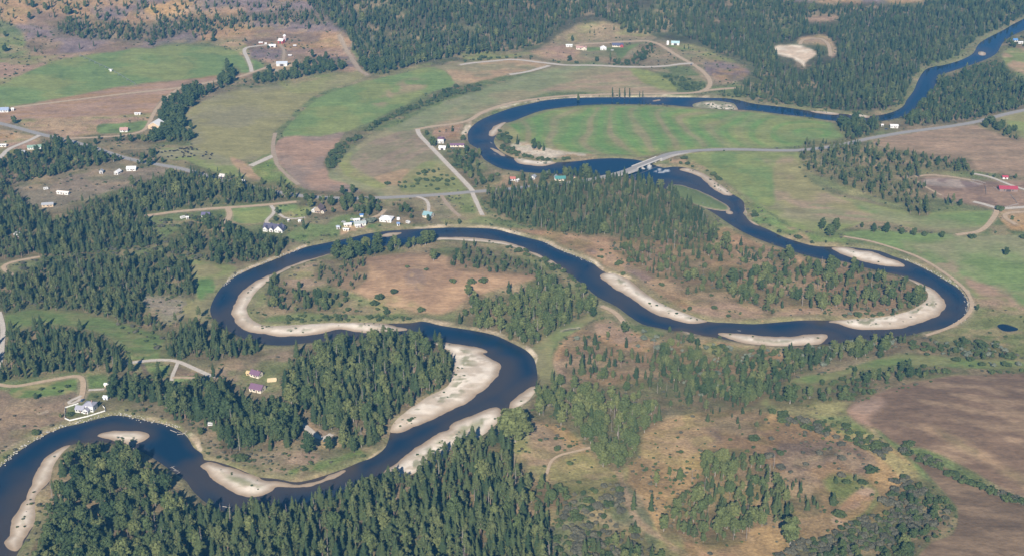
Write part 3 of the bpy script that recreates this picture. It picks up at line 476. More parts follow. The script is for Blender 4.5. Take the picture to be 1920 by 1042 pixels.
P([(-60, 240), (0, 242), (75, 261), (30, 270), (-60, 272)], ORANGE, 2.5, TAN, 30)
P([(-60, 265), (50, 262), (80, 270), (60, 300), (-60, 310)], PINK, 4, OLIVE, 30)
# meadow and centre fields
P([(345, 215), (386, 188), (437, 170), (537, 160), (640, 140), (690, 130), (670, 150), (600, 176), (560, 203), (536, 230), (513, 250), (510, 285), (470, 303), (400, 292), (362, 276), (352, 245)], OLIVE, 3, (.25, .225, .12), 50,
   obj=('meadow', 'large olive yellow rough meadow between tree belt and green field'))
P([(520, 150), (640, 135), (760, 124), (815, 120), (740, 138), (650, 160), (560, 175)], YGREEN, 4, OLIVE, 40, alpha=.6)
P([(300, 278), (350, 280), (440, 300), (480, 325), (480, 345), (400, 320), (340, 300), (300, 300)], LGREEN, 3, (.26, .24, .13), 30, obj=('pasture', 'pale green pasture with grazing black cattle'))
P([(433, 297), (462, 306), (490, 335), (470, 338), (450, 322)], PINK, 2, TAN, 20)
P([(472, 310), (512, 292), (548, 344), (500, 345)], YGREEN, 2, (.18, .22, .07), 30)
P([(536, 242), (562, 215), (602, 184), (660, 160), (740, 140), (815, 125), (832, 132), (852, 156), (842, 166), (800, 176), (760, 196), (700, 226), (650, 246), (600, 258), (533, 256)], GREEN, 2.2, LGREEN, 45,
   obj=('hay_field', 'curving green hay field left of the oval bend'))
P([(760, 150), (800, 152), (790, 168), (740, 180), (720, 200), (700, 190)], PINK, 6, GREEN, 20, .45, .6, alpha=.6)
P([(816, 124), (870, 117), (960, 111), (1032, 119), (1008, 128), (950, 141), (880, 158), (853, 159), (836, 134)], (.26, .225, .12), 2, TAN, 40, obj=('stubble_field', 'olive tan field corner below the far forest'))
P([(533, 255), (600, 258), (645, 248), (625, 280), (609, 300), (619, 322), (660, 348), (675, 360), (600, 359), (560, 347), (530, 315), (514, 287)], PINK, 2.2, (.27, .20, .15), 50,
   obj=('fallow_field', 'pinkish bare field left of the dark shrub line'))
P([(616, 330), (640, 300), (670, 272), (740, 235), (840, 190), (900, 168), (1030, 128), (1100, 122), (1200, 130), (1272, 173), (1200, 179), (1060, 173), (1000, 181), (940, 197), (880, 222), (850, 234), (781, 243),
   (790, 258), (840, 310), (880, 352), (715, 368), (650, 345)], (.28, .245, .13), 3, (.22, .23, .11), 60, obj=('meadow', 'pale meadow strip between the shrub line and the oval bend'))
P([(1010, 140), (1100, 122), (1160, 122), (1060, 136), (950, 165), (860, 200), (780, 235), (760, 230), (860, 182)], (.215, .24, .11), 4, (.24, .24, .13), 25, alpha=.8)
P([(960, 190), (1060, 155), (1150, 135), (1210, 138), (1262, 172), (1200, 177), (1060, 172), (1000, 180), (880, 222), (800, 240)], (.33, .245, .15), 5, (.27, .235, .125), 40, stretch=4, ang=8,
   obj=('stubble_field', 'tan mown field between dirt road and far farmsteads'))
P([(1180, 130), (1215, 132), (1250, 150), (1272, 170), (1235, 166), (1200, 150)], YGREEN, 3, LGREEN, 25)
P([(660, 292), (690, 269), (741, 249), (781, 244), (788, 256), (815, 289), (803, 302), (766, 319), (756, 345), (726, 347), (700, 333), (670, 319), (657, 306)], (.29, .22, .145), 2.5, (.235, .205, .115), 35, stretch=3, ang=60,
   obj=('stubble_field', 'crescent shaped brown field beside the diagonal lane'))
P([(700, 333), (725, 347), (757, 346), (768, 318), (740, 322)], (.33, .235, .125), 2.5, TAN, 15)
P([(640, 300), (660, 285), (655, 305), (670, 322), (702, 337), (726, 350), (700, 352), (660, 335), (640, 322)], YGREEN, 3, OLIVE, 25, alpha=.8)
P([(765, 325), (800, 303), (830, 310), (876, 352), (860, 360), (800, 362), (750, 360)], (.21, .225, .085), 3, OLIVE, 25)
# oval field with mown arcs
OV = [(944, 236), (962, 224), (1010, 209), (1060, 203), (1145, 198), (1280, 202), (1377, 207), (1470, 217), (1560, 229), (1588, 240), (1598, 255), (1560, 267), (1480, 276), (1350, 278), (1250, 286), (1180, 297), (1130, 295),
      (1060, 289), (1000, 278), (962, 262), (945, 250)]
P(OV, GREEN, 2.0, LGREEN, 60, obj=('hay_field', 'oval bright green hay field inside the far river bend'))
ov = cr(OV, True, 3)
_m = np.nonzero((PX > 940) & (PX < 1610) & (PY > 190) & (PY < 302))[0]
_d = -sdf(JX[_m], JY[_m], ov)
_x0, _y0, _ = unproj(np.array([1130.]), np.array([250.]), terrain=False)
_r = np.hypot(GX[_m]-_x0[0]-260, (GY[_m]-_y0[0])*1.0)+40*fbm(GX[_m], GY[_m], 120, 31, 2)
_arc = np.sin(_r/5.2+2*fbm(GX[_m], GY[_m], 90, 33, 2)*5)
_w = sstep(.25, .8, _arc*(.3+1.0*fbm(GX[_m], GY[_m], 70, 35, 3)))*sstep(1, 5, _d)*(1-sstep(1250, 1480, PX[_m]))*.6
GC[_m] = lerp(GC[_m], np.repeat(C((.30, .225, .135)), len(_m), 0), _w[:, None])
_w2 = sstep(.3, .9, -_arc)*sstep(1, 5, _d)*.5
GC[_m] = lerp(GC[_m], np.repeat(C((.125, .25, .06)), len(_m), 0), _w2[:, None])
_s = np.sin((GX[_m]*.3+GY[_m])/11+3*fbm(GX[_m], GY[_m], 60, 39, 2))
_w3 = sstep(.4, .9, _s)*sstep(1, 5, _d)*sstep(1250, 1450, PX[_m])*.4
GC[_m] = lerp(GC[_m], np.repeat(C((.21, .24, .10)), len(_m), 0), _w3[:, None])
P([(985, 268), (1060, 285), (1120, 290), (1110, 299), (1040, 300), (975, 290), (960, 270)], TAN, 3, (.5, .43, .33), 14)
P([(942, 236), (962, 240), (975, 258), (965, 268), (945, 252)], (.27, .26, .11), 3, OLIVE, 20)
# right side
P([(1285, 288), (1340, 286), (1400, 284), (1500, 287), (1495, 305), (1510, 335), (1545, 358), (1640, 385), (1740, 398), (1870, 395), (1866, 402), (1832, 436), (1740, 432), (1640, 415), (1580, 430), (1500, 430), (1450, 400), (1400, 372), (1350, 335)], LGREEN, 3, (.25, .225, .12), 55, obj=('pasture', 'patchy green and tan pasture between open grove and river'))
P([(1330, 292), (1400, 288), (1450, 320), (1455, 375), (1430, 385), (1380, 345)], GREEN, 4, LGREEN, 40, obj=('pasture', 'green riverside pasture below the paved road'))
P([(1455, 300), (1495, 300), (1515, 335), (1560, 365), (1660, 395), (1760, 408), (1700, 415), (1560, 405), (1470, 385), (1450, 350)], (.30, .235, .14), 5, OLIVE, 40)
P([(1470, 372), (1560, 388), (1700, 412), (1820, 412), (1700, 420), (1540, 405)], (.32, .24, .15), 4, (.25, .24, .12), 30, stretch=4, ang=-4)
P([(1600, 380), (1700, 402), (1800, 400), (1866, 396), (1850, 418), (1780, 428), (1700, 418), (1630, 400)], GREEN, 4, (.23, .24, .11), 40)
P([(1640, 262), (1700, 252), (1832, 236), (1925, 263), (2100, 290), (2100, 350), (1925, 332), (1825, 318), (1720, 288), (1645, 274)], (.34, .235, .15), 2.5, (.28, .20, .125), 50, stretch=6, ang=-8,
   obj=('stubble_field', 'wide tan orange field right of the paved road'))
P([(1832, 232), (1925, 208), (2100, 190), (2100, 280), (1925, 258), (1880, 250)], LGREEN, 3, OLIVE, 40, obj=('pasture', 'green field corner beyond the road at the right edge'))
P([(1880, 96), (1925, 84), (2060, 90), (2060, 150), (1925, 140), (1885, 120)], LGREEN, 3, TAN, 30, obj=('pasture', 'small green field beside the upper river at the right edge'))
P([(1500, 300), (1580, 270), (1660, 285), (1760, 318), (1820, 330), (1740, 330), (1700, 335), (1740, 375), (1700, 395), (1600, 365), (1530, 340)], OLIVE, 6, (.19, .21, .085), 30, alpha=.8)
P([(1715, 333), (1760, 328), (1830, 338), (1925, 340), (2060, 350), (2060, 420), (1925, 400), (1870, 392), (1810, 384), (1760, 372), (1735, 355)], (.29, .195, .13), 5, (.20, .135, .095), 20,
   obj=('corral_ground', 'trampled brown corral ground by the red barn'))
P([(1725, 336), (1780, 334), (1840, 346), (1800, 352), (1740, 346)], (.38, .32, .27), 3, PURP, 14, alpha=.7)
P([(1870, 395), (1925, 392), (2060, 405), (2060, 440), (1925, 432), (1885, 425)], TAN, 3, ORANGE, 30)
P([(1585, 440), (1640, 432), (1740, 438), (1840, 442), (1925, 440), (2100, 450), (2100, 640), (1925, 575), (1830, 560), (1800, 532), (1760, 503), (1700, 473), (1640, 453)], GREEN, 3, (.24, .235, .12), 70, .45, .65,
   obj=('pasture', 'big green pasture beside the levee track at right'))
P([(1700, 465), (1740, 468), (1800, 500), (1880, 540), (1925, 560), (1925, 585), (1840, 550), (1760, 500)], (.29, .225, .14), 9, GREEN, 25, .5, .65, alpha=.8)
P([(1810, 520), (1860, 540), (1925, 575), (1925, 590), (1835, 565)], PINK, 6, OLIVE, 25, alpha=.8)
P([(1420, 425), (1460, 420), (1520, 440), (1580, 445), (1580, 462), (1530, 461), (1468, 443)], (.19, .235, .08), 4, TAN, 25)
P([(1390, 340), (1440, 400), (1480, 430), (1420, 420), (1400, 390)], (.2, .24, .085), 4, GREEN, 20)
P([(1825, 575), (1925, 590), (2080, 610), (2080, 720), (1925, 695), (1850, 690), (1800, 670), (1760, 640), (1740, 632), (1800, 603), (1822, 588)], (.185, .185, .075), 4, (.15, .165, .06), 40)
# peninsula of dry grass (centre right)
P([(905, 432), (1000, 430), (1100, 440), (1240, 450), (1340, 430), (1380, 428), (1475, 468), (1580, 492), (1690, 520), (1735, 553), (1720, 575), (1640, 598), (1450, 602), (1327, 600), (1230, 563), (1180, 525), (1110, 490), (1020, 452), (930, 430)],
  (.37, .23, .13), 4, (.29, .195, .105), 45)
P([(1150, 455), (1240, 450), (1320, 452), (1340, 470), (1250, 470)], ORANGE, 5, DRY, 30, alpha=.8)
P([(1100, 470), (1150, 480), (1210, 510), (1280, 540), (1250, 545), (1180, 515)], PURP, 5, TAN, 25, alpha=.6)
P([(1290, 555), (1400, 570), (1500, 580), (1600, 575), (1560, 596), (1430, 600), (1320, 595)], (.33, .225, .145), 5, TAN, 25)
# knoll peninsula
P([(470, 590), (490, 545), (540, 515), (620, 482), (690, 468), (800, 462), (880, 458), (960, 470), (1040, 500), (1080, 535), (1120, 562), (1110, 590), (1010, 640), (980, 650), (880, 612), (800, 600), (640, 604), (500, 608)],
  (.25, .20, .11), 4, (.185, .19, .08), 30)
P([(640, 500), (680, 482), (740, 474), (830, 478), (900, 495), (970, 510), (1025, 518), (960, 535), (880, 560), (830, 590), (760, 580), (690, 560), (630, 535), (600, 520)], (.40, .26, .15), 6, (.31, .20, .12), 28,
   obj=('knoll', 'bare tan knoll inside the central river loop'))
P([(770, 500), (800, 500), (790, 545), (760, 530)], (.24, .17, .125), 8, TAN, 12, .4, .55, alpha=.7)
P([(560, 500), (610, 490), (640, 505), (620, 530), (560, 540), (530, 525)], (.31, .225, .145), 6, OLIVE, 25)
P([(490, 600), (560, 585), (640, 592), (760, 585), (800, 598), (640, 606), (500, 611)], (.14, .19, .06), 4, (.17, .2, .07), 18, alpha=.9)
P([(700, 560), (760, 560), (800, 590), (720, 590)], (.22, .23, .085), 8, TAN, 15, alpha=.6)
# scar and near right
P([(640, 605), (800, 603), (806, 610), (700, 612)], TAN, 2, MARSH, 14, alpha=.6)
P([(985, 655), (1010, 622), (1075, 598), (1112, 594), (1100, 608), (1045, 640), (1035, 680), (1055, 725), (1020, 735), (1008, 700)], (.19, .22, .085), 4, (.235, .22, .10), 25,
  obj=('grassy_swale', 'pale green dry channel beside the central woods'))
P([(1040, 660), (1080, 620), (1130, 600), (1170, 610), (1230, 640), (1280, 640), (1290, 700), (1200, 720), (1100, 720), (1045, 700)], (.31, .215, .14), 5, DRY, 25)
P([(1280, 640), (1420, 650), (1500, 680), (1440, 700), (1320, 690)], DRY, 5, OLIVE, 25)
P([(1340, 755), (1400, 752), (1480, 712), (1580, 692), (1680, 662), (1780, 668), (1925, 678), (2060, 690), (2060, 712), (1925, 700), (1860, 692), (1700, 690), (1610, 712), (1520, 738), (1440, 762), (1380, 768)],
  (.205, .21, .085), 4, (.15, .2, .065), 30, obj=('grassy_swale', 'long pale green swale running to the right edge'))
P([(940, 840), (960, 800), (1000, 790), (1060, 800), (1130, 870), (1190, 860), (1250, 790), (1340, 770), (1460, 775), (1600, 800), (1690, 850), (1720, 900), (1690, 960), (1560, 1000), (1400, 1060), (1100, 1120), (900, 1120), (800, 900), (850, 840)],
  (.345, .232, .108), 5, (.245, .17, .085), 45)
P([(1215, 790), (1300, 780), (1345, 800), (1350, 830), (1300, 860), (1240, 870), (1200, 850)], (.39, .27, .14), 10, (.34, .235, .13), 20)
P([(1030, 870), (1080, 852), (1140, 850), (1180, 880), (1160, 920), (1090, 940), (1040, 920)], (.31, .255, .115), 6, (.25, .22, .09), 20)
P([(945, 800), (1000, 790), (1060, 830), (1080, 850), (1030, 870), (1020, 900), (960, 880)], (.29, .21, .125), 5, OLIVE, 25)
P([(1340, 800), (1500, 800), (1640, 850), (1600, 900), (1500, 900), (1380, 860)], (.17, .122, .088), 14, (.26, .17, .09), 30, .4, .6, alpha=.9)
P([(1540, 900), (1610, 890), (1650, 930), (1620, 970), (1560, 980), (1570, 940)], (.20, .19, .08), 6, (.16, .18, .06), 20, alpha=.85)
P([(1560, 965), (1610, 915), (1640, 920), (1620, 960), (1570, 985)], (.36, .25, .165), 5, DRY, 15)
P([(1520, 770), (1600, 780), (1660, 835), (1720, 880), (1740, 925), (1700, 900), (1640, 850), (1560, 800)], (.20, .225, .085), 6, OLIVE, 18, alpha=.75)
P([(1445, 770), (1520, 745), (1580, 750), (1600, 775), (1520, 780)], (.205, .18, .085), 6, OLIVE, 25)
P([(1590, 775), (1600, 755), (1640, 740), (1690, 720), (1800, 702), (1925, 700), (2200, 700), (2200, 1020), (1925, 932), (1840, 890), (1740, 842), (1685, 832), (1650, 805)], (.180, .120, .076), 4, (.27, .188, .115), 34, .42, .66,
  stretch=3.2, ang=-24, obj=('fallow_field', 'large dark brown fallow field at right with tan streaks'))
P([(1590, 770), (1640, 745), (1660, 760), (1630, 785), (1665, 830), (1640, 810)], (.30, .21, .15), 8, PINK, 25)
P([(1725, 795), (1760, 805), (1860, 855), (1925, 895), (1925, 910), (1840, 860), (1750, 815)], (.24, .19, .095), 9, TAN, 20, alpha=.6)
P([(1700, 845), (1800, 890), (1925, 950), (2200, 1060), (2200, 1300), (1600, 1300), (1720, 1042), (1785, 1000), (1790, 950), (1740, 890)], (.150, .104, .064), 4, (.215, .15, .092), 34, .40, .66,
  stretch=3.2, ang=-18, obj=('fallow_field', 'dark brown fallow field in the lower right corner'))
P([(1000, 1000), (1080, 930), (1150, 900), (1200, 930), (1250, 1042), (1260, 1120), (980, 1120)], (.15, .15, .08), 5, (.24, .21, .09), 20)
P([(1240, 1000), (1340, 1030), (1420, 1060), (1240, 1080)], (.23, .21, .09), 6, DRY, 25)
# west side
P([(285, 478), (370, 482), (430, 495), (445, 506), (408, 540), (398, 560), (392, 590), (372, 606), (345, 618), (335, 600), (365, 562), (362, 528), (345, 498)], (.215, .235, .085), 3, (.26, .235, .11), 25,
  obj=('meadow', 'yellow green marshy meadow left of the big river bend'))
P([(370, 525), (398, 522), (402, 548), (380, 562), (368, 552)], (.12, .2, .06), 4, GREEN, 20)
P([(265, 556), (300, 552), (358, 556), (352, 590), (310, 610), (285, 585)], (.28, .235, .17), 3, OLIVE, 15)
P([(-40, 600), (15, 590), (70, 578), (150, 582), (210, 592), (265, 612), (312, 640), (315, 668), (275, 674), (245, 655), (205, 628), (110, 610), (40, 612), (-40, 640)], (.125, .17, .055), 3, (.165, .175, .07), 22, stretch=2.5, ang=-10,
  obj=('marsh', 'dark green marsh strip between the left woods'))
P([(230, 655), (270, 665), (320, 655), (320, 690), (300, 710), (240, 690)], (.14, .185, .06), 4, OLIVE, 20)
P([(310, 680), (400, 690), (480, 672), (540, 655), (540, 690), (520, 735), (440, 720), (400, 708)], (.26, .195, .125), 5, (.19, .19, .085), 28)
P([(330, 690), (360, 695), (395, 706), (330, 708)], BROWN, 3, PURP, 15)
P([(325, 707), (395, 708), (390, 722), (325, 718)], (.15, .22, .065), 3, GREEN, 15)
P([(-100, 735), (0, 730), (40, 745), (120, 725), (150, 745), (128, 762), (122, 792), (60, 806), (0, 845), (-100, 890)], (.255, .185, .12), 4, (.21, .165, .105), 30)
P([(20, 728), (60, 722), (142, 708), (146, 720), (130, 738), (60, 744), (28, 745)], (.14, .2, .06), 3, OLIVE, 18, obj=('lawn', 'green orchard lawn by the curved gravel drive'))
P([(165, 690), (195, 690), (200, 720), (170, 728)], (.14, .2, .06), 3, MARSH, 18)
P([(120, 788), (200, 770), (240, 772), (330, 790), (345, 808), (300, 793), (215, 777), (120, 800), (50, 832), (0, 872), (-10, 860), (60, 812)], (.2, .19, .085), 3, (.28, .225, .14), 12)
P([(375, 800), (400, 790), (430, 850), (560, 845), (600, 855), (560, 885), (480, 885), (430, 868), (385, 858)], (.28, .205, .135), 4, (.225, .18, .11), 22)
P([(540, 880), (620, 860), (690, 835), (735, 812), (720, 840), (690, 858), (620, 885), (560, 898)], (.165, .2, .07), 4, (.26, .2, .12), 15)
P([(570, 790), (600, 800), (640, 835), (600, 840), (565, 815)], (.29, .22, .15), 4, TAN, 12)
P([(0, 300), (60, 350), (90, 345), (180, 318), (300, 312), (340, 318), (280, 340), (160, 372), (90, 395), (50, 385), (20, 350)], (.245, .19, .13), 3, (.205, .17, .11), 28)
P([(425, 392), (505, 386), (512, 396), (492, 418), (440, 415)], GREEN, 2.5, LGREEN, 25, obj=('lawn', 'green lawn left of the blue roofed house'))
P([(520, 388), (575, 386), (580, 402), (560, 410), (540, 408)], GREEN, 2.5, LGREEN, 25)
P([(540, 440), (600, 410), (650, 400), (700, 400), (690, 425), (640, 446), (580, 458)], (.17, .215, .075), 4, (.23, .2, .11), 22)
P([(640, 425), (690, 422), (690, 432), (640, 445)], TAN, 3, OLIVE, 14)
P([(690, 420), (760, 420), (760, 432), (700, 437)], (.125, .19, .06), 3, MARSH, 14)
P([(710, 375), (800, 370), (880, 362), (910, 405), (930, 425), (880, 424), (800, 400), (760, 395)], (.20, .215, .085), 4, (.25, .215, .115), 25)
P([(800, 380), (830, 372), (870, 405), (880, 424), (830, 420)], (.24, .205, .12), 4, OLIVE, 20)
P([(835, 290), (880, 275), (905, 300), (940, 325), (1100, 330), (1100, 345), (1000, 345), (930, 352), (880, 345), (850, 320)], (.17, .175, .075), 4, (.26, .21, .12), 20)
P([(820, 240), (870, 232), (876, 262), (850, 262), (815, 258)], PINK, 2.5, DRY, 18)
P([(925, 320), (960, 335), (955, 355), (890, 352), (900, 335)], (.25, .22, .12), 4, TAN, 20)
P([(1220, 310), (1300, 316), (1350, 345), (1390, 372), (1350, 335), (1300, 300), (1250, 300)], (.17, .19, .075), 3, TAN, 14)
# far right-middle farmsteads
P([(1000, 98), (1050, 70), (1130, 40), (1160, 60), (1210, 70), (1250, 75), (1330, 95), (1350, 115), (1400, 125), (1390, 150), (1330, 160), (1290, 125), (1200, 122), (1100, 118), (1010, 108)], (.285, .21, .13), 4, (.225, .195, .11), 40)
P([(1040, 76), (1110, 78), (1160, 74), (1200, 72), (1215, 60), (1130, 42), (1080, 50)], (.31, .235, .135), 5, OLIVE, 30)
P([(1100, 88), (1150, 92), (1200, 82), (1210, 78), (1180, 95), (1165, 112), (1155, 112), (1150, 96), (1105, 97)], GREEN, 2.2, MARSH, 20, obj=('lawn', 'green lawns around the far hillside farmhouses'))
P([(1255, 84), (1290, 84), (1300, 92), (1265, 92)], GREEN, 2, OLIVE, 15)
P([(1280, 80), (1330, 95), (1380, 118), (1330, 108), (1300, 98)], YGREEN, 4, OLIVE, 20, alpha=.7)
P([(1000, 95), (1060, 85), (1090, 100), (1060, 112), (1010, 106)], PINK, 4, TAN, 20)
P([(1330, 112), (1400, 128), (1395, 148), (1345, 150), (1320, 130)], PURP, 4, DRY, 25)
P([(860, 100), (940, 96), (1000, 102), (950, 110), (870, 112)], YGREEN, 3, OLIVE, 20, alpha=.7)
P([(1453, 88), (1480, 84), (1510, 88), (1528, 100), (1522, 110), (1510, 118), (1508, 125), (1500, 118), (1485, 110), (1460, 102)], (.74, .63, .49), 2.2, (.60, .47, .34), 14, obj=('gravel_pit', 'bright sandy gravel pit cut into the far forest'))
P([(1492, 80), (1505, 70), (1550, 67), (1568, 95), (1558, 108), (1550, 88), (1510, 84)], (.34, .24, .165), 2.5, TAN, 15)
band([(268, 684), (272, 696), (280, 707), (291, 711)], 4.5, (.10, .08, .068), 2, .9)
band([(70, 776), (76, 771), (88, 770)], 6, BROWN, 2, .8)
band([(73, 775), (80, 773), (90, 770)], 3.2, (.45, .37, .27), 1.5, .9)
band([(-10, 856), (26, 831), (79, 809), (126, 797), (200, 775), (227, 769), (250, 773)], 1.8, (.36, .28, .19), 1, .8)
band([(1052, 619), (1064, 615), (1084, 612.5)], 2.6, (.33, .30, .2), 1, .9)
band([(1056, 619), (1066, 616.5), (1078, 615)], 1.6, (.06, .06, .05), 1, .85)
# shores
_b = 1-sstep(0, 1, (CD-bw*1.2)/(bw*1.6)); _b = np.where(CD > -bw*3, _b, 0)*.75
GC[:] = lerp(GC, np.repeat(C((.215, .195, .10)), len(GX), 0), (_b*(n_mid > .3))[:, None])
for pts, h in [([(905, 212), (950, 199), (1000, 190), (1060, 184.5), (1150, 180.5), (1280, 180.5), (1330, 181)], 2.6), ([(882, 228), (876, 240), (871, 250)], 5),
               ([(418, 540), (436, 518), (470, 500), (505, 486), (540, 473), (570, 462)], 3.4), ([(780, 428), (841, 424), (902, 425), (935, 429), (965, 437), (1020, 451), (1045, 464), (1080, 476), (1110, 490), (1128, 503)], 3.4),
               ([(796, 598), (830, 606), (877, 613), (927, 624), (960, 638), (988, 652), (1003, 668)], 4.5), ([(1140, 512), (1180, 520)], 2.5),
               ([(1810, 548), (1820, 566), (1815, 586), (1795, 603), (1765, 616), (1735, 624)], 4.5), ([(1240, 612), (1270, 618), (1300, 624)], 3.5), ([(358, 815), (366, 825), (376, 842)], 5.5),
               ([(690, 862), (720, 842), (745, 815)], 2.6), ([(1015, 728), (1000, 742), (965, 766)], 3), ([(1233, 311), (1258, 313)], 2.2), ([(1000, 690), (1006, 672)], 2), ([(275, 790), (310, 797), (340, 810)], 2)]:
    band(pts, h, (.60, .50, .37), 1.6, .92, (.42, .33, .22))
band([(1150, 870), (1168, 905), (1180, 945), (1200, 980), (1240, 1010), (1290, 1045)], 7, PINK, 5, .55)
P([(1868, 610), (1885, 607), (1908, 616), (1895, 621), (1876, 618)], (.03, .035, .035), 1.5)
_keep = GC.copy()
for ph, poly, mix, sp, hh, keep in STANDS:
    if sp > 11 or hh[1] < 9 or 'far conifer' in ph: continue
    P(poly, (.155, .115, .065), 5, (.115, .105, .05), 18, alpha=.62)
# ------------------------------------------------------------------ roads
def road_mat(name, rgb, var=.12):
    m, nt, b = new_mat(name)
    geo = N(nt, 'ShaderNodeNewGeometry'); v = N(nt, 'ShaderNodeRGB'); v.outputs[0].default_value = (*rgb, 1)
    c = noise_mul(nt, v.outputs[0], [(.25, 1-var, 1+var, (1, 1)), (1.1, 1-var, 1+var, (1, 1))], geo.outputs['Position'])
    nt.links.new(c, b.inputs['Base Color']); b.inputs['Roughness'].default_value = .95
    return m
M_ASPH = road_mat('worn_asphalt', (.30, .285, .27), .06); M_GRAV = road_mat('pale_gravel', (.50, .45, .385)); M_DIRT = road_mat('tan_dirt', (.44, .335, .225)); M_TRK = road_mat('brown_track', (.36, .28, .20))
ROADN = [0]; ROADLINES = []
def road(nm, pts, width, mat, lab, deck=None, ragged=0.0):
    p = cr(pts, False, 5)
    x, y, z = unproj(p[:, 0], p[:, 1])
    w = np.stack([x, y], 1)
    # resample every 5 m
    seg = np.hypot(*np.diff(w, axis=0).T); s = np.concatenate([[0], np.cumsum(seg)])
    n = max(int(s[-1]/5), 2); t = np.linspace(0, s[-1], n+1)
    x = np.interp(t, s, w[:, 0]); y = np.interp(t, s, w[:, 1])
    for _ in range(2):
        x[1:-1] = (x[:-2]+2*x[1:-1]+x[2:])/4; y[1:-1] = (y[:-2]+2*y[1:-1]+y[2:])/4
    dx = np.gradient(x); dy = np.gradient(y); L = np.hypot(dx, dy)+1e-9; nx_, ny_ = -dy/L, dx/L
    wl_ = width/2*(1+ragged*(fbm(x, y, 12, 3, 2)-.5)*2); wr_ = width/2*(1+ragged*(fbm(x, y, 12, 9, 2)-.5)*2)
    ROADN[0] += 1; ROADLINES.append((x, y, width))
    off = .10+.012*ROADN[0]
    up = np.zeros_like(x) if deck is None else deck(x, y)
    co = []; cols = (1.0, 0.33, -0.33, -1.0)
    for c in cols:
        ww = wl_ if c > 0 else wr_
        xx, yy = x+nx_*ww*c, y+ny_*ww*c
        co.append(np.stack([xx, yy, np.maximum(HILL(xx, yy), HILL(x, y))+off+up], 1))
    if deck is not None:   # raised approach with its own side slopes
        for c, sgn in ((0, 1), (3, -1)):
            e = co[c].copy(); e[:, 0] += nx_*sgn*up*1.6; e[:, 1] += ny_*sgn*up*1.6; e[:, 2] = -.05
            co = ([e]+co) if sgn == 1 else (co+[e])
    K = len(co); V = np.concatenate(co); M = len(x)
    q = [[c*M+i, c*M+i+1, (c+1)*M+i+1, (c+1)*M+i] for c in range(K-1) for i in range(M-1)]
    q = np.array(q)[:, ::-1]
    me = np_mesh(nm, V, q, None, smooth=False)
    o = link(nm, me, mat); tag(o, lab, 'road' if 'road' in nm or nm == 'highway' else 'track', None, 'structure')
    return o
BR0 = np.array([1191., 318.]); BR1 = np.array([1233., 300.])
_bx, _by, _ = unproj(np.array([1191., 1234.]), np.array([317.5, 300.5]), terrain=False)
BRA = np.array([_bx[0], _by[0]]); BRB = np.array([_bx[1], _by[1]])
DECK_Z = 2.6
def deck(x, y):
    d = np.minimum(np.hypot(x-BRA[0], y-BRA[1]), np.hypot(x-BRB[0], y-BRB[1]))
    return DECK_Z*(1-sstep(0, 95, d))
road('highway', [(-140, 205), (-60, 220), (10, 234), (75, 252), (120, 262), (170, 276), (240, 298), (315, 312), (345, 318), (410, 336), (480, 353), (560, 367), (640, 372), (715, 371), (760, 369), (830, 365), (880, 360.5), (940, 356), (1000, 350), (1070, 343),
     (1130, 334), (1172, 325), (1191, 317.5)], 8.2, M_ASPH, 'paved grey highway running from the left edge to the bridge', deck)
road('highway', [(1234, 300.5), (1260, 291), (1310, 283.5), (1370, 280.5), (1440, 282), (1500, 282), (1560, 275), (1600, 267), (1630, 260), (1700, 248), (1770, 239), (1830, 229), (1880, 216), (1930, 205), (2060, 180)], 8.4, M_ASPH,
     'paved grey highway curving from the bridge past the oval field to the right edge', deck)
road('dirt_road', [(1212, 77), (1170, 78.5), (1130, 81), (1095, 83), (1078, 86)], 7, M_DIRT, 'pale dirt lane along the far farmhouses')
road('dirt_road', [(781, 243), (815, 237), (850, 233), (880, 226), (905, 211), (950, 195.5), (1000, 186.5), (1060, 180.5), (1150, 177), (1280, 175.5), (1318, 171), (1331, 160), (1328, 146), (1310, 128), (1270, 105), (1235, 83), (1212, 77)], 6.2, M_DIRT, 'pale dirt road along the far bank of the oval bend')
road('dirt_road', [(1318, 171), (1345, 168), (1380, 165.5)], 7, M_DIRT, 'short pale dirt spur beside the far forest')
road('farm_track', [(862, 122), (890, 118), (920, 115.5), (960, 112), (1010, 117), (1060, 122.5), (1120, 123), (1180, 126), (1240, 125), (1280, 120), (1300, 119)], 6.5, M_GRAV, 'pale farm track below the far farmhouses', ragged=.3)
road('farm_track', [(955, 140), (985, 136), (1030, 123.5)], 7, M_GRAV, 'short gravel strip along the olive field', ragged=.3)
road('dirt_road', [(27, 201.5), (120, 190.5), (230, 177), (336, 165), (403, 153), (440, 147), (477, 135), (500, 127), (519, 119)], 6, M_DIRT, 'straight tan dirt road along the left pivot field')
road('farm_track', [(472, 135.5), (470, 125), (464, 110), (458, 97), (462, 89.5), (480, 87), (505, 84)], 5.5, M_GRAV, 'curved farm lane up to the red barn')
road('farm_track', [(530, 118), (532, 108), (532, 95), (526, 85)], 4, M_TRK, 'short dirt lane between the metal barn and red barn', ragged=.3)
road('farm_track', [(336, 166), (312, 184), (296, 202), (286, 218), (280, 231), (268, 246), (235, 254), (200, 257), (160, 259), (134, 260), (120, 262)], 5, M_DIRT, 'tan farm lane passing the big white barn')
road('gravel_road', [(0, 297), (15, 281), (35, 272), (55, 264), (74, 254)], 6, M_GRAV, 'pale gravel road branching off the highway at left')
road('farm_track', [(470, 311.5), (490, 302.5), (513, 292)], 8, M_GRAV, 'short pale lane crossing the ditch by the meadow')
road('farm_track', [(516, 250), (512, 270), (514, 292), (524, 315), (545, 335), (560, 347)], 5, M_TRK, 'brown farm track along the edge of the meadow', ragged=.4)
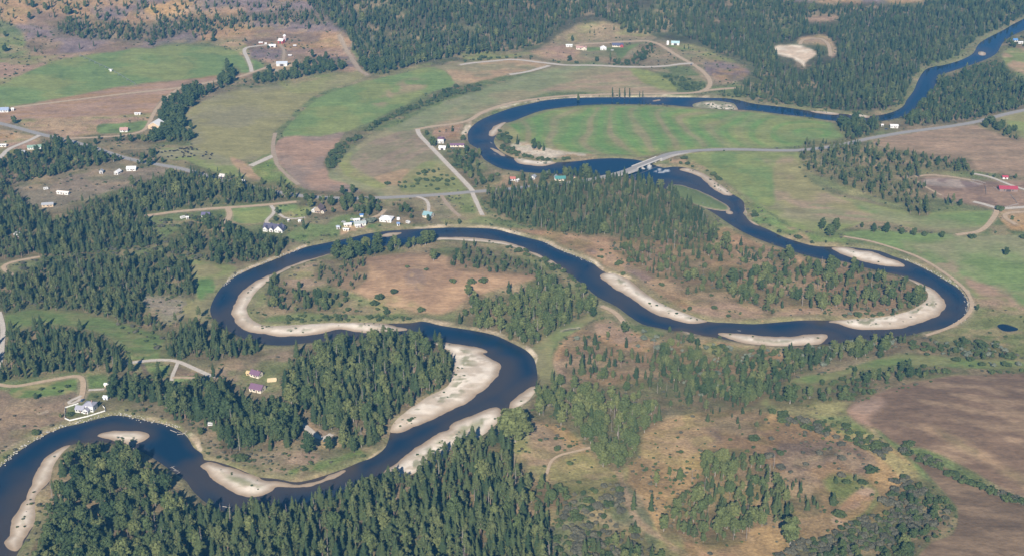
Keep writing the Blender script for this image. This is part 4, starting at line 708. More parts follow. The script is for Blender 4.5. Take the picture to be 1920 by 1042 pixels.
road('gravel_road', [(783, 243), (787, 254), (805, 273), (830, 299), (855, 325), (880, 351), (886, 359)], 5.8, M_GRAV, 'straight diagonal gravel lane past the white houses')
road('farm_track', [(886, 362), (892, 376), (899, 392), (905, 404)], 4.5, M_GRAV, 'gravel lane going down towards the river from the highway', ragged=.3)
road('dirt_road', [(258, 407), (290, 403), (330, 397.5), (400, 391.5), (455, 388), (500, 384.5), (556, 379)], 6, M_DIRT, 'tan dirt road along the forest edge at left')
road('farm_track', [(427, 391), (431, 400), (429, 409), (424, 417), (430, 424)], 6, M_DIRT, 'tan drive dropping from the dirt road')
road('driveway', [(508, 386), (514, 393), (514, 400), (506, 408), (496, 418), (505, 420)], 4, M_GRAV, 'grey driveway to the blue roofed house')
road('driveway', [(524, 402), (531, 408), (541, 411), (560, 410.5), (572, 408)], 3.4, M_GRAV, 'grey driveway right of the blue roofed house')
road('driveway', [(781, 369.5), (796, 373), (803, 382), (804, 393), (802, 402)], 3.6, M_GRAV, 'pale driveway to the teal roofed house')
road('farm_track', [(828, 367), (836, 380), (848, 394), (862, 406)], 4, M_TRK, 'thin dirt path between highway and river', ragged=.3)
road('driveway', [(690, 411), (705, 407), (716, 402), (721, 394)], 5, M_DIRT, 'tan driveway to the trailer yard')
road('gravel_road', [(75, 482), (50, 486), (22, 492), (6, 498), (10, 508), (28, 518)], 4.5, M_DIRT, 'tan bend of road among the left woods')
road('gravel_road', [(-2, 585), (3, 600), (6, 620), (4, 645), (2, 670), (-6, 700)], 4.5, M_GRAV, 'pale road along the left edge')
road('gravel_road', [(238, 681), (270, 677), (305, 674.5), (332, 677), (362, 690), (402, 708)], 4.6, M_GRAV, 'pale gravel road through the left clearing')
road('driveway', [(334, 679), (329, 692), (323, 703), (322, 714)], 3.2, M_GRAV, 'small gravel spur off the pale road')
road('farm_track', [(323, 708), (355, 708), (392, 712)], 3.5, M_DIRT, 'thin tan path in the left clearing', ragged=.3)
road('gravel_road', [(-20, 718), (8, 723), (30, 725), (65, 718), (110, 710), (140, 704.5), (150, 704), (156, 713), (156, 730), (153, 745), (150, 752)], 4.6, M_DIRT, 'curved tan drive to the white fenced house')
road('driveway', [(153, 742), (144, 747.5), (130, 751), (123, 756), (126, 759.5), (137, 757.5), (147, 753), (152, 747)], 3, M_GRAV, 'small loop drive beside the white fenced house')
road('driveway', [(166, 731.5), (180, 731), (196, 730)], 3, M_GRAV, 'short pale drive to the small shed')
road('driveway', [(566, 795), (580, 806), (593, 817), (604, 826), (622, 814)], 5, M_GRAV, 'pale drive to the camper by the trees')
road('levee_track', [(1582, 444), (1612, 449), (1640, 455), (1700, 474), (1732, 488), (1762, 506), (1800, 534), (1819, 558), (1822, 575), (1815, 590), (1795, 606), (1765, 620), (1736, 629)], 3.6, M_DIRT, 'pale levee track around the right river bend')
road('farm_track', [(1793, 441), (1812, 438.5), (1832, 436), (1850, 425), (1866, 404), (1869, 395)], 5.5, M_DIRT, 'tan track beside the right pasture')
road('farm_track', [(1825, 379), (1850, 385), (1872, 392), (1893, 391), (1925, 389)], 6, M_GRAV, 'pale lane below the corral')
road('farm_track', [(1925, 398), (1890, 400), (1882, 405), (1888, 412), (1905, 422)], 5, M_DIRT, 'tan loop track at the right edge')
road('gravel_road', [(1715, 332), (1745, 329), (1780, 332), (1820, 339)], 4, M_DIRT, 'pale gravel lane along the top of the corral')
road('gravel_road', [(1822, 326), (1850, 331), (1870, 338), (1900, 350), (1940, 362)], 4.5, M_GRAV, 'pale gravel lane behind the red barn')
road('farm_track', [(1720, 342), (1745, 357), (1765, 367)], 3, M_DIRT, 'pale path at the left side of the corral')
road('farm_track', [(1025, 889), (1030, 872), (1033, 863), (1042, 856), (1062, 850), (1082, 846), (1112, 838)], 2.4, M_DIRT, 'pale curved track in the dry grass by the cottonwoods')
road('farm_track', [(1128, 574), (1150, 584), (1160, 592), (1171, 607)], 5, M_DIRT, 'tan path beside the middle river reach', ragged=.3)
road('farm_track', [(636, 66), (648, 92), (662, 114), (674, 132), (690, 142)], 6, M_TRK, 'tan track down the edge of the far forest', ragged=.3)
road('gravel_road', [(1500, 84), (1505, 76), (1522, 73), (1540, 74), (1552, 83), (1556, 95), (1557, 106)], 5.5, M_DIRT, 'tan loop road at the gravel pit')
for q in BARE:
    q = np.array(q, float); m = inside(PX, PY, q); GC[m] = _keep[m]
# worn shoulders along every road
for rx, ry, w in ROADLINES:
    m = np.nonzero((GX > rx.min()-12) & (GX < rx.max()+12) & (GY > ry.min()-12) & (GY < ry.max()+12))[0]
    d = np.full(len(m), 1e9)
    for k in range(0, len(rx)): d = np.minimum(d, (GX[m]-rx[k])**2+(GY[m]-ry[k])**2)
    d = np.sqrt(d)+5*(n_mid[m]-.5)
    ww = (1-sstep(w/2+.3, w/2+2.6, d))*.6
    GC[m] = lerp(GC[m], np.repeat(C((.33, .265, .175)), len(m), 0), ww[:, None])
# wheel tracks of the pivot sprinkler
_m = np.nonzero((PX > 0) & (PX < 500) & (PY > 84) & (PY < 204) & (OBJ > 0))[0]
_hx, _hy, _ = unproj(np.array([208.]), np.array([134.]))
_r = np.hypot(GX[_m]-_hx[0], GY[_m]-_hy[0]); _t = np.abs((_r % 46)-23)
_w = (1-sstep(1.5, 5, _t))*.35*(GC[_m][:, 1] > GC[_m][:, 0]*1.15)
GC[_m] = lerp(GC[_m], np.repeat(C((.10, .15, .06)), len(_m), 0), _w[:, None])
# streaks of worn and lusher grass over all the open land
_st = fbm(GX+0.4*GY, GY*2.2, 34, 71, 4)
GC *= (0.84+0.32*_st)[:, None]
_rough = (OBJ == 0)
GC *= np.where(_rough, 0.80+0.40*fbm(GX, GY, 11, 72, 3), 0.86+0.28*fbm(GX, GY*1.6, 9, 72, 3))[:, None]
_pt = sstep(.52, .68, fbm(GX, GY*1.5, 24, 75, 4))*_rough*.55
GC[:] = lerp(GC, GC*np.array([[.72, .86, .62]]), _pt[:, None])
_pt = sstep(.58, .72, fbm(GX, GY*1.5, 30, 77, 4))*_rough*.5
GC[:] = lerp(GC, np.repeat(C((.34, .245, .145)), len(GX), 0), _pt[:, None])
GC = np.clip(GC, 0.01, 0.8)

# ------------------------------------------------------------------ write ground objects out of the one lattice
qv = QUADS
OBJ_ID = len(OBJ_LIST); OBJ_LIST.append(('hillside', 'forested and brushy hillside rising behind the valley'))
fo = OBJ[qv[:, 0]].copy()
hq = GH[qv].mean(1)
fo[(fo == 0) & (hq > 2.5) & (GY[qv[:, 0]] > 1500)] = OBJ_ID
GROUND_CO = np.stack([GX, GY, GZ], 1)
used_names = {}
for k, (nm, lab) in enumerate(OBJ_LIST):
    q = qv[fo == k]
    if not len(q): continue
    me = np_mesh(nm, GROUND_CO, q, GC)
    o = link(nm, me, M_FIELD if k not in (0, OBJ_ID) else M_ROUGH)
    tag(o, lab, nm.replace('_', ' '), None, 'structure')
# water: one sheet under the bank tops
wq = QUADS[(CD[QUADS].min(1) < bw[QUADS].max(1)*0.9)]
wco = np.stack([GX, GY, np.full(len(GX), WATER_Z)], 1)
barD = np.full(len(GX), 60.0)
BARW = [world_poly(cr(b[0], True, 3)) for b in BARS]
for bp in BARW:
    barD = np.minimum(barD, sdf_box(GX, GY, bp, 60.0))
shallow = 1-sstep(-2, 24, barD+34*(fbm(GX, GY, 45, 91, 3)-.5))
edge = 1-sstep(0, 9, -CD)
depthf = np.clip(0.75*shallow+.4*edge+.18*sstep(.58, .78, fbm(GX, GY, 70, 93, 3)), 0, 1)
WC = lerp(np.repeat(C((.005, .024, .054)), len(GX), 0), np.repeat(C((.066, .052, .042)), len(GX), 0), depthf[:, None])
_fm = (PX > 1205) & (PX < 1262) & (PY > 308) & (PY < 328)
_f = _fm*sstep(.56, .68, fbm(GX, GY*.6, 7, 97, 3))*.8
WC = lerp(WC, np.repeat(C((.6, .62, .62)), len(GX), 0), _f[:, None])
mw, nt, b = new_mat('river_water')
at = N(nt, 'ShaderNodeAttribute', attribute_name='Col'); nt.links.new(at.outputs['Color'], b.inputs['Base Color'])
b.inputs['Roughness'].default_value = 0.05; b.inputs['IOR'].default_value = 1.33; b.inputs['Specular IOR Level'].default_value = 0.38
geo = N(nt, 'ShaderNodeNewGeometry'); mp = N(nt, 'ShaderNodeMapping'); mp.inputs['Scale'].default_value = (.5, 1.2, 1)
nt.links.new(geo.outputs['Position'], mp.inputs['Vector'])
nz = N(nt, 'ShaderNodeTexNoise'); nz.inputs['Scale'].default_value = 0.5; nz.inputs['Detail'].default_value = 3
nt.links.new(mp.outputs['Vector'], nz.inputs['Vector'])
bp_ = N(nt, 'ShaderNodeBump'); bp_.inputs['Strength'].default_value = 0.045; bp_.inputs['Distance'].default_value = 0.3
nt.links.new(nz.outputs['Fac'], bp_.inputs['Height']); nt.links.new(bp_.outputs['Normal'], b.inputs['Normal'])
tag(link('river', np_mesh('river', wco, wq, WC), mw), 'deep blue winding river with brown shallows', 'river', None, 'structure')
def pond(pts, lab):
    w = world_poly(cr(pts, True, 4), 0.06)
    me = bpy.data.meshes.new('pond'); me.from_pydata([(a, b__, .06) for a, b__ in w], [], [tuple(range(len(w)))[::-1]])
    at_ = me.color_attributes.new('Col', 'FLOAT_COLOR', 'POINT'); at_.data.foreach_set('color', np.tile(np.array([.006, .016, .034, 1], np.float32), len(w)))
    tag(link('pond', me, mw), lab, 'pond', None, 'structure')
pond([(1870, 610), (1880, 607), (1893, 610), (1908, 615), (1906, 619), (1890, 621), (1878, 618)], 'small dark blue pond in the wetland at right')
# bars
for (pts, hh, nm, lab), bp in zip(BARS, BARW):
    d = sdf_box(GX, GY, bp, 30.0)
    d = d+(fbm(GX, GY, 13, 63, 3)-.5)*5.0*(d < 25)
    z = WATER_Z+np.clip(-d*hh*0.10, -0.9, hh*(0.8+.4*fbm(GX, GY, 14, 55, 2)))
    sel = QUADS[(d[QUADS].min(1) < 7)]
    if not len(sel): continue
    wet = sstep(0, 10, -d)[:, None]
    fb = fbm(GX*1.3, GY*3, 22, 57, 3); silt = sstep(.54, .64, fbm(GX, GY*2.2, 17, 67, 4))*sstep(2, 8, -d)*.55; tuft = sstep(.6, .68, fbm(GX, GY, 9, 69, 3))*sstep(7, 14, -d)*sstep(-3, -14, CD-0)*0 + sstep(.56, .66, fbm(GX, GY, 8, 69, 3))*sstep(5, 12, -d)*sstep(-26, -6, CD)*.8
    bc = lerp(np.repeat(C((.34, .26, .18)), len(GX), 0), lerp(np.repeat(C((.74, .66, .55)), len(GX), 0), np.repeat(C((.66, .57, .46)), len(GX), 0), sstep(.4, .65, fb)[:, None]), wet)
    bc = lerp(bc, np.repeat(C((.42, .33, .235)), len(GX), 0), silt[:, None]); bc = lerp(bc, np.repeat(C((.19, .20, .10)), len(GX), 0), tuft[:, None])
    if nm == 'gravel_bar': bc = lerp(bc, np.repeat(C((.18, .19, .10)), len(GX), 0), (sstep(.42, .56, fbm(GX, GY, 12, 59, 3))*.8)[:, None])
    if nm == 'river_island': bc = lerp(bc, np.repeat(C((.13, .165, .065)), len(GX), 0), (sstep(.5, 3.5, -d))[:, None])
    if 'tufts' in lab or 'spindle' in lab or 'gravelly' in lab: bc = lerp(bc, np.repeat(C((.30, .30, .17)), len(GX), 0), (sstep(.5, .6, fbm(GX, GY, 10, 61, 3))*sstep(6, 14, -d)*.8)[:, None])
    tag(link(nm, np_mesh(nm, np.stack([GX, GY, z], 1), sel, bc), M_SAND), lab, nm.replace('_', ' '), None, 'structure')

# ------------------------------------------------------------------ buildings, bridge, vehicles, fences
CLEAR = []
_mats = {}
def mat(rgb, rough=.8, spec=.2, var=.06, metallic=0.0):
    k = (rgb, rough, metallic)
    if k not in _mats: _mats[k] = flat_mat('paint_%d' % len(_mats), rgb, rough, spec, var, .6, metallic)
    return _mats[k]
WHITE = (.60, .60, .58); CREAM = (.62, .56, .46); GREYW = (.42, .42, .42); BROWNW = (.22, .15, .10); REDW = (.36, .07, .07); TANW = (.48, .37, .25)
R_SLATE = (.085, .082, .125); R_PURP = (.165, .095, .15); R_BROWN = (.15, .11, .105); R_RED = (.34, .055, .08); R_TEAL = (.06, .20, .19); R_GREY = (.33, .345, .37); R_WHITE = (.72, .72, .72)
R_BLUE = (.28, .34, .46); R_PINK = (.40, .25, .22); R_GREEN = (.20, .30, .24); R_STEEL = (.48, .53, .60); GLASS = (.03, .04, .055)
M_GLASS = flat_mat('window_glass', GLASS, .12, .5, .0)
def poly_obj(name, v, f, m, parent=None, smooth=False):
    me = bpy.data.meshes.new(name); me.from_pydata([tuple(p) for p in v], [], f); me.update()
    if smooth: me.polygons.foreach_set('use_smooth', np.ones(len(me.polygons), bool))
    return link(name, me, m, parent)
def box_vf(c, s, V=None, F_=None):
    V = [] if V is None else V; F_ = [] if F_ is None else F_; k = len(V)
    x, y, z = c; a, b, h = s[0]/2, s[1]/2, s[2]/2
    V += [(x-a, y-b, z-h), (x+a, y-b, z-h), (x+a, y+b, z-h), (x-a, y+b, z-h), (x-a, y-b, z+h), (x+a, y-b, z+h), (x+a, y+b, z+h), (x-a, y+b, z+h)]
    F_ += [(k, k+3, k+2, k+1), (k+4, k+5, k+6, k+7), (k, k+1, k+5, k+4), (k+1, k+2, k+6, k+5), (k+2, k+3, k+7, k+6), (k+3, k, k+4, k+7)]
    return V, F_
def box(name, c, s, m, parent): return poly_obj(name, *box_vf(c, s), m, parent)
def extr(profile, a, b, axis):
    """profile (u,z) closed, extruded from a to b along axis"""
    n = len(profile); V = []
    for t in (a, b):
        for u, z in profile: V.append((t, u, z) if axis == 'x' else (u, t, z))
    Fs = [tuple(range(n)), tuple(range(2*n-1, n-1, -1))]+[(i, n+i, n+(i+1) % n, (i+1) % n) for i in range(n)]
    return V, Fs
def root_at(nm, px, py, rot, label, cat, group=None):
    x, y, z = pt(px, py)
    o = bpy.data.objects.new(nm, None); COL.objects.link(o); o.location = (x, y, z+.02); o.rotation_euler = (0, 0, math.radians(rot))
    tag(o, label, cat, group); return o
def pt(px, py):
    x, y, z = unproj(np.array([float(px)]), np.array([float(py)])); return float(x[0]), float(y[0]), float(z[0])
def block(root, dx, dy, w, d, hw, rise, axis, wall, roof, style='gable', win=3, door=True, barn=False, chimney=False, ov=.5):
    WM, RM = mat(wall), mat(roof, .6, .3)
    if style == 'hip':
        V, Fs = box_vf((dx, dy, hw/2), (w, d, hw)); poly_obj('wall', V, Fs, WM, root)
        a, b = w/2+ov, d/2+ov; r = max(w, d)/2-min(w, d)/2; rx, ry = (r, 0) if w >= d else (0, r)
        e = .15 if r > .1 else .1
        V = [(dx-a, dy-b, hw), (dx+a, dy-b, hw), (dx+a, dy+b, hw), (dx-a, dy+b, hw), (dx-a, dy-b, hw+.2), (dx+a, dy-b, hw+.2), (dx+a, dy+b, hw+.2), (dx-a, dy+b, hw+.2),
             (dx-rx-(e if w >= d else 0), dy-ry-(0 if w >= d else e), hw+rise), (dx+rx+(e if w >= d else 0), dy+ry+(0 if w >= d else e), hw+rise)]
        if w >= d: top = [(4, 5, 9, 8), (5, 6, 9), (6, 7, 8, 9), (7, 4, 8)]
        else: top = [(4, 5, 8), (5, 6, 9, 8), (6, 7, 9), (7, 4, 8, 9)]
        rf = poly_obj('roof', V, [(3, 2, 1, 0), (0, 1, 5, 4), (1, 2, 6, 5), (2, 3, 7, 6), (3, 0, 4, 7)]+top, RM, root)
    else:
        span, ln = (d, w) if axis == 'x' else (w, d)
        cu, ct = (dy, dx) if axis == 'x' else (dx, dy)
        prof = [(cu-span/2, 0), (cu+span/2, 0), (cu+span/2, hw), (cu, hw+rise-.06), (cu-span/2, hw)]
        poly_obj('wall', *extr(prof, ct-ln/2, ct+ln/2, axis), WM, root)
        sl = rise/(span/2); e = hw-ov*sl
        th = .2
        rp = [(cu-span/2-ov, e), (cu, hw+rise), (cu+span/2+ov, e), (cu+span/2+ov, e+th), (cu, hw+rise+th), (cu-span/2-ov, e+th)]
        rf = poly_obj('roof', *extr(rp, ct-ln/2-ov, ct+ln/2+ov, axis), RM, root)
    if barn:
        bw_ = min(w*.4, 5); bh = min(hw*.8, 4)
        box('dark_doorway', (dx, dy-d/2-.04, bh/2), (bw_, .12, bh), mat((.07, .055, .05)), root)  # dark panel set proud of the wall, its colour imitates a shaded open doorway
    elif door: box('door', (dx+w*.12, dy-d/2-.03, 1.05), (1.0, .1, 2.1), mat((.16, .10, .08)), root)
    for i in range(win):
        t = (i+.5)/win-.5
        if not barn and door and abs(t-.12) < .09: t -= .16
        if barn and abs(t)*w < 3.4: continue
        wn_ = box('window', (dx+t*w*.92, dy-d/2-.03, min(hw*.58, 1.7)), (1.3, .1, 1.1), M_GLASS, root)
    if win:
        for sx in (-1, 1): box('window', (dx+sx*(w/2+.03), dy, min(hw*.58, 1.7)), (.1, 1.3, 1.1), M_GLASS, root)
    if chimney: box('chimney', (dx+w*.2, dy+.2, hw+rise+.3), (.8, .7, 1.6), mat((.3, .2, .17)), rf)
def house(nm, px, py, rot, label, cat, *blocks):
    r = root_at(nm, px, py, rot, label, cat); R = 0
    for b in blocks:
        kw = dict(b[-1]) if isinstance(b[-1], dict) else {}; a = b[:-1] if kw else b
        block(r, *a, **kw); R = max(R, math.hypot(a[0], a[1])+max(a[2], a[3])*.62+1.5)
    CLEAR.append((r.location.x, r.location.y, R)); 
    # keep the view from the air to each house: no tall tree close in front of it
    CLEAR.append((r.location.x, r.location.y-R*.9, R*.9))
    return r
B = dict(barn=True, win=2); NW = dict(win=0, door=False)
house('farmhouse', 9, 209.5, 5, 'white farmhouse with pale blue roof at the left edge by the pivot field', 'house', (0, 0, 11, 8, 3, 2.6, 'x', WHITE, R_BLUE, dict(chimney=True)))
house('shed', 24.5, 208, 0, 'small white shed right of the farmhouse at the left edge', 'shed', (0, 0, 3, 3, 2.6, 1.2, 'x', WHITE, R_WHITE, dict(win=1)))
house('mobile_home', 6, 275, 6, 'white mobile home below the gravel turnoff at the left edge', 'mobile home', (0, 0, 8, 4, 2.6, .6, 'x', WHITE, R_WHITE))
house('house', 65, 279, 12, 'long green roofed house with white front beside the gravel road', 'house', (0, 0, 16, 6, 2.8, 1.8, 'x', WHITE, R_GREEN, dict(win=5)))
house('shed', 42, 287, 12, 'low pale shed left of the long green roofed house', 'shed', (0, 0, 6, 3.6, 2.3, .9, 'x', WHITE, R_GREY, dict(win=1)))
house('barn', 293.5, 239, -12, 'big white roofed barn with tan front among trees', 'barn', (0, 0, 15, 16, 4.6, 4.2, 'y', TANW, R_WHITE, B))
house('cottage', 233, 246.5, 3, 'small cottage with pinkish roof on the green lawn', 'house', (0, 0, 9.5, 7, 2.8, 2.2, 'x', WHITE, R_PINK, dict(chimney=True)))
house('mobile_home', 258.5, 215.5, 0, 'small white mobile home alone in the brown field', 'mobile home', (0, 0, 7.5, 3.6, 2.4, .5, 'x', WHITE, R_WHITE, dict(win=2)))
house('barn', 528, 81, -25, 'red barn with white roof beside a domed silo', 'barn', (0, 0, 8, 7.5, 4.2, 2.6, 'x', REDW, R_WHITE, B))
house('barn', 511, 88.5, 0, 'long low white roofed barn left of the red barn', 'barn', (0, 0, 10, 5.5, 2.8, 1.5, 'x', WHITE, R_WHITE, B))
house('shed', 498.5, 84.5, 0, 'tiny white shed left of the long white barn', 'shed', (0, 0, 2.6, 2.6, 2.4, .8, 'x', WHITE, R_WHITE, dict(win=1)))
house('shed', 489, 82, 5, 'low red walled shed with white roof above the farm lane', 'shed', (0, 0, 5.5, 2.6, 1.8, .7, 'x', (.45, .22, .2), R_WHITE, dict(win=1)))
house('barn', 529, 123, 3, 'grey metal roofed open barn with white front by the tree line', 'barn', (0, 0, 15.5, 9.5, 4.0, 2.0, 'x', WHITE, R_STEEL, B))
house('livestock_shelter', 553, 87.5, 0, 'small dark livestock shelter with white roof, upper of two', 'shelter', (0, 0, 4.2, 3, 1.9, .6, 'x', (.15, .12, .12), R_WHITE, NW))
house('livestock_shelter', 544, 106, 0, 'small dark livestock shelter with white roof, lower of two', 'shelter', (0, 0, 4.4, 3, 1.9, .6, 'x', (.15, .12, .12), R_WHITE, NW))
house('shed', 190.5, 325, 0, 'small grey roofed shed on the brown slope, leftmost of three buildings', 'shed', (0, 0, 4.2, 4.5, 3, 1.4, 'y', GREYW, R_GREY, dict(win=1)))
house('cabin', 221, 326, -18, 'narrow white cabin in the middle of three on the brown slope', 'house', (0, 0, 5, 7.5, 3, 1.8, 'y', WHITE, R_WHITE, dict(win=2)))
house('house', 247, 319, 4, 'white house with white roof under trees, rightmost of three', 'house', (0, 0, 10.5, 8, 3, 1.7, 'x', WHITE, R_WHITE))
house('mobile_home', 119, 364, -14, 'long white mobile home at the forest top on the brown slope', 'mobile home', (0, 0, 14, 4.6, 2.7, .9, 'x', WHITE, (.75, .68, .62), dict(win=4)))
house('workshop', 90, 387, 10, 'tan walled workshop with grey roof at the forest edge', 'workshop', (0, 0, 12, 6, 3, 1.4, 'x', TANW, R_GREY, dict(win=3)))
house('cabin', 31, 444, 20, 'white cabin in a small clearing in the left forest', 'house', (0, 0, 4, 4, 3, 1.5, 'y', WHITE, R_WHITE, dict(win=1)))
house('shed', 35, 440, 20, 'narrow pale shed behind the white cabin in the left forest', 'shed', (0, 0, 2.6, 3.4, 2.6, 1, 'y', (.55, .6, .66), R_STEEL, dict(win=1)))
house('cabin', 386.5, 406, -4, 'dark roofed cabin with white front along the dirt road', 'house', (0, 0, 8.6, 5.5, 2.7, 2.2, 'x', WHITE, (.11, .10, .17), dict(win=3)))
house('shed', 352, 411, 0, 'small white shed in trees below the dirt road', 'shed', (0, 0, 2.2, 2.2, 2.6, .6, 'x', WHITE, R_WHITE, dict(win=1)))
house('house', 515, 431, -14, 'large slate blue roofed house with several white gables', 'house', (0, 0, 22, 8, 3.2, 3.4, 'x', WHITE, R_SLATE, dict(win=6, chimney=True)), (7.2, -2.5, 8.5, 9, 3.3, 4.3, 'y', WHITE, R_SLATE, dict(win=3)),
      (-7.5, -4.6, 5, 5.5, 3, 2.4, 'y', WHITE, R_SLATE, dict(win=2, door=False)), (-1, -4.6, 4, 5.2, 3, 2.2, 'y', WHITE, R_SLATE, dict(win=1)), (-6.5, 5, 4.5, 4.5, 2.8, 2, 'y', WHITE, R_SLATE, dict(win=1, door=False)))
house('chalet', 599, 397, -18, 'cream chalet with steep brown gable roof on the river lawn', 'house', (0, 0, 7, 10, 4.2, 3.8, 'y', (.34, .27, .21), R_BROWN, dict(win=3)), (-5.5, -1.5, 3.4, 6, 2.6, 1.2, 'y', WHITE, R_WHITE, dict(win=1, door=False)), (5.5, -1.5, 3, 5, 2.6, 1.2, 'y', CREAM, R_BROWN, dict(win=1, door=False)))
house('garden_shed', 562, 416.5, 0, 'small domed white garden shed left of the dark blue conifer', 'shed', (0, 0, 2.6, 2.6, 2, 1.2, 'x', WHITE, R_WHITE, dict(style='hip', win=0)))
house('garden_shed', 541, 416, 0, 'tiny white garden shed beside the blue roofed house', 'shed', (0, 0, 1.6, 1.6, 2.2, .8, 'x', WHITE, R_WHITE, dict(style='hip', win=0)))
house('shed', 634, 429, 10, 'small silver hip roofed shed at the left of the trailer yard', 'shed', (0, 0, 3.4, 4, 2.6, 1.2, 'x', GREYW, R_STEEL, dict(style='hip', win=1)))
house('mobile_home', 652, 424, 8, 'white roofed mobile home in the front of the trailer yard', 'mobile home', (0, 0, 7.5, 4.6, 2.7, .8, 'x', CREAM, R_WHITE, dict(win=3)))
house('mobile_home', 649, 433, -4, 'cream mobile home nearest the river in the trailer yard', 'mobile home', (0, 0, 5.8, 3, 2.4, .5, 'x', CREAM, R_WHITE, dict(win=2)))
house('workshop', 675, 422, 12, 'long grey green roofed workshop in the trailer yard', 'workshop', (0, 0, 12, 6, 3, 1.5, 'x', WHITE, (.34, .38, .37), dict(win=3)))
house('mobile_home', 668.5, 415.5, 14, 'white roofed mobile home behind the workshop in the trailer yard', 'mobile home', (0, 0, 6.5, 4.2, 2.7, .6, 'x', WHITE, R_WHITE, dict(win=2)))
house('mobile_home', 671, 423.5, 8, 'small white mobile home wedged before the workshop', 'mobile home', (0, -4, 5, 2.6, 2.4, .4, 'x', WHITE, R_WHITE, dict(win=2)))
house('canopy_shelter', 678, 406, 6, 'bright blue roofed canopy shelter above the trailer yard', 'canopy', (0, 0, 3.4, 2.6, 2.2, .8, 'x', WHITE, (.08, .18, .40), NW))
house('machine_hall', 725, 414, -12, 'large white hall with broad low white roof by the river', 'hall', (0, 0, 13, 10, 3.4, 2.6, 'x', WHITE, R_WHITE, dict(style='hip', win=3)))
house('shed', 747, 423, 0, 'small blue roofed white shed on the river bank', 'shed', (0, 0, 2.6, 2.8, 2.8, .9, 'x', WHITE, (.16, .25, .42), dict(win=1)))
house('house', 803, 406.5, -24, 'teal grey roofed house at the end of the pale driveway', 'house', (0, 0, 9.5, 8, 3, 2.8, 'x', CREAM, (.20, .33, .35), dict(chimney=True)), (2.5, -4.4, 3.6, 3, 2.8, 1.4, 'y', CREAM, (.20, .33, .35), dict(win=1, door=False)))
house('house', 827, 267.5, -6, 'tall white two storey house with purple brown hip roof', 'house', (0, 0, 7.5, 7.5, 5.6, 1.9, 'x', WHITE, R_PURP, dict(style='hip', win=3, chimney=True)))
house('garage', 829.5, 280, -6, 'white metal garage in front of the two storey house', 'garage', (0, 0, 8, 6.5, 2.8, 1.5, 'x', WHITE, R_WHITE, B))
house('long_house', 857, 275, 2, 'long low house with purple brown roof by the oval bend', 'house', (0, 0, 16.5, 4.6, 2.6, 1.3, 'x', CREAM, R_PURP, dict(win=5)))
house('cabin', 961, 338, -4, 'coral red roofed cabin on the grassy bank', 'house', (0, 0, 6.4, 5, 2.6, 1.5, 'x', WHITE, (.40, .14, .11), dict(win=2)))
house('shed', 970, 341, -30, 'small white shed right of the coral roofed cabin', 'shed', (0, 0, 2.4, 4, 2.4, .7, 'y', WHITE, R_WHITE, dict(win=1)))
house('cabin', 1000, 335, -20, 'grey white roofed cabin hidden in riverside trees', 'house', (0, 0, 5, 6, 2.7, 1.5, 'y', WHITE, R_GREY, dict(win=2)))
house('house', 1050.5, 338, 3, 'teal green roofed house with a white gabled wing', 'house', (0, 0, 11.5, 5.5, 2.8, 2.2, 'x', CREAM, R_TEAL, dict(win=4)), (-4.2, 3.2, 4.6, 6, 2.8, 2.4, 'y', WHITE, R_GREY, dict(win=1, door=False)))
house('cabin', 1077.5, 337, 0, 'small brown cabin beside the tall bright cottonwood', 'house', (0, 0, 4.2, 4, 2.8, 1.8, 'y', TANW, R_BROWN, dict(win=1)))
house('mobile_home', 1067, 88, 2, 'long white mobile home, leftmost of the far farm buildings', 'mobile home', (0, 0, 9.5, 4.6, 3, .8, 'x', WHITE, (.7, .76, .72), dict(win=3)))
house('house', 1090, 92.5, -6, 'pink roofed farmhouse with a cream porch wing', 'house', (0, 0, 15, 7, 2.8, 2, 'x', CREAM, R_PINK, dict(win=4)), (4.6, -3, 7, 6, 2.8, 2.2, 'y', CREAM, R_PINK, dict(win=2)))
house('house', 1131, 93, 0, 'white house with pyramid roof in the far farm lawn', 'house', (0, 0, 9, 9, 2.6, 3.4, 'x', WHITE, R_WHITE, dict(style='hip', win=3)))
house('house', 1158, 87.5, -3, 'dark blue roofed long farmhouse on the far lawn', 'house', (0, 0, 16, 7, 2.8, 2.6, 'x', CREAM, (.09, .095, .15), dict(win=5, chimney=True)), (6, -2.6, 5, 5, 2.8, 2, 'y', REDW, (.09, .095, .15), dict(win=1, door=False)))
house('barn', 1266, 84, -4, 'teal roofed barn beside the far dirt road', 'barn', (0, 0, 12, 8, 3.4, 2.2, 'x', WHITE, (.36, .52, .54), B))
house('mobile_home', 1676, 239.5, -6, 'white mobile home with white roof between river and highway', 'mobile home', (0, 0, 9.5, 6, 3.2, 1.0, 'x', WHITE, R_WHITE, dict(win=3)))
house('shed', 1654, 237, 0, 'tiny white shed left of the white mobile home by the highway', 'shed', (0, 0, 2.4, 2.4, 2.2, .6, 'x', WHITE, R_WHITE, dict(win=1)))
house('cabin', 1903, 78, 5, 'white cabin with bright blue roof at the upper right edge', 'house', (0, 0, 6.5, 5, 2.8, 1.8, 'x', WHITE, (.10, .22, .44), dict(win=2)))
house('mobile_home', 1913, 82, 0, 'white mobile home beside the blue roofed cabin', 'mobile home', (0, 0, 7, 4, 2.6, .6, 'x', WHITE, R_WHITE, dict(win=2)))
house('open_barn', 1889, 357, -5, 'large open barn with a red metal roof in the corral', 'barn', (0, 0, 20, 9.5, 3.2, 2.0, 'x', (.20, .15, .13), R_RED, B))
house('shed', 1884, 335, -4, 'small red shed with a white ridge stripe near the corral', 'shed', (0, 0, 6, 4.4, 2.4, 1.3, 'x', WHITE, R_RED, dict(win=1)))
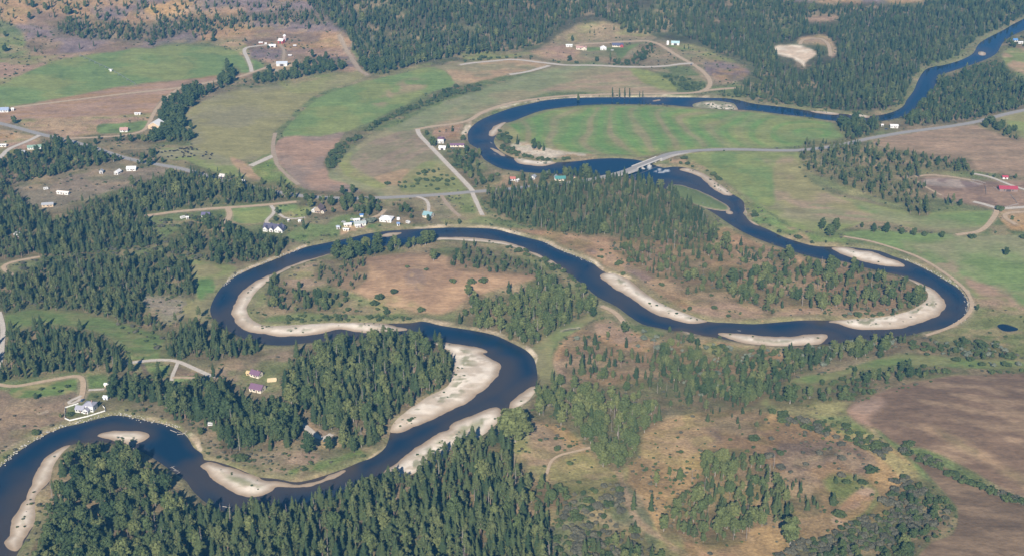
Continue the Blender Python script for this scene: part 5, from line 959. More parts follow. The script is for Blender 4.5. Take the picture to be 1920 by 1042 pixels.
house('house', 481, 704.5, -28, 'purple roofed white house at the clearing by the left woods', 'house', (0, 0, 9, 6.5, 3, 2.4, 'x', CREAM, R_PURP, dict(win=3, chimney=True)))
house('shed', 466.5, 702, -20, 'small tan shed left of the purple roofed white house', 'shed', (0, 0, 3, 3.2, 2.4, 1.2, 'x', (.55, .42, .22), (.5, .38, .2), dict(win=1)))
house('house', 483, 731, -22, 'purple maroon roofed house at the edge of the near conifers', 'house', (0, 0, 11, 8, 3, 2.8, 'x', CREAM, R_PURP, dict(win=4)))
house('country_house', 164, 768, -12, 'white house with grey hip roofs inside a white fence', 'house', (2.2, 1.2, 8.6, 7.4, 5.2, 2.4, 'x', WHITE, (.30, .30, .35), dict(win=4, style='hip', chimney=True)), (-4.2, -2.6, 7, 5.6, 3, 2, 'x', WHITE, (.30, .30, .35), dict(win=3)), (1.6, -4.2, 4.2, 4.2, 3, 1.8, 'y', WHITE, (.30, .30, .35), dict(win=2)))
house('shed', 200.5, 723.5, -4, 'small white roofed shed at the woods edge above the white fence', 'shed', (0, 0, 3.4, 2.8, 2.2, .8, 'x', CREAM, R_WHITE, dict(win=1)))
house('greenhouse', 199, 747.5, -10, 'small pale greenhouse shed right of the white fenced house', 'shed', (0, 0, 3.6, 2.8, 2.2, 1, 'x', (.6, .66, .72), (.62, .68, .74), dict(win=1)))
house('house', 419, 334, -22, 'dark walled house with pale roof under trees by the pasture', 'house', (0, 0, 8, 6, 2.8, 2, 'x', (.2, .18, .17), (.55, .52, .5), dict(win=2)))
house('barn', 452, 344, -10, 'long pale metal barn among trees below the pasture', 'barn', (0, 0, 9.5, 6, 3, 1.6, 'x', (.45, .5, .55), (.5, .48, .47), B))
# silo with a white dome
r = root_at('silo', 534, 78, 0, 'round silo with white dome behind the red barn', 'silo')
V, Fs = [], []
for j, z in enumerate((0, 8.6)):
    for i in range(14): V.append((2.4*math.cos(i*math.tau/14), 2.4*math.sin(i*math.tau/14), z))
Fs = [(i, (i+1) % 14, 14+(i+1) % 14, 14+i) for i in range(14)]; poly_obj('wall', V, Fs, mat((.45, .36, .36)), r)
V, Fs = [], []
for j in range(5):
    t = j*math.pi/2/4.4; 
    for i in range(14): V.append((2.45*math.cos(t)*math.cos(i*math.tau/14), 2.45*math.cos(t)*math.sin(i*math.tau/14), 8.6+2.4*math.sin(t)))
for j in range(4): Fs += [(j*14+i, j*14+(i+1) % 14, (j+1)*14+(i+1) % 14, (j+1)*14+i) for i in range(14)]
Fs.append(tuple(range(56, 70))); poly_obj('dome', V, Fs, mat(R_WHITE, .5), r, True)
# water tank, grain tank
def tank(px, py, rad, h, lab):
    r = root_at('tank', px, py, 0, lab, 'tank'); V = []
    for z, q in ((0, 1), (h, 1), (h*1.2, .45), (h*1.25, 0.08)):
        for i in range(12): V.append((rad*q*math.cos(i*math.tau/12), rad*q*math.sin(i*math.tau/12), z))
    poly_obj('shell', V[:24], [(i, (i+1) % 12, 12+(i+1) % 12, 12+i) for i in range(12)], mat(R_WHITE, .5), r)
    poly_obj('lid', V[12:], [(j*12+i, j*12+(i+1) % 12, j*12+12+(i+1) % 12, j*12+12+i) for j in range(2) for i in range(12)]+[tuple(range(24, 36))], mat(R_WHITE, .5), r)
tank(747, 412, 1.9, 2.2, 'round white tank right of the large white hall')
tank(1252, 84, 1.9, 5.0, 'upright white tank left of the teal roofed barn')
tank(624, 834, .8, 1.3, 'small white tank beside the camper at the drive end')
# bridge
b3 = bpy.data.objects.new('road_bridge', None); COL.objects.link(b3); dv = BRB-BRA; Lb = float(np.hypot(*dv)); mid = (BRA+BRB)/2
b3.location = (mid[0], mid[1], 0); b3.rotation_euler = (0, 0, math.atan2(dv[1], dv[0])); tag(b3, 'concrete road bridge carrying the highway over the river', 'bridge')
M_CONC = flat_mat('bridge_concrete', (.48, .46, .43), .9, .1, .1, .3)
box('deck', (0, 0, DECK_Z-.25), (Lb+3, 8.8, .6), M_CONC, b3)
box('roadway', (0, 0, DECK_Z+.09), (Lb+3, 7.8, .06), M_ASPH, b3)
for s_ in (-1, 1):
    box('parapet', (0, s_*4.25, DECK_Z+.5), (Lb+3, .35, .9), mat((.5, .48, .45)), b3)
    box('girder', (0, s_*3.2, DECK_Z-.95), (Lb+2, .6, .6), mat((.25, .24, .23)), b3)
for t in (-.27, .02, .3):
    V, Fs = box_vf((t*Lb, 0, DECK_Z/2-2), (1.3, 7.2, DECK_Z+2.4)); box_vf((t*Lb, -4.6, -1.2), (2.2, 3.0, 1.6), V, Fs); poly_obj('pier', V, Fs, M_CONC, b3)
for s_ in (-1, 1): box('abutment', (s_*(Lb/2+1.6), 0, .2), (3.4, 9.6, 3.6), M_CONC, b3)
# vehicles
M_TYRE = flat_mat('tyre_rubber', (.03, .03, .03))
def car(px, py, rot, rgb, lab, cat='car', L=4.6, W=1.9, Hc=1.5, nm='parked_car'):
    r = root_at(nm, px, py, rot, lab, cat); m = mat(rgb, .35, .5, .02)
    prof = [(-L/2, .35), (L/2, .35), (L/2, .75), (L*.27, .95), (-L*.46, 1.0), (-L/2, .8)]
    poly_obj('body', *extr(prof, -W/2, W/2, 'y'), m, r)
    prof = [(-L*.42, .99), (L*.20, .96), (L*.06, Hc), (-L*.32, Hc)]
    poly_obj('cabin', *extr(prof, -W*.42, W*.42, 'y'), M_GLASS, r)
    box('roof', (-L*.13, 0, Hc+.03), (L*.36, W*.82, .06), m, r)
    for sx in (-1, 1):
        for sy in (-1, 1):
            V = []
            for yy in (-.12, .12):
                for i in range(10): V.append((sx*L*.31+.34*math.cos(i*math.tau/10), sy*W*.46+yy, .34+.34*math.sin(i*math.tau/10)))
            poly_obj('wheel', V, [tuple(range(10)), tuple(range(19, 9, -1))]+[(i, 10+i, 10+(i+1) % 10, (i+1) % 10) for i in range(10)], M_TYRE, r)
def camper(px, py, rot, lab, L=6.5):
    r = root_at('camper', px, py, rot, lab, 'camper'); m = mat(WHITE, .5)
    prof = [(-L/2, .55), (L/2, .55), (L/2+.3, 1.6), (L/2-.3, 2.8), (-L/2+.2, 2.85), (-L/2, 2.4)]
    poly_obj('body', *extr(prof, -1.2, 1.2, 'y'), m, r)
    for i, t in enumerate((-.25, .1)): box('window', (t*L, -1.22, 1.9), (1.1, .08, .7), M_GLASS, r)
    box('door', (L*.32, -1.22, 1.55), (.75, .08, 1.8), mat((.5, .5, .52)), r)
    for sy in (-1, 1): box('wheel', (0, sy*1.05, .34), (.7, .3, .68), M_TYRE, r)
CARS = [(1296.5, 122, 60, (.10, .11, .13), 'dark car parked beside the far dirt road junction'), (644, 417, 20, (.55, .55, .56), 'silver car at the top left of the trailer yard'),
        (661, 412, 10, (.62, .62, .60), 'white car left of the blue vehicle in the trailer yard'), (660, 417.5, 15, (.07, .12, .30), 'dark blue car left of the white roofed mobile home'),
        (677, 411.5, -10, (.05, .05, .06), 'black car behind the workshop'), (684, 413, 30, (.60, .59, .57), 'white car by the driveway into the trailer yard'),
        (680, 427, 40, (.50, .33, .31), 'pinkish car under the grey tree in the trailer yard'), (155, 751, 75, (.06, .09, .15), 'dark blue car parked above the white fenced house'),
        (1662, 243, 10, (.04, .05, .08), 'dark car in front of the white mobile home by the highway'), (610.5, 826, 60, (.05, .06, .08), 'dark car in shade beside the camper drive'),
        (872, 277, 0, (.6, .6, .6), 'white car at the right end of the long low house'), (849, 279, 0, (.08, .09, .09), 'dark car before the long low house'), (1148, 95, 0, (.65, .65, .63), 'white car on the far farm lawn'),
        (551, 700, 0, (.4, .4, .4), None)]
for px, py, rot, rgb, lab in CARS:
    if lab: car(px, py, rot, rgb, lab)
camper(617, 833, 70, 'white camper parked at the end of the pale drive', 5)
camper(872, 295, 80, 'white camper under the trees on the oval bend bank', 6)
camper(86, 356, 25, 'white camper on the brown slope above the forest', 5)
camper(343, 410, 40, 'white camper in trees below the tan dirt road', 5.5)
camper(395, 797, 10, 'white camper by the dark conifers above the cut bank', 4.2)
camper(765, 419, -40, 'white camper with dark side on the river bank', 4.4)
for x_, y_ in ((617, 833), (343, 410), (86, 356)):
    a_, b__, c_ = pt(x_, y_); CLEAR.append((a_, b__-5, 9))
# white fence
FP = [(147, 757), (131, 762), (122, 765), (122, 775), (122, 785), (131, 789), (165, 781), (197, 771), (197, 766), (192, 761)]
FQ = [(182, 758.5), (187, 758)]
fr = bpy.data.objects.new('white_fence', None); COL.objects.link(fr); tag(fr, 'white board fence around the garden of the riverside house', 'fence')
M_FENCE = mat((.8, .8, .78), .6)
me_post = None
for path in (FP,):
    pts3 = [Vector(pt(*q)) for q in path]
    for a_, c_ in zip(pts3[:-1], pts3[1:]):
        L_ = (c_-a_).length; n_ = max(1, round(L_/2.6)); d_ = (c_-a_)/n_; an = math.atan2(d_.y, d_.x)
        for i in range(n_):
            p_ = a_+d_*i; q_ = a_+d_*(i+.5)
            po = box('post', (0, 0, .75), (.16, .16, 1.5), M_FENCE, fr); po.location = p_
            if i == 0:
                pm = bpy.data.meshes.new('panel'); pv, pf = [], []
                for zz, hh in ((.38, .30), (.76, .30), (1.14, .30)): box_vf((0, 0, zz), (d_.length-.17, .05, hh), pv, pf)
                pm.from_pydata(pv, [], pf); pm.materials.append(M_FENCE)
            pn = bpy.data.objects.new('panel', pm); COL.objects.link(pn); pn.parent = fr; pn.location = q_; pn.rotation_euler = (0, 0, an)
# corral fences
M_RAIL = mat((.34, .30, .27), .9)
for path, lab in (([(1820, 342), (1832, 345.5), (1843, 348)], 'grey rail fence at the top of the corral, upper run'), ([(1822, 338.5), (1836, 341), (1848, 345)], 'grey rail fence along the gravel lane above the corral'), ([(1847, 350), (1848.5, 358), (1849, 366)], 'dark rail fence crossing the corral'),
                  ([(1862, 352), (1868, 356), (1875, 360)], 'pale rail fence beside the red roofed barn'), ([(1894, 366), (1902, 375), (1907, 382)], 'grey rail fence below the red roofed barn'), ([(1882, 391), (1896, 387), (1910, 384)], 'long pale rail fence at the foot of the corral')):
    r = bpy.data.objects.new('rail_fence', None); COL.objects.link(r); tag(r, lab, 'fence', None)
    P3 = [Vector(pt(*q)) for q in path]
    for a_, c_ in zip(P3[:-1], P3[1:]):
        n_ = max(1, round((c_-a_).length/3)); d_ = (c_-a_)/n_
        for i in range(n_):
            po = box('post', (0, 0, .7), (.2, .2, 1.5), M_RAIL, r); po.location = a_+d_*i
        for zz in (.5, 1.0, 1.4):
            ra = box('rail', (0, 0, 0), ((c_-a_).length, .12, .16), M_RAIL, r); ra.location = (a_+c_)/2+Vector((0, 0, zz)); ra.rotation_euler = (0, 0, math.atan2(d_.y, d_.x))
# lumber stack in the clearing
r = root_at('log_stack', 510, 713, 10, 'pale stack of cut logs beside the purple roofed houses', 'log stack')
M_LOG = mat((.56, .46, .29), .9)
lm = MBx = None
def log_mesh(nm, L, rad, m):
    V = []
    for xx in (-L/2, L/2):
        for i in range(8): V.append((xx, rad*math.cos(i*math.tau/8), rad*math.sin(i*math.tau/8)))
    me = bpy.data.meshes.new(nm); me.from_pydata(V, [], [tuple(range(7, -1, -1)), tuple(range(8, 16))]+[(i, (i+1) % 8, 8+(i+1) % 8, 8+i) for i in range(8)]); me.materials.append(m); return me
lgm = log_mesh('log', 7.5, .28, M_LOG); rl = random.Random(3)
for row_ in range(3):
    for k in range(9-row_):
        lg = bpy.data.objects.new('log', lgm); COL.objects.link(lg); lg.parent = r; lg.location = (rl.uniform(-.5, .5), (k-4+row_*.5)*.62, .28+row_*.5); lg.rotation_euler = (0, 0, rl.uniform(-.04, .04))
a_, b__, c_ = pt(510, 713); CLEAR += [(a_, b__, 6), (a_, b__-6, 6)]
# driftwood
M_DRIFT = mat((.50, .46, .41), .9); dm = log_mesh('driftwood_log', 9, .22, M_DRIFT)
DR = [(340, 812, 20), (346, 810, 70), (350, 815, 120), (336, 809, 150), (325, 806, -30), (326, 876, -40), (330, 880, -10), (333, 885, 60), (323, 873, 30), (243, 834, 100), (247, 836, 70), (250, 838, 120), (238, 831, 50), (1386, 618, -8), (928, 288, -35), (921, 267, -50), (592, 956, 10), (425, 948, -15), (1310, 632, 5), (1290, 628, 15)]
for i, (px, py, an) in enumerate(DR):
    o = bpy.data.objects.new('driftwood_log', dm); COL.objects.link(o); x_, y_, z_ = pt(px, py); o.location = (x_, y_, -.75 if i > 3 else -.3); o.rotation_euler = (0, rl.uniform(-.06, .06), math.radians(an)); o.scale = (rl.uniform(.35, .75),)*3
    tag(o, ['bleached driftwood log jammed under the white cut bank', 'bleached driftwood log at the near island tip', 'bleached driftwood log by the spindle shaped sand island', 'stranded driftwood log in a river shallow'][0 if i < 5 else 1 if i < 9 else 2 if i < 13 else 3], 'driftwood',
        ['driftwood under the cut bank', 'driftwood at the island tip', 'driftwood by the sand island', 'stranded driftwood'][0 if i < 5 else 1 if i < 9 else 2 if i < 13 else 3])
# cattle
cows = [(223, 264), (283, 247), (368, 238), (432, 238), (460, 236), (508, 224), (548, 192), (582, 194), (628, 202), (662, 188), (682, 184), (704, 206), (768, 188), (772, 214), (856, 208), (586, 258), (618, 278), (694, 262), (690, 250), (648, 244), (752, 288),
        (808, 320), (622, 316), (738, 342), (604, 348), (400, 325), (488, 360), (1024, 260), (1016, 302), (1112, 310), (966, 330), (1088, 378), (1130, 286), (335, 345), (700, 340), (745, 170)]
cm = MB() if 'MB' in globals() else None
def cow_mesh():
    bmv = [(-.85, 0, 1.1), (-.3, 0, 1.15), (.35, 0, 1.15), (.85, 0, 1.25), (1.25, 0, .95), (1.45, 0, .7), (-.75, .25, .55), (-.75, .25, 0), (-.75, -.25, .55), (-.75, -.25, 0), (.55, .25, .55), (.55, .25, 0), (.55, -.25, .55), (.55, -.25, 0), (-1.0, 0, .7)]
    e = [(0, 1), (1, 2), (2, 3), (3, 4), (4, 5), (0, 6), (6, 7), (0, 8), (8, 9), (2, 10), (10, 11), (2, 12), (12, 13), (0, 14)]
    rr = [.36, .42, .42, .30, .17, .12, .15, .09, .15, .09, .14, .09, .14, .09, .05]
    me = bpy.data.meshes.new('cow_skin'); me.from_pydata(bmv, e, []); o = bpy.data.objects.new('cow_skin', me); COL.objects.link(o)
    md = o.modifiers.new('s', 'SKIN'); 
    for i, q in enumerate(rr): me.skin_vertices[0].data[i].radius = (q, q)
    me.skin_vertices[0].data[1].use_root = True
    dg = bpy.context.evaluated_depsgraph_get(); out = bpy.data.meshes.new_from_object(o.evaluated_get(dg)); bpy.data.objects.remove(o); out.name = 'cow'; return out
cwm = cow_mesh(); cwm.materials.clear(); cwm.materials.append(mat((.03, .026, .024), .8))
for zx, zy in cows:
    o = bpy.data.objects.new('cow', cwm); COL.objects.link(o); x_, y_, z_ = pt(280+zx/9.6, 260+zy/9.6); o.location = (x_, y_, z_+.02); o.rotation_euler = (0, 0, rl.choice([0, 3.1, .4, -.5, 2.6])); o.scale = (1.15,)*3
    tag(o, 'black cow grazing in the pale green pasture', 'cow', 'cattle grazing in the pasture')
# pivot sprinkler
r = root_at('pivot_sprinkler', 208, 134, 0, 'long thin pivot sprinkler with white hub across the green field', 'sprinkler')
hub = Vector(pt(208, 134)); 
V, Fs = box_vf((0, 0, 1.3), (2.4, 2.4, 2.6)); box_vf((0, 0, 2.8), (5.4, 3.0, .5), V, Fs); poly_obj('hub', V, Fs, mat(R_WHITE, .5), r)
M_STEEL = mat((.30, .31, .33), .5, .4, .05, .3)
for tip in ((150, 107), (254, 161)):
    e = Vector(pt(*tip))-hub; n_ = 6; an = math.atan2(e.y, e.x)
    for i in range(n_):
        seg_ = box('pipe', (0, 0, 0), (e.length/n_, .28, .28), M_STEEL, r); seg_.location = e*((i+.5)/n_)+Vector((0, 0, 3.4)); seg_.rotation_euler = (0, 0, an)
        tw = poly_obj('tower', [(-1.4, -.1, 0), (-1.2, -.1, 0), (.1, -.1, 3.4), (-.1, -.1, 3.4), (1.2, -.1, 0), (1.4, -.1, 0), (-1.4, .1, 0), (-1.2, .1, 0), (.1, .1, 3.4), (-.1, .1, 3.4), (1.2, .1, 0), (1.4, .1, 0)],
                       [(0, 1, 2, 3), (4, 5, 2, 3), (6, 9, 8, 7), (10, 9, 8, 11), (0, 3, 9, 6), (1, 7, 8, 2), (4, 3, 9, 10), (5, 11, 8, 2)], M_STEEL, r); tw.location = e*((i+1)/n_); tw.rotation_euler = (0, 0, an+math.pi/2)
# small dock on the oval bend
r = root_at('dock', 1027, 324, 0, 'small white framed dock on the river left of the teal roofed house', 'dock')
box('platform', (0, 0, -.6), (4.5, 3, .3), mat((.5, .48, .44)), r)
for sx in (-1, 1):
    for sy in (-1, 1): box('post', (sx*2.1, sy*1.4, .1), (.25, .25, 2.6), mat(WHITE), r)
box('rail', (0, -1.4, 1.3), (4.5, .18, .2), mat(WHITE), r); box('rail', (0, 1.4, 1.3), (4.5, .18, .2), mat(WHITE), r)

# riprap boulders along the outer bends
rv_, rf_ = [], []; rg = random.Random(9)
ico = [(0, 0, 1), (.9, 0, .3), (.28, .85, .35), (-.72, .53, .3), (-.72, -.53, .35), (.28, -.85, .3), (0, 0, -.6)]
icf = [(0, 1, 2), (0, 2, 3), (0, 3, 4), (0, 4, 5), (0, 5, 1), (6, 2, 1), (6, 3, 2), (6, 4, 3), (6, 5, 4), (6, 1, 5)]
for path, dens in (([(0, 871), (50, 832), (84, 812), (117, 798), (151, 790), (188, 780), (215, 775), (242, 778), (275, 786), (309, 793), (336, 803)], 1.0), ([(1700, 486), (1750, 510), (1798, 538), (1813, 557), (1817, 575), (1811, 593), (1790, 608)], .9),
                   ([(905, 213), (950, 199), (1000, 190), (1077, 182.5), (1144, 181.5), (1280, 182)], .35), ([(420, 536), (440, 516), (480, 497), (540, 474), (572, 462)], .8), ([(1020, 453), (1077, 478), (1112, 493)], .7)):
    q = cr(path, False, 6); qx, qy, _ = unproj(q[:, 0], q[:, 1]); sg = np.hypot(np.diff(qx), np.diff(qy)); ss = np.concatenate([[0], np.cumsum(sg)])
    for _ in range(int(ss[-1]*dens*1.6)):
        t = rg.random()*ss[-1]; x_ = np.interp(t, ss, qx)+rg.gauss(0, 1.3); y_ = np.interp(t, ss, qy)+rg.gauss(0, 1.6); r_ = rg.uniform(.25, .8); k = len(rv_)
        rv_ += [(x_+a*r_*rg.uniform(.8, 1.2), y_+b*r_*rg.uniform(.8, 1.2), -.25+c*r_*.7) for a, b, c in ico]; rf_ += [tuple(i+k for i in f) for f in icf]
tag(poly_obj('riprap', rv_, rf_, flat_mat('pale_riprap_rock', (.46, .43, .38), .95, .1, .3, .2)), 'pale riprap rocks strewn along the outer river banks', None, None, 'stuff')
# ------------------------------------------------------------------ tree shapes
def leaf_mat(name, a, b_, var=.28, nscale=.5):
    m, nt, b = new_mat(name)
    oi = N(nt, 'ShaderNodeObjectInfo'); mx = N(nt, 'ShaderNodeMix'); mx.data_type = 'RGBA'
    mx.inputs['A'].default_value = (*a, 1); mx.inputs['B'].default_value = (*b_, 1)
    nt.links.new(oi.outputs['Random'], mx.inputs['Factor'])
    tc = N(nt, 'ShaderNodeTexCoord')
    c = noise_mul(nt, mx.outputs['Result'], [(nscale, 1-var, 1+var, (1, 1))], tc.outputs['Object'])
    nt.links.new(c, b.inputs['Base Color']); b.inputs['Roughness'].default_value = .75
    b.inputs['Specular IOR Level'].default_value = .12
    return m
ML = {
 'fir': leaf_mat('fir_needles', (.036, .060, .026), (.082, .104, .040)),
 'pine': leaf_mat('pine_needles', (.060, .082, .032), (.112, .128, .050)),
 'cottonwood': leaf_mat('cottonwood_leaves', (.066, .094, .034), (.135, .150, .055)),
 'dark_broadleaf': leaf_mat('dark_leaves', (.038, .064, .026), (.076, .102, .038)),
 'shrub': leaf_mat('shrub_leaves', (.045, .068, .028), (.085, .110, .040)),
 'brush': leaf_mat('grey_brush_twigs', (.075, .078, .055), (.115, .110, .075)),
 'willow': leaf_mat('silver_willow_leaves', (.115, .135, .095), (.17, .185, .135)),
}
M_BARK = flat_mat('dark_bark', (.13, .10, .075)); M_PBARK = flat_mat('pale_bark', (.25, .23, .195)); M_DEAD = flat_mat('bleached_dead_wood', (.25, .22, .195))
class MB:
    def __init__(s): s.v = []; s.f = []
    def tube(s, p0, p1, r0, r1, n=5):
        p0 = Vector(p0); p1 = Vector(p1); d = (p1-p0).normalized()
        u = d.orthogonal().normalized(); w = d.cross(u); k = len(s.v)
        for p, r in ((p0, r0), (p1, r1)):
            for i in range(n):
                a = 2*math.pi*i/n; s.v.append(tuple(p+u*math.cos(a)*r+w*math.sin(a)*r))
        for i in range(n): s.f.append((k+i, k+(i+1) % n, k+n+(i+1) % n, k+n+i))
        s.f.append(tuple(k+n+i for i in range(n)))
    def kite(s, c, d, L, W, droop, rnd):
        """a needle spray: four points, folded on its spine, pointing along d"""
        d = Vector(d); side = Vector((-d.y, d.x, 0)).normalized(); k = len(s.v)
        tip = c+d*L-Vector((0, 0, droop*L)); mid = c+d*L*.55-Vector((0, 0, droop*L*.35))
        s.v += [tuple(c), tuple(mid+side*W-Vector((0, 0, W*.35))), tuple(tip), tuple(mid-side*W-Vector((0, 0, W*.35)))]
        s.f += [(k, k+1, k+2), (k, k+2, k+3)]
    def quad(s, c, n, size, rnd):
        n = Vector(n).normalized(); u = n.orthogonal().normalized(); w = n.cross(u); a = rnd.random()*6.28
        u, w = u*math.cos(a)+w*math.sin(a), w*math.cos(a)-u*math.sin(a); k = len(s.v)
        s1 = size*rnd.uniform(.7, 1.2); s2 = size*rnd.uniform(.6, 1.1); b = n*size*.25
        s.v += [tuple(c-u*s1), tuple(c-w*s2+b), tuple(c+u*s1), tuple(c+w*s2+b)]
        s.f += [(k, k+1, k+2), (k, k+2, k+3)]
    def blob(s, c, r, rnd, n=8, m=5):
        k = len(s.v); c = Vector(c)
        for j in range(m+1):
            t = math.pi*j/m
            for i in range(n):
                a = 2*math.pi*i/n+j*.3; q = rnd.uniform(.82, 1.1)
                s.v.append((c.x+r[0]*math.sin(t)*math.cos(a)*q, c.y+r[1]*math.sin(t)*math.sin(a)*q, c.z+r[2]*math.cos(t)*q))
        for j in range(m):
            for i in range(n):
                s.f.append((k+j*n+i, k+j*n+(i+1) % n, k+(j+1)*n+(i+1) % n, k+(j+1)*n+i))
def rv(rnd):
    z = rnd.uniform(-1, 1); a = rnd.random()*6.283; r = math.sqrt(1-z*z)
    return Vector((r*math.cos(a), r*math.sin(a), z))
def mk_fir(seed, R=3.1, H=20.0, base=.10, whorls=17, per=9, gap=0.0):
    rnd = random.Random(seed); t = MB(); c = MB()
    t.tube((0, 0, -.4), (0, 0, H*.55), .30, .17, 6); t.tube((0, 0, H*.55), (0, 0, H*.97), .17, .03, 5)
    lean = rnd.uniform(-.2, .2)
    for j in range(whorls):
        f = (j+rnd.uniform(-.25, .25))/(whorls-1); f = min(max(f, 0), 1); z = H*(base+(0.985-base)*f)
        rr = R*(1-f)**.68*rnd.uniform(.75, 1.15)+.25
        if f < .12: rr *= .72+2*f
        ph = rnd.random()*6.28; n = max(4, int(per*(1-.45*f)))
        for i in range(n):
            if rnd.random() < gap+.06: continue
            a = ph+6.283*i/n+rnd.uniform(-.3, .3); L = rr*rnd.uniform(.65, 1.2)
            c.kite(Vector((lean*f, 0, z+rnd.uniform(-.3, .3))), (math.cos(a), math.sin(a), 0), L, L*.30+.22, rnd.uniform(.25, .55), rnd)
            if L > 1.1:
                c.kite(Vector((math.cos(a)*L*.35, math.sin(a)*L*.35, z-.35)), (math.cos(a+.4), math.sin(a+.4), 0), L*.6, L*.25, .5, rnd)
    n = 7; k = len(c.v)   # inner mass of older needles
    for zz, r in ((base+.03, .52), (.45, .36), (.8, .14)):
        for i in range(n):
            a = 6.283*i/n+zz; q = rnd.uniform(.8, 1.15); c.v.append((R*r*q*math.cos(a), R*r*q*math.sin(a), H*zz))
    c.v.append((0, 0, H*.985)); top = len(c.v)-1
    for j in range(2):
        for i in range(n): c.f.append((k+j*n+i, k+j*n+(i+1) % n, k+(j+1)*n+(i+1) % n, k+(j+1)*n+i))
    for i in range(n): c.f.append((k+2*n+i, k+2*n+(i+1) % n, top))
    return t, c
def mk_pine(seed, R=2.9, H=20.0, base=.36):
    rnd = random.Random(seed); t = MB(); c = MB()
    t.tube((0, 0, -.4), (0, 0, H*.6), .33, .2, 6); t.tube((0, 0, H*.6), (0, 0, H*.93), .2, .05, 5)
    n = 15
    for j in range(n):
        f = (j+.5)/n; z = H*(base+(1-base)*f*.96); prof = math.sin(math.pi*min(1, .22+.8*f))**.75
        for q in range(3 if f < .85 else 2):
            a = rnd.random()*6.283; r = R*prof*rnd.uniform(.25, .95)
            cc = Vector((r*math.cos(a), r*math.sin(a), z)); rad = R*rnd.uniform(.28, .42)*(1.1-.45*f)
            t.tube((0, 0, z-r*.25), tuple(cc), .07, .03, 3)
            for _ in range(11):
                d = rv(rnd); p = cc+Vector((d.x*rad, d.y*rad, d.z*rad*.7))
                c.quad(p, d+Vector((0, 0, .5)), rad*.62, rnd)
    c.blob((0, 0, H*(base+.36)), (R*.42, R*.42, H*.26), rnd, 7, 4)
    return t, c
def mk_broad(seed, R=4.6, H=16.0, base=.18, lobes=19, tall=False):
    rnd = random.Random(seed); t = MB(); c = MB()
    t.tube((0, 0, -.4), (0, 0, H*.35), .42, .3, 6); t.tube((0, 0, H*.35), (rnd.uniform(-.5, .5), 0, H*.75), .3, .1, 5)
    c0 = H*(base+1)/2; hz = H*(1-base)/2
    L = []
    for i in range(lobes):
        f = (i+.5)/lobes; zz = -1+2*f; a = i*2.4+rnd.uniform(-.4, .4)
        rr = math.sqrt(max(0, 1-(zz*.92)**2))*R*rnd.uniform(.45, .85)
        if zz < 0: rr *= 1.08
        cc = Vector((rr*math.cos(a), rr*math.sin(a), c0+zz*hz*.8)); rad = R*rnd.uniform(.24, .44)
        L.append((cc, rad)); t.tube((0, 0, max(H*.15, cc.z-rr*.9-1.0)), tuple(cc), .16, .05, 4)
    for cc, rad in L:
        c.blob(cc, (rad*.72, rad*.72, rad*.66), rnd, 6, 4)
        for _ in range(38):
            d = rv(rnd)
            if d.z < -.5: d.z = -d.z*.4
            p = cc+d*rad*rnd.uniform(.72, 1.08); p.z = cc.z+(p.z-cc.z)*.9
            c.quad(p, d+rv(rnd)*.7, rad*.36, rnd)
    c.blob((0, 0, c0), (R*.55, R*.55, hz*.75), rnd, 8, 5)
    return t, c
def mk_shrub(seed, R=2.0, H=2.6):
    rnd = random.Random(seed); t = MB(); c = MB()
    for i in range(5):
        a = i*1.3; t.tube((0, 0, -.2), (R*.5*math.cos(a), R*.5*math.sin(a), H*.6), .06, .03, 3)
    for i in range(6):
        a = i*2.4; r = R*rnd.uniform(.2, .62) if i else 0
        cc = Vector((r*math.cos(a), r*math.sin(a), H*rnd.uniform(.35, .6))); rad = R*rnd.uniform(.42, .6)
        c.blob(cc, (rad*.75, rad*.75, min(rad*.75, H*.42)), rnd, 6, 4)
        for _ in range(26):
            d = rv(rnd); d.z = abs(d.z)*.9-.1
            c.quad(cc+Vector((d.x*rad, d.y*rad, d.z*rad*.8)), d+rv(rnd)*.5, rad*.34, rnd)
    return t, c
def mk_snag(seed, H=18.0):
    rnd = random.Random(seed); t = MB(); c = MB()
    t.tube((0, 0, -.4), (.2, 0, H*.6), .3, .2, 6); t.tube((.2, 0, H*.6), (rnd.uniform(-.6, .6), .1, H), .2, .05, 5)
    for i in range(26):
        z = H*rnd.uniform(.25, .95); a = rnd.random()*6.283; L = rnd.uniform(.8, 2.4)*(1.25-z/H)
        c.tube((.1, 0, z), (L*math.cos(a), L*math.sin(a), z+rnd.uniform(-.3, .5)), .07, .02, 3)
    return t, c
def mesh_of(name, parts):
    v = []; f = []; mi = []; mats = []
    for mb, mat in parts:
        k = len(v); v += mb.v; f += [tuple(i+k for i in q) for q in mb.f]
        if mat not in mats: mats.append(mat)
        mi += [mats.index(mat)]*len(mb.f)
    me = bpy.data.meshes.new(name); me.from_pydata(v, [], f)
    for m in mats: me.materials.append(m)
    me.polygons.foreach_set('material_index', np.array(mi, np.int32)); me.update()
    return me
H0 = {'fir': 20., 'pine': 20., 'cottonwood': 16., 'dark_broadleaf': 16., 'shrub': 2.6, 'brush': 2.6, 'willow': 2.6, 'snag': 18., 'poplar': 20.}
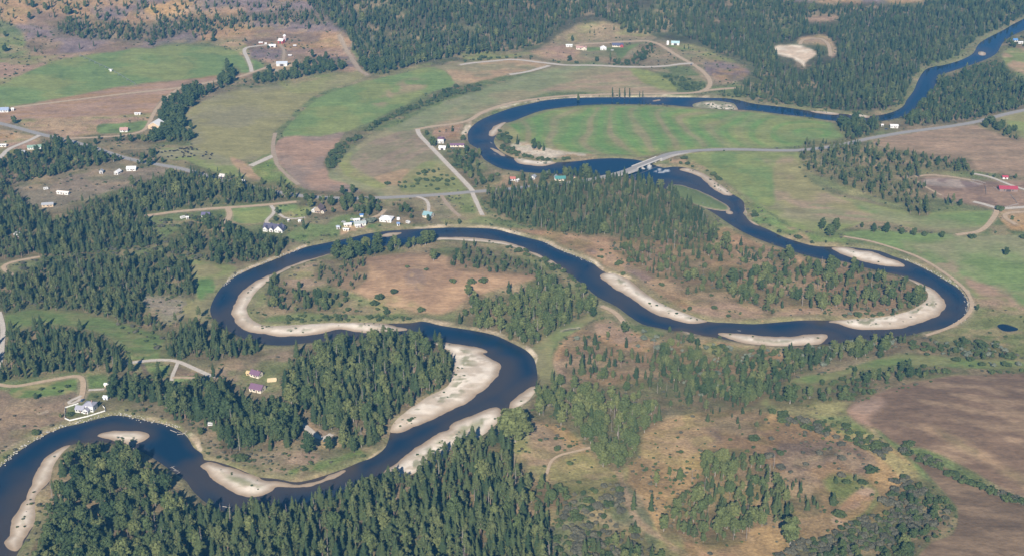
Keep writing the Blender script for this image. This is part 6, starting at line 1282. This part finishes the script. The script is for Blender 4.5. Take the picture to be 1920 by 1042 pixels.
SHAPES = {
 'fir': [mk_fir(1), mk_fir(2, 2.6, gap=.05), mk_fir(3, 3.5, base=.06), mk_fir(4, 2.2, whorls=19, base=.16), mk_fir(5, 2.9, gap=.12, base=.2), mk_fir(6, 3.9, base=.03, whorls=14), mk_fir(7, 1.9, base=.3, whorls=15, gap=.2)],
 'pine': [mk_pine(11), mk_pine(12, 3.3, base=.3), mk_pine(13, 2.4, base=.45), mk_pine(14, 2.7, base=.24)],
 'cottonwood': [mk_broad(21, base=.12), mk_broad(22, 3.9, base=.15), mk_broad(23, 5.2, base=.12, lobes=23), mk_broad(24, 3.2, base=.12, lobes=18)],
 'dark_broadleaf': [mk_broad(31, 5.0, base=.1), mk_broad(32, 4.4, base=.1, lobes=21), mk_broad(33, 3.7, base=.14)],
 'shrub': [mk_shrub(41), mk_shrub(42, 2.3), mk_shrub(43, 1.7)],
 'brush': [mk_shrub(44), mk_shrub(45, 2.4, 2.4)],
 'willow': [mk_shrub(46, 1.8, 3.2), mk_shrub(47, 1.6, 3.4)],
 'snag': [mk_snag(51), mk_snag(52)],
 'poplar': [mk_broad(61, 1.7, 20., .06, 20)],
}
NAMES = {'fir': 'fir_tree', 'pine': 'pine_tree', 'cottonwood': 'cottonwood_tree', 'dark_broadleaf': 'broadleaf_tree', 'shrub': 'shrub', 'brush': 'brush_shrub', 'willow': 'willow_shrub', 'snag': 'dead_tree', 'poplar': 'poplar_tree'}
ML['snag'] = M_DEAD; ML['poplar'] = ML['dark_broadleaf']
BARK = {'cottonwood': M_PBARK, 'snag': M_DEAD, 'pine': flat_mat('orange_grey_bark', (.22, .16, .12))}
PART = {}; JOIN = {}
for k, L in SHAPES.items():
    bk = BARK.get(k, M_BARK)
    PART[k] = [(mesh_of(NAMES[k]+'_trunk', [(t, bk)]), mesh_of(NAMES[k]+'_crown', [(c, ML[k])])) for t, c in L]
    JOIN[k] = [mesh_of(NAMES[k], [(t, bk), (c, ML[k])]) for t, c in L]

TREES = []   # x, y, z, h, w, kind, variant, stand
def excluded(x, y):
    bad = sdf_box(x, y, CHW, 30.0) < 2.0
    for rx, ry, w in ROADLINES:
        m = (x > rx.min()-8) & (x < rx.max()+8) & (y > ry.min()-8) & (y < ry.max()+8)
        if m.any():
            d = np.min((x[m][:, None]-rx[None])**2+(y[m][:, None]-ry[None])**2, 1)
            bad[m] |= d < (w/2+1.8)**2
    for hx, hy, r in CLEAR:
        bad |= (x-hx)**2+(y-hy)**2 < r*r
    return bad
for si, (ph, poly, mix, sp, (h0, h1), keep) in enumerate(STANDS):
    if h1 > 8: h0, h1, sp = h0*.88, h1*.88, sp*.92
    p = np.array(poly, float); bx, by, _ = unproj(p[:, 0], np.maximum(p[:, 1], -240))
    x0, x1, y0, y1 = bx.min(), bx.max(), by.min(), by.max()
    gx, gy = np.meshgrid(np.arange(x0, x1, sp), np.arange(y0, y1, sp))
    gx = gx.ravel(); gy = gy.ravel(); n = len(gx)
    gx = gx+RNG.uniform(-.48, .48, n)*sp; gy = gy+RNG.uniform(-.48, .48, n)*sp
    gz = HILL(gx, gy)
    kinds = list(mix); pr = np.array([mix[k] for k in kinds], float); pr /= pr.sum()
    clump = fbm(gx, gy, sp*7, 300+si, 2); ki = RNG.choice(len(kinds), n, p=pr)
    big = RNG.random(n)**1.3
    small = np.array([k in (SH, BR, WI) for k in kinds])[ki]
    hl = h0*.68 if h1 > 8 else h0; h = hl+(h1-hl)*big
    anytree = not all(k in (SH, BR, WI) for k in kinds)
    if anytree: h = np.where(small, RNG.uniform(2.2, 5, n), h)
    h = h*(.86+.28*clump)
    a, b_ = project(gx, gy, gz); ta, tb = project(gx, gy, gz+h*.78)
    ok = inside(a, b_, p) & (inside(ta, tb, p) | (RNG.random(n) < .12))
    for q in BARE: ok &= ~inside(a, b_, np.array(q, float))
    gap = keep-.55*sstep(.59, .74, fbm(gx, gy, sp*5, 400+si, 3))
    ok &= RNG.random(n) < gap
    ok &= (a > -160) & (a < 2080) & (tb < 1075) & (b_ > -120)
    idx = np.nonzero(ok)[0]
    idx = idx[~excluded(gx[idx], gy[idx])]
    for i in idx:
        TREES.append((gx[i], gy[i], gz[i], h[i], kinds[ki[i]], si))
# willow tufts on the landward side of the bars
for (pts, hh, nm, lab), bp in zip(BARS, BARW):
    n = int(120+900*(bp[:, 0].max()-bp[:, 0].min())*(bp[:, 1].max()-bp[:, 1].min())/20000); n = min(n, 900)
    x = RNG.uniform(bp[:, 0].min(), bp[:, 0].max(), n); y = RNG.uniform(bp[:, 1].min(), bp[:, 1].max(), n)
    d = -sdf(x, y, bp); c = -sdf_box(x, y, CHW, 60.0)
    pr = sstep(3, 8, d)*(sstep(22, 3, c) if False else 1-sstep(4, 22, c))*sstep(.45, .6, fbm(x, y, 12, 903, 2))*.55
    if nm in ('gravel_bar', 'river_island'): pr = np.maximum(pr, sstep(3, 8, d)*.25)
    for i in np.nonzero(RNG.random(n) < pr)[0]: TREES.append((x[i], y[i], -.75, RNG.uniform(.6, 1.8), SH if RNG.random() < .7 else WI, -2))
# undergrowth: low shrubs thinly spread over all the rough ground
nn = 60000
ux = RNG.uniform(-1, 1, nn); uy = 740+(2600-740)*RNG.random(nn)**1.15; ux = ux*uy*.44
uz = HILL(ux, uy); a, b_ = project(ux, uy, uz)
r_i = np.clip(np.searchsorted(-vs, -b_), 0, len(vs)-1); c_i = np.clip(np.searchsorted(us, a), 0, len(us)-1)
oid = OBJ[(r_i*NX+c_i).astype(int)]
dens = sstep(.46, .72, fbm(ux, uy, 60, 801, 3))*.55+.07
ok = (oid == 0) & (RNG.random(nn) < dens) & (a > -60) & (a < 1980) & (b_ < 1080) & (b_ > -30)
for q in BARE[-1:]: ok &= ~inside(a, b_, np.array(q, float))
idx = np.nonzero(ok)[0]; idx = idx[~excluded(ux[idx], uy[idx])]
for i in idx:
    TREES.append((ux[i], uy[i], uz[i], RNG.uniform(.7, 2.2), SH if RNG.random() < .6 else BR, -1))
print('trees', len(TREES))
# single trees and bushes that the photograph lets one pick out
SOLO = [
 (966, 826, CW, 27, 1.5, 'broad round bright green cottonwood standing alone at the sandbar tip'),
 (1481, 756, CW, 17, 1.25, 'tall bright green cottonwood at the west end of the fallow field tree line'),
 (1481, 1022, CW, 24, 1.15, 'tall round bright green tree rising from brush near the bottom right corner'),
 (1886, 479, DB, 9, 1.1, 'lone dark round tree on the open green pasture at right'),
 (1766, 446, DB, 8, 1.35, 'round dark tree beside the tan track in the right pasture'),
 (1822, 447, SH, 5, 1.0, 'small round bush just right of the tan track junction'),
 (1917, 447, SH, 5, 1.3, 'dark bush at the right edge of the green pasture'),
 (1541, 432, DB, 15, 1.0, 'tall dark tree at the left of the riverside pasture group'),
 (1556, 444, DB, 15, 1.2, 'widest dark tree of the riverside pasture group'),
 (1567, 434, DB, 16, .9, 'dark tree at the right of the riverside pasture group'),
 (1616, 428, DB, 7, .8, 'small round tree at the left end of the pasture tree row'),
 (1638, 436, DB, 11, 1.2, 'broad round tree left in the pasture tree row'),
 (1661, 437, DB, 12, 1.1, 'tallest round tree in the pasture tree row'),
 (1690, 440, DB, 8, 1.2, 'low round tree in the middle of the pasture tree row'),
 (1713, 442, DB, 9, 1.2, 'round tree right in the pasture tree row'),
 (1734, 443, SH, 5, 1.1, 'small bush ending the pasture tree row'),
 (652, 489, DB, 17, 1.45, 'large rounded dark cottonwood at the left end of the knoll river bank row'),
 (813, 489, CW, 13, 1.35, 'broad leafy tree alone on the north slope of the brown knoll'),
 (862, 493, PI_, 14, 1.2, 'thick dark pine just right of the leafy knoll tree'),
 (870, 467, F, 12, 1.3, 'bushy conifer by the river on the north knoll shore'),
 (889, 463, F, 11, 1.2, 'bushy conifer right of its twin on the north knoll shore'),
 (954, 549, F, 14, 1.2, 'lone dark conifer on bare ground left of the central wood'),
 (740, 551, SH, 6.5, .9, 'round dark bush alone on the south side of the knoll'),
 (712, 562, SH, 6, .9, 'round dark bush left of the pale gully on the knoll'),
 (763, 503, SH, 4, .9, 'small dark bush on the bare knoll top at left'),
 (799, 508, SH, 4, .9, 'small dark bush on the bare knoll top in the middle'),
 (849, 530, SH, 4, 1., 'small dark bush on the bare knoll slope at left of a pair'),
 (883, 532, SH, 5, 1., 'round dark bush in the middle of the bare knoll slope'),
 (905, 530, SH, 5, 1., 'round dark bush at the right of the bare knoll slope'),
 (508, 541, F, 14, 1.5, 'tall dark tree standing on the white horseshoe sandbar edge'),
 (1148, 185, 'poplar', 17, 1., 'first slim poplar from the left in the riverside row'),
 (1161, 185, 'poplar', 16, 1., 'second slim poplar from the left in the riverside row'),
 (1171, 185, 'poplar', 17, 1., 'third slim poplar from the left in the riverside row'),
 (1180, 185, 'poplar', 16, 1., 'fourth slim poplar from the left in the riverside row'),
 (1199, 184, 'poplar', 10, 1., 'short slim poplar left of a pair by the river road'),
 (1205, 184, 'poplar', 11, 1., 'short slim poplar right of a pair by the river road'),
 (1084, 187, F, 11, 1.3, 'lone conifer on the river bank left of the poplars'),
 (1144, 117, 'poplar', 18, 1.3, 'dark columnar tree below the far farm lawns'),
 (970, 272, F, 14, 1.3, 'dark tree at the left end of the oval hay field'),
 (1001, 281, DB, 15, .8, 'tallest of the dark trees at the oval field corner'),
 (1010, 282, DB, 12, .8, 'middle of the dark trees at the oval field corner'),
 (1019, 283, F, 11, 1.2, 'rightmost of the dark trees at the oval field corner'),
 (811, 275, CW, 13, 1.2, 'round bright green tree beside the white two storey house'),
 (800, 254, DB, 7, 1.3, 'dark bush tree at the upper corner of the white houses lot'),
 (848, 247, F, 9, 1.6, 'dark bushy tree at the top of the white houses lot'),
 (868, 264, CW, 8, 1.5, 'bright bushy tree on the river bank above the long low house'),
 (840, 279, DB, 7, 1., 'small grey green tree between the white house and the low house'),
 (27, 233, DB, 11, 1., 'lone tree by the highway near the left edge'),
 (433, 849, DB, 22, .62, 'tall dark narrow tree at the corner of the near ploughed strip'),
 (579, 851, DB, 20, .95, 'broad dark tree beside the camper drive'),
 (617, 845, DB, 14, .9, 'dark tree right of the camper'),
 (664, 848, DB, 13, .9, 'dark round tree near the end of the peninsula shore'),
 (645, 838, CW, 15, .9, 'bright green tree right of the camper'),
 (68, 748, DB, 6, 1.2, 'dark round bush in the tan field left of the white fence'),
 (68, 815, SH, 4.5, 1.2, 'dark bush by the river bank at far left'),
 (270, 772, DB, 5, 1.2, 'small dark bush on the bank right of the white fence'),
 (376, 815, DB, 7, 1.2, 'dark round bush above the white cut bank'),
 (440, 858, SH, 4, 1.0, 'small bush on the ploughed strip left of a pair'),
 (454, 863, SH, 5, 1.2, 'larger bush on the ploughed strip right of a pair'),
 (1230, 911, CW, 14, .9, 'twin crowned light green tree in the orange dry grass'),
 (1255, 893, CW, 9, .7, 'slender light tree with white trunk in the orange dry grass'),
 (1275, 904, CW, 12, .7, 'small green tree in the middle of the orange dry grass'),
 (1297, 903, SN, 11, .9, 'thin pale trunked tree in the orange dry grass'),
 (1308, 899, DB, 6, .9, 'small dark bush tree beside the pale trunked tree'),
 (1326, 893, F, 14, .8, 'narrow green tree left of the lower right clump'),
 (1342, 880, CW, 12, .9, 'round green tree at the top of the lower right clump'),
 (1340, 937, F, 14, .9, 'lone conifer just below the orange dry grass'),
 (1221, 958, F, 17, 1., 'tall conifer alone in the dry grass by the footpath'),
 (1188, 955, F, 17, .9, 'tall conifer left of the footpath'),
 (1046, 845, SH, 5, 1., 'round bush above the pale curved track'),
 (1067, 872, SH, 4.5, 1., 'round bush in the yellow grass right of the pale track'),
 (1016, 915, CW, 13, .8, 'bright green tree left of the pale track end'),
 (1562, 945, F, 11, 1.9, 'large round green conifer bush in the lower right grass'),
 (1567, 904, F, 6, 2.0, 'round green bush at the top left of the scattered bushes'),
 (1603, 900, F, 6, 2.0, 'round green bush at the top right of the scattered bushes'),
 (1655, 942, BR, 4.5, 1.2, 'grey round bush on the tan slope in the lower right'),
 (1633, 884, SH, 4, 1.6, 'long dark bush at the edge of the lower right grass'),
 (1578, 835, BR, 4, 1.2, 'grey bush below the shrub ditch'),
 (1441, 857, BR, 4.5, 1.2, 'dark grey bush alone on the bare brown slope'),
 (1465, 878, BR, 4, 1.2, 'dark grey bush right of the lower right clump top'),
 (62, 15, DB, 13, 1.2, 'large dark tree high on the left hillside'),
 (56, 38, DB, 14, 1.1, 'dark tree group on the left hillside meadow'),
 (72, 70, F, 12, 1.2, 'conifer alone on the brown left hillside'),
 (66, 97, F, 10, 1.2, 'small conifer above the left edge of the pivot field'),
 (10, 98, DB, 12, 1.2, 'dark tree at the left edge below the hillside meadow'),
 (10, 70, DB, 10, 1.2, 'dark tree at the left edge beside the hillside meadow'),
 (103, 33, F, 10, 1.2, 'small conifer on the left hillside crest'),
 (150, 94, F, 14, .8, 'slim conifer at the top edge of the pivot field'),
 (176, 88, F, 11, 1.2, 'conifer right of the slim one above the pivot field'),
 (284, 86, DB, 9, 1.3, 'round dark tree above the middle of the pivot field'),
 (400, 78, DB, 7, 2.4, 'wide dark thicket tree above the right end of the pivot field'),
 (460, 78, DB, 6, 1.2, 'small dark tree above the farm lane bend'),
 (503, 91, DB, 5, 1.4, 'round green tree beside the long white barn'),
 (1073, 78, DB, 10, 1.0, 'round dark tree above the long white trailer'),
 (1068, 115, DB, 9, 1.4, 'broad green tree below the far farmhouses'),
 (1119, 116, DB, 8, 1.2, 'dark tree on the lane below the far farmhouses'),
 (1283, 92, F, 8, 1.0, 'small conifer left of a pair by the teal barn'),
 (1291, 92, F, 7, 1.0, 'small conifer right of a pair by the teal barn'),
 (1106, 64, F, 8, 1.0, 'small conifer on the slope above the far farm'),
 (1114, 63, F, 8, 1.0, 'second small conifer on the slope above the far farm'),
 (1151, 57, F, 9, 1.1, 'dark conifer at the top of the far clearing'),
 (1800, 387, DB, 9, 1.0, 'round dark tree by the lower corral edge'),
 (1786, 386, PI_, 15, 1.1, 'tall dark pine left of the corral'),
 (1776, 384, F, 14, .9, 'dark conifer behind the tall corral pine'),
 (1752, 374, PI_, 11, 1.1, 'pine at the left corner of the corral'),
 (1724, 404, PI_, 17, 1.2, 'tall double pine at the lower end of the open grove'),
 (1738, 404, PI_, 14, 1.1, 'shorter pine at the lower end of the open grove'),
 (1734, 352, F, 10, 1.1, 'small dark tree at the upper left of the corral'),
 (1823, 331, DB, 8, .9, 'dark tree at the end of the tan field tree row'),
 (1864, 334, DB, 6, 1.0, 'small tree beside the gravel lane above the corral'),
 (1904, 336, DB, 7, 1.1, 'round dark tree right of the red and white shed'),
 (1875, 395, SH, 5, 1.2, 'round bush at the lane junction below the corral'),
 (1098, 334, CW, 19, 1.1, 'tallest bright green cottonwood on the river bank left of the bridge'),
 (1140, 338, CW, 12, 1.3, 'rounded cottonwood between the tall one and the bridge'),
 (1650, 672, DB, 9, 1.1, 'round tree at the east bend corner'),
 (1832, 583, DB, 8, 1.0, 'round tree outside the levee track at the right bend'),
 (1112, 595, DB, 11, 1.0, 'left tree of a pair in the grassy swale'),
 (1171, 625, DB, 13, 1.3, 'round dark tree by the middle river bank'),
 (694, 418, WI, 6, 1.6, 'grey round tree beside the trailer yard'),
 (803, 416, DB, 9, .9, 'dark tree right of the teal roofed house'),
 (836, 424, F, 8, 1., 'small conifer left of a pair on the bank'),
 (861, 421, DB, 7, 1., 'round tree right of a pair on the bank'),
 (520, 402, DB, 9, 1.1, 'round dark tree at the grey driveway fork'),
 (517, 415, DB, 6, 1.6, 'dark bush inside the driveway loop'),
 (577, 406, DB, 9, 1.1, 'dark tree left of the chalet house'),
 (583, 390, CW, 11, 1.2, 'yellow green tree behind the chalet house'),
 (570, 432, F, 16, 1.1, 'dark blue conifer right of the blue roofed house'),
 (130, 779, SH, 4, 1.3, 'round shrub inside the white fence'),
 (114, 783, CW, 4, .9, 'small yellow green tree outside the white fence'),
]
GROUPS_OF_SOLO = {'poplar': 'poplars by the river road'}
TREE_ROOTS = []
CNT = {}
def plant(x, y, z, h, wf, kind, label, group=None, rnd=random):
    var = rnd.randrange(len(PART[kind])); tm, cm = PART[kind][var]
    s = h/H0[kind]; w = s*wf
    nm = NAMES[kind]
    r = bpy.data.objects.new(nm, None); COL.objects.link(r)
    r.location = (x, y, z-.05); r.rotation_euler = (0, 0, rnd.random()*6.283); r.scale = (w, w, s)
    r.empty_display_size = .5
    tag(r, label, 'shrub' if kind in (SH, BR, WI) else 'tree', group)
    for pn, me in (('stem' if kind in (SH, BR, WI) else 'trunk', tm), (('foliage' if kind in (SH, BR, WI) else 'crown'), cm)):
        c = bpy.data.objects.new(pn, me); COL.objects.link(c); c.parent = r
    CNT[kind] = CNT.get(kind, 0)+1
    return r
def pt(px, py):
    x, y, z = unproj(np.array([float(px)]), np.array([float(py)])); return float(x[0]), float(y[0]), float(z[0])
rs = random.Random(5)
for px, py, kind, h, wf, lab in SOLO:
    x, y, z = pt(px, py); plant(x, y, z, h, wf, kind, lab, GROUPS_OF_SOLO.get(kind), rs)
ADJ = {F: 'dark fir', PI_: 'open crowned pine', CW: 'leafy cottonwood', DB: 'dark broadleaf tree', SN: 'bare dead tree', SH: 'green shrub', BR: 'grey brown bush', WI: 'silvery willow bush'}
PLU = {F: 'firs', PI_: 'pines', CW: 'cottonwoods', DB: 'broadleaf trees', SN: 'dead trees', SH: 'shrubs', BR: 'grey bushes', WI: 'silvery willows'}
T = TREES
tx = np.array([t[0] for t in T]); ty = np.array([t[1] for t in T]); tz = np.array([t[2] for t in T]); th = np.array([t[3] for t in T])
tk = np.array([t[4] for t in T]); ts = np.array([t[5] for t in T])
sc_ = th/np.sqrt(tx**2+ty**2+CAM_H**2)
p0x, p0y = project(tx, ty, tz+th*.6)
infr = (p0x > 0) & (p0x < 1920) & (p0y > 0) & (p0y < 1042)
ALONE = {}
MASSNAME = {F: 'fir_forest', PI_: 'pine_forest', CW: 'cottonwood_wood', DB: 'broadleaf_wood', SN: 'dead_timber', SH: 'shrubbery', BR: 'brush', WI: 'willow_scrub'}
MASSLAB = {F: 'mass of dark firs filling the valley woods and far hillside', PI_: 'mass of pines mixed through the valley woods', CW: 'mass of cottonwoods in the riverside woods', DB: 'mass of dark broadleaf trees in belts and thickets',
           SN: 'grey dead trees scattered through the woods', SH: 'mass of low green shrubs along banks and hollows', BR: 'grey brown brush in the hollows', WI: 'silvery willow scrub on the south bank'}
def scatter_group(name, xs, ys, zs, hs, kind):
    """the uncountable rest of a kind: one object, the same tree shapes instanced on its points"""
    n = len(xs); me = bpy.data.meshes.new(name); me.vertices.add(n)
    me.vertices.foreach_set('co', np.stack([xs, ys, zs-.05], 1).astype(np.float32).ravel())
    s = hs/H0[kind]; w = s*RNG.uniform(.85, 1.25, n)*(1.28 if kind in (F, PI_) else 1)
    a = me.attributes.new('scl', 'FLOAT_VECTOR', 'POINT'); a.data.foreach_set('vector', np.stack([w, w, s], 1).astype(np.float32).ravel())
    a = me.attributes.new('rot', 'FLOAT', 'POINT'); a.data.foreach_set('value', RNG.uniform(0, 6.283, n).astype(np.float32))
    a = me.attributes.new('pick', 'INT', 'POINT'); a.data.foreach_set('value', RNG.integers(0, len(JOIN[kind]), n).astype(np.int32))
    o = link(name, me); c = bpy.data.collections.new(name+'_shapes')
    for i, jm in enumerate(JOIN[kind]):
        c.objects.link(bpy.data.objects.new(f'{name}_shape_{i}', jm))
    g = bpy.data.node_groups.new(name+'_nodes', 'GeometryNodeTree')
    g.interface.new_socket('Geometry', in_out='INPUT', socket_type='NodeSocketGeometry'); g.interface.new_socket('Geometry', in_out='OUTPUT', socket_type='NodeSocketGeometry')
    gi = g.nodes.new('NodeGroupInput'); go = g.nodes.new('NodeGroupOutput'); ip = g.nodes.new('GeometryNodeInstanceOnPoints')
    ci = g.nodes.new('GeometryNodeCollectionInfo'); ci.inputs['Collection'].default_value = c; ci.inputs['Separate Children'].default_value = True; ci.inputs['Reset Children'].default_value = True
    def att(nm, ty):
        q = g.nodes.new('GeometryNodeInputNamedAttribute'); q.data_type = ty; q.inputs['Name'].default_value = nm; return q.outputs['Attribute']
    cx = g.nodes.new('ShaderNodeCombineXYZ'); g.links.new(att('rot', 'FLOAT'), cx.inputs['Z'])
    L = g.links.new
    L(gi.outputs[0], ip.inputs['Points']); L(ci.outputs[0], ip.inputs['Instance']); ip.inputs['Pick Instance'].default_value = True
    L(att('pick', 'INT'), ip.inputs['Instance Index']); L(cx.outputs[0], ip.inputs['Rotation']); L(att('scl', 'FLOAT_VECTOR'), ip.inputs['Scale'])
    L(ip.outputs[0], go.inputs[0])
    md = o.modifiers.new('scatter', 'NODES'); md.node_group = g
    return o
def which(i, k, ph):
    """label and group of a tree: its size among its kind and the side of the wood it stands on"""
    if ts[i] == -2: return f'small {ADJ[k]} rooted on a river sandbar', f'small {PLU[k]} on the sandbars'
    if ts[i] < 0:
        return f'small {ADJ[k]} on rough open ground', f'small {PLU[k]} on rough open ground'
    same = th[(tk == k) & (ts == ts[i])]; q = (same < th[i]).mean()
    size = 'tall' if q > .75 else 'short' if q < .3 else 'mid height'
    poly = np.array(STANDS[ts[i]][1], float); vis = poly[(poly[:, 1] < 1042)]
    ax, ay = project(tx[i], ty[i], tz[i]); x0, x1, y0, y1 = max(vis[:, 0].min(), 0), min(vis[:, 0].max(), 1920), vis[:, 1].min(), vis[:, 1].max()
    u = (ax-x0)/(x1-x0+1e-6); v = (ay-y0)/(y1-y0+1e-6)
    hz = ('far left', 'left', '', 'right', 'far right')[min(int(max(u, 0)*5), 4)]; vt = 'upper' if v < .36 else 'lower' if v > .72 else ''
    side = ('at the '+' '.join(q for q in (vt, hz) if q)+' side of') if (hz or vt) else 'amid'
    lab = f'{size} {ADJ[k]} {side} {ph}'
    w = lab.split()
    if len(w) > 16: lab = f'{size} {PLU[k][:-1]} {side} {ph}'; w = lab.split()
    return ' '.join(w[:16]), lab.split(' ', 0)[0]
for k in MASSNAME:
    m = np.nonzero(tk == k)[0]
    if not len(m): continue
    room = 300-CNT.get(k, 0)
    rank = m[np.argsort(-(sc_[m]*np.where(infr[m], 1, 0)))]
    near = [i for i in rank[:room] if infr[i]]
    for i in near:
        ph = STANDS[ts[i]][0] if ts[i] >= 0 else ''
        plant(tx[i], ty[i], tz[i], th[i], rs.uniform(.85, 1.25)*(1.28 if k in (F, PI_) else 1), k, *which(i, k, ph), rs)
    rest = np.setdiff1d(m, near)
    if len(rest):
        o = scatter_group(MASSNAME[k], tx[rest], ty[rest], tz[rest], th[rest], k)
        tag(o, MASSLAB[k], 'woodland' if k not in (SH, BR, WI) else 'scrub', None, 'stuff')
    print(k, len(near), len(rest))
# ------------------------------------------------------------------ air: one even box of haze round everything
hm = bpy.data.materials.new('haze_air'); hm.use_nodes = True; nt = hm.node_tree
for n_ in list(nt.nodes):
    if n_.type != 'OUTPUT_MATERIAL': nt.nodes.remove(n_)
pv = nt.nodes.new('ShaderNodeVolumePrincipled'); pv.inputs['Color'].default_value = (.13, .50, 1.0, 1); pv.inputs['Density'].default_value = HAZE; pv.inputs['Anisotropy'].default_value = 0.0
nt.links.new(pv.outputs['Volume'], nt.nodes['Material Output'].inputs['Volume'])
try: hm.cycles.homogeneous_volume = True
except Exception: pass
V, Fs = box_vf((0, 15000, 0), (90000, 36000+2000, 2)); zl = float(GZ.min())-1.5
V = [(x, y, zl if z < 0 else 640.0) for x, y, z in V]
V = [(x, max(y, -2500), z) for x, y, z in V]
tag(poly_obj('haze', V, Fs, hm), 'thin bluish summer haze over the valley', None, None, 'stuff')
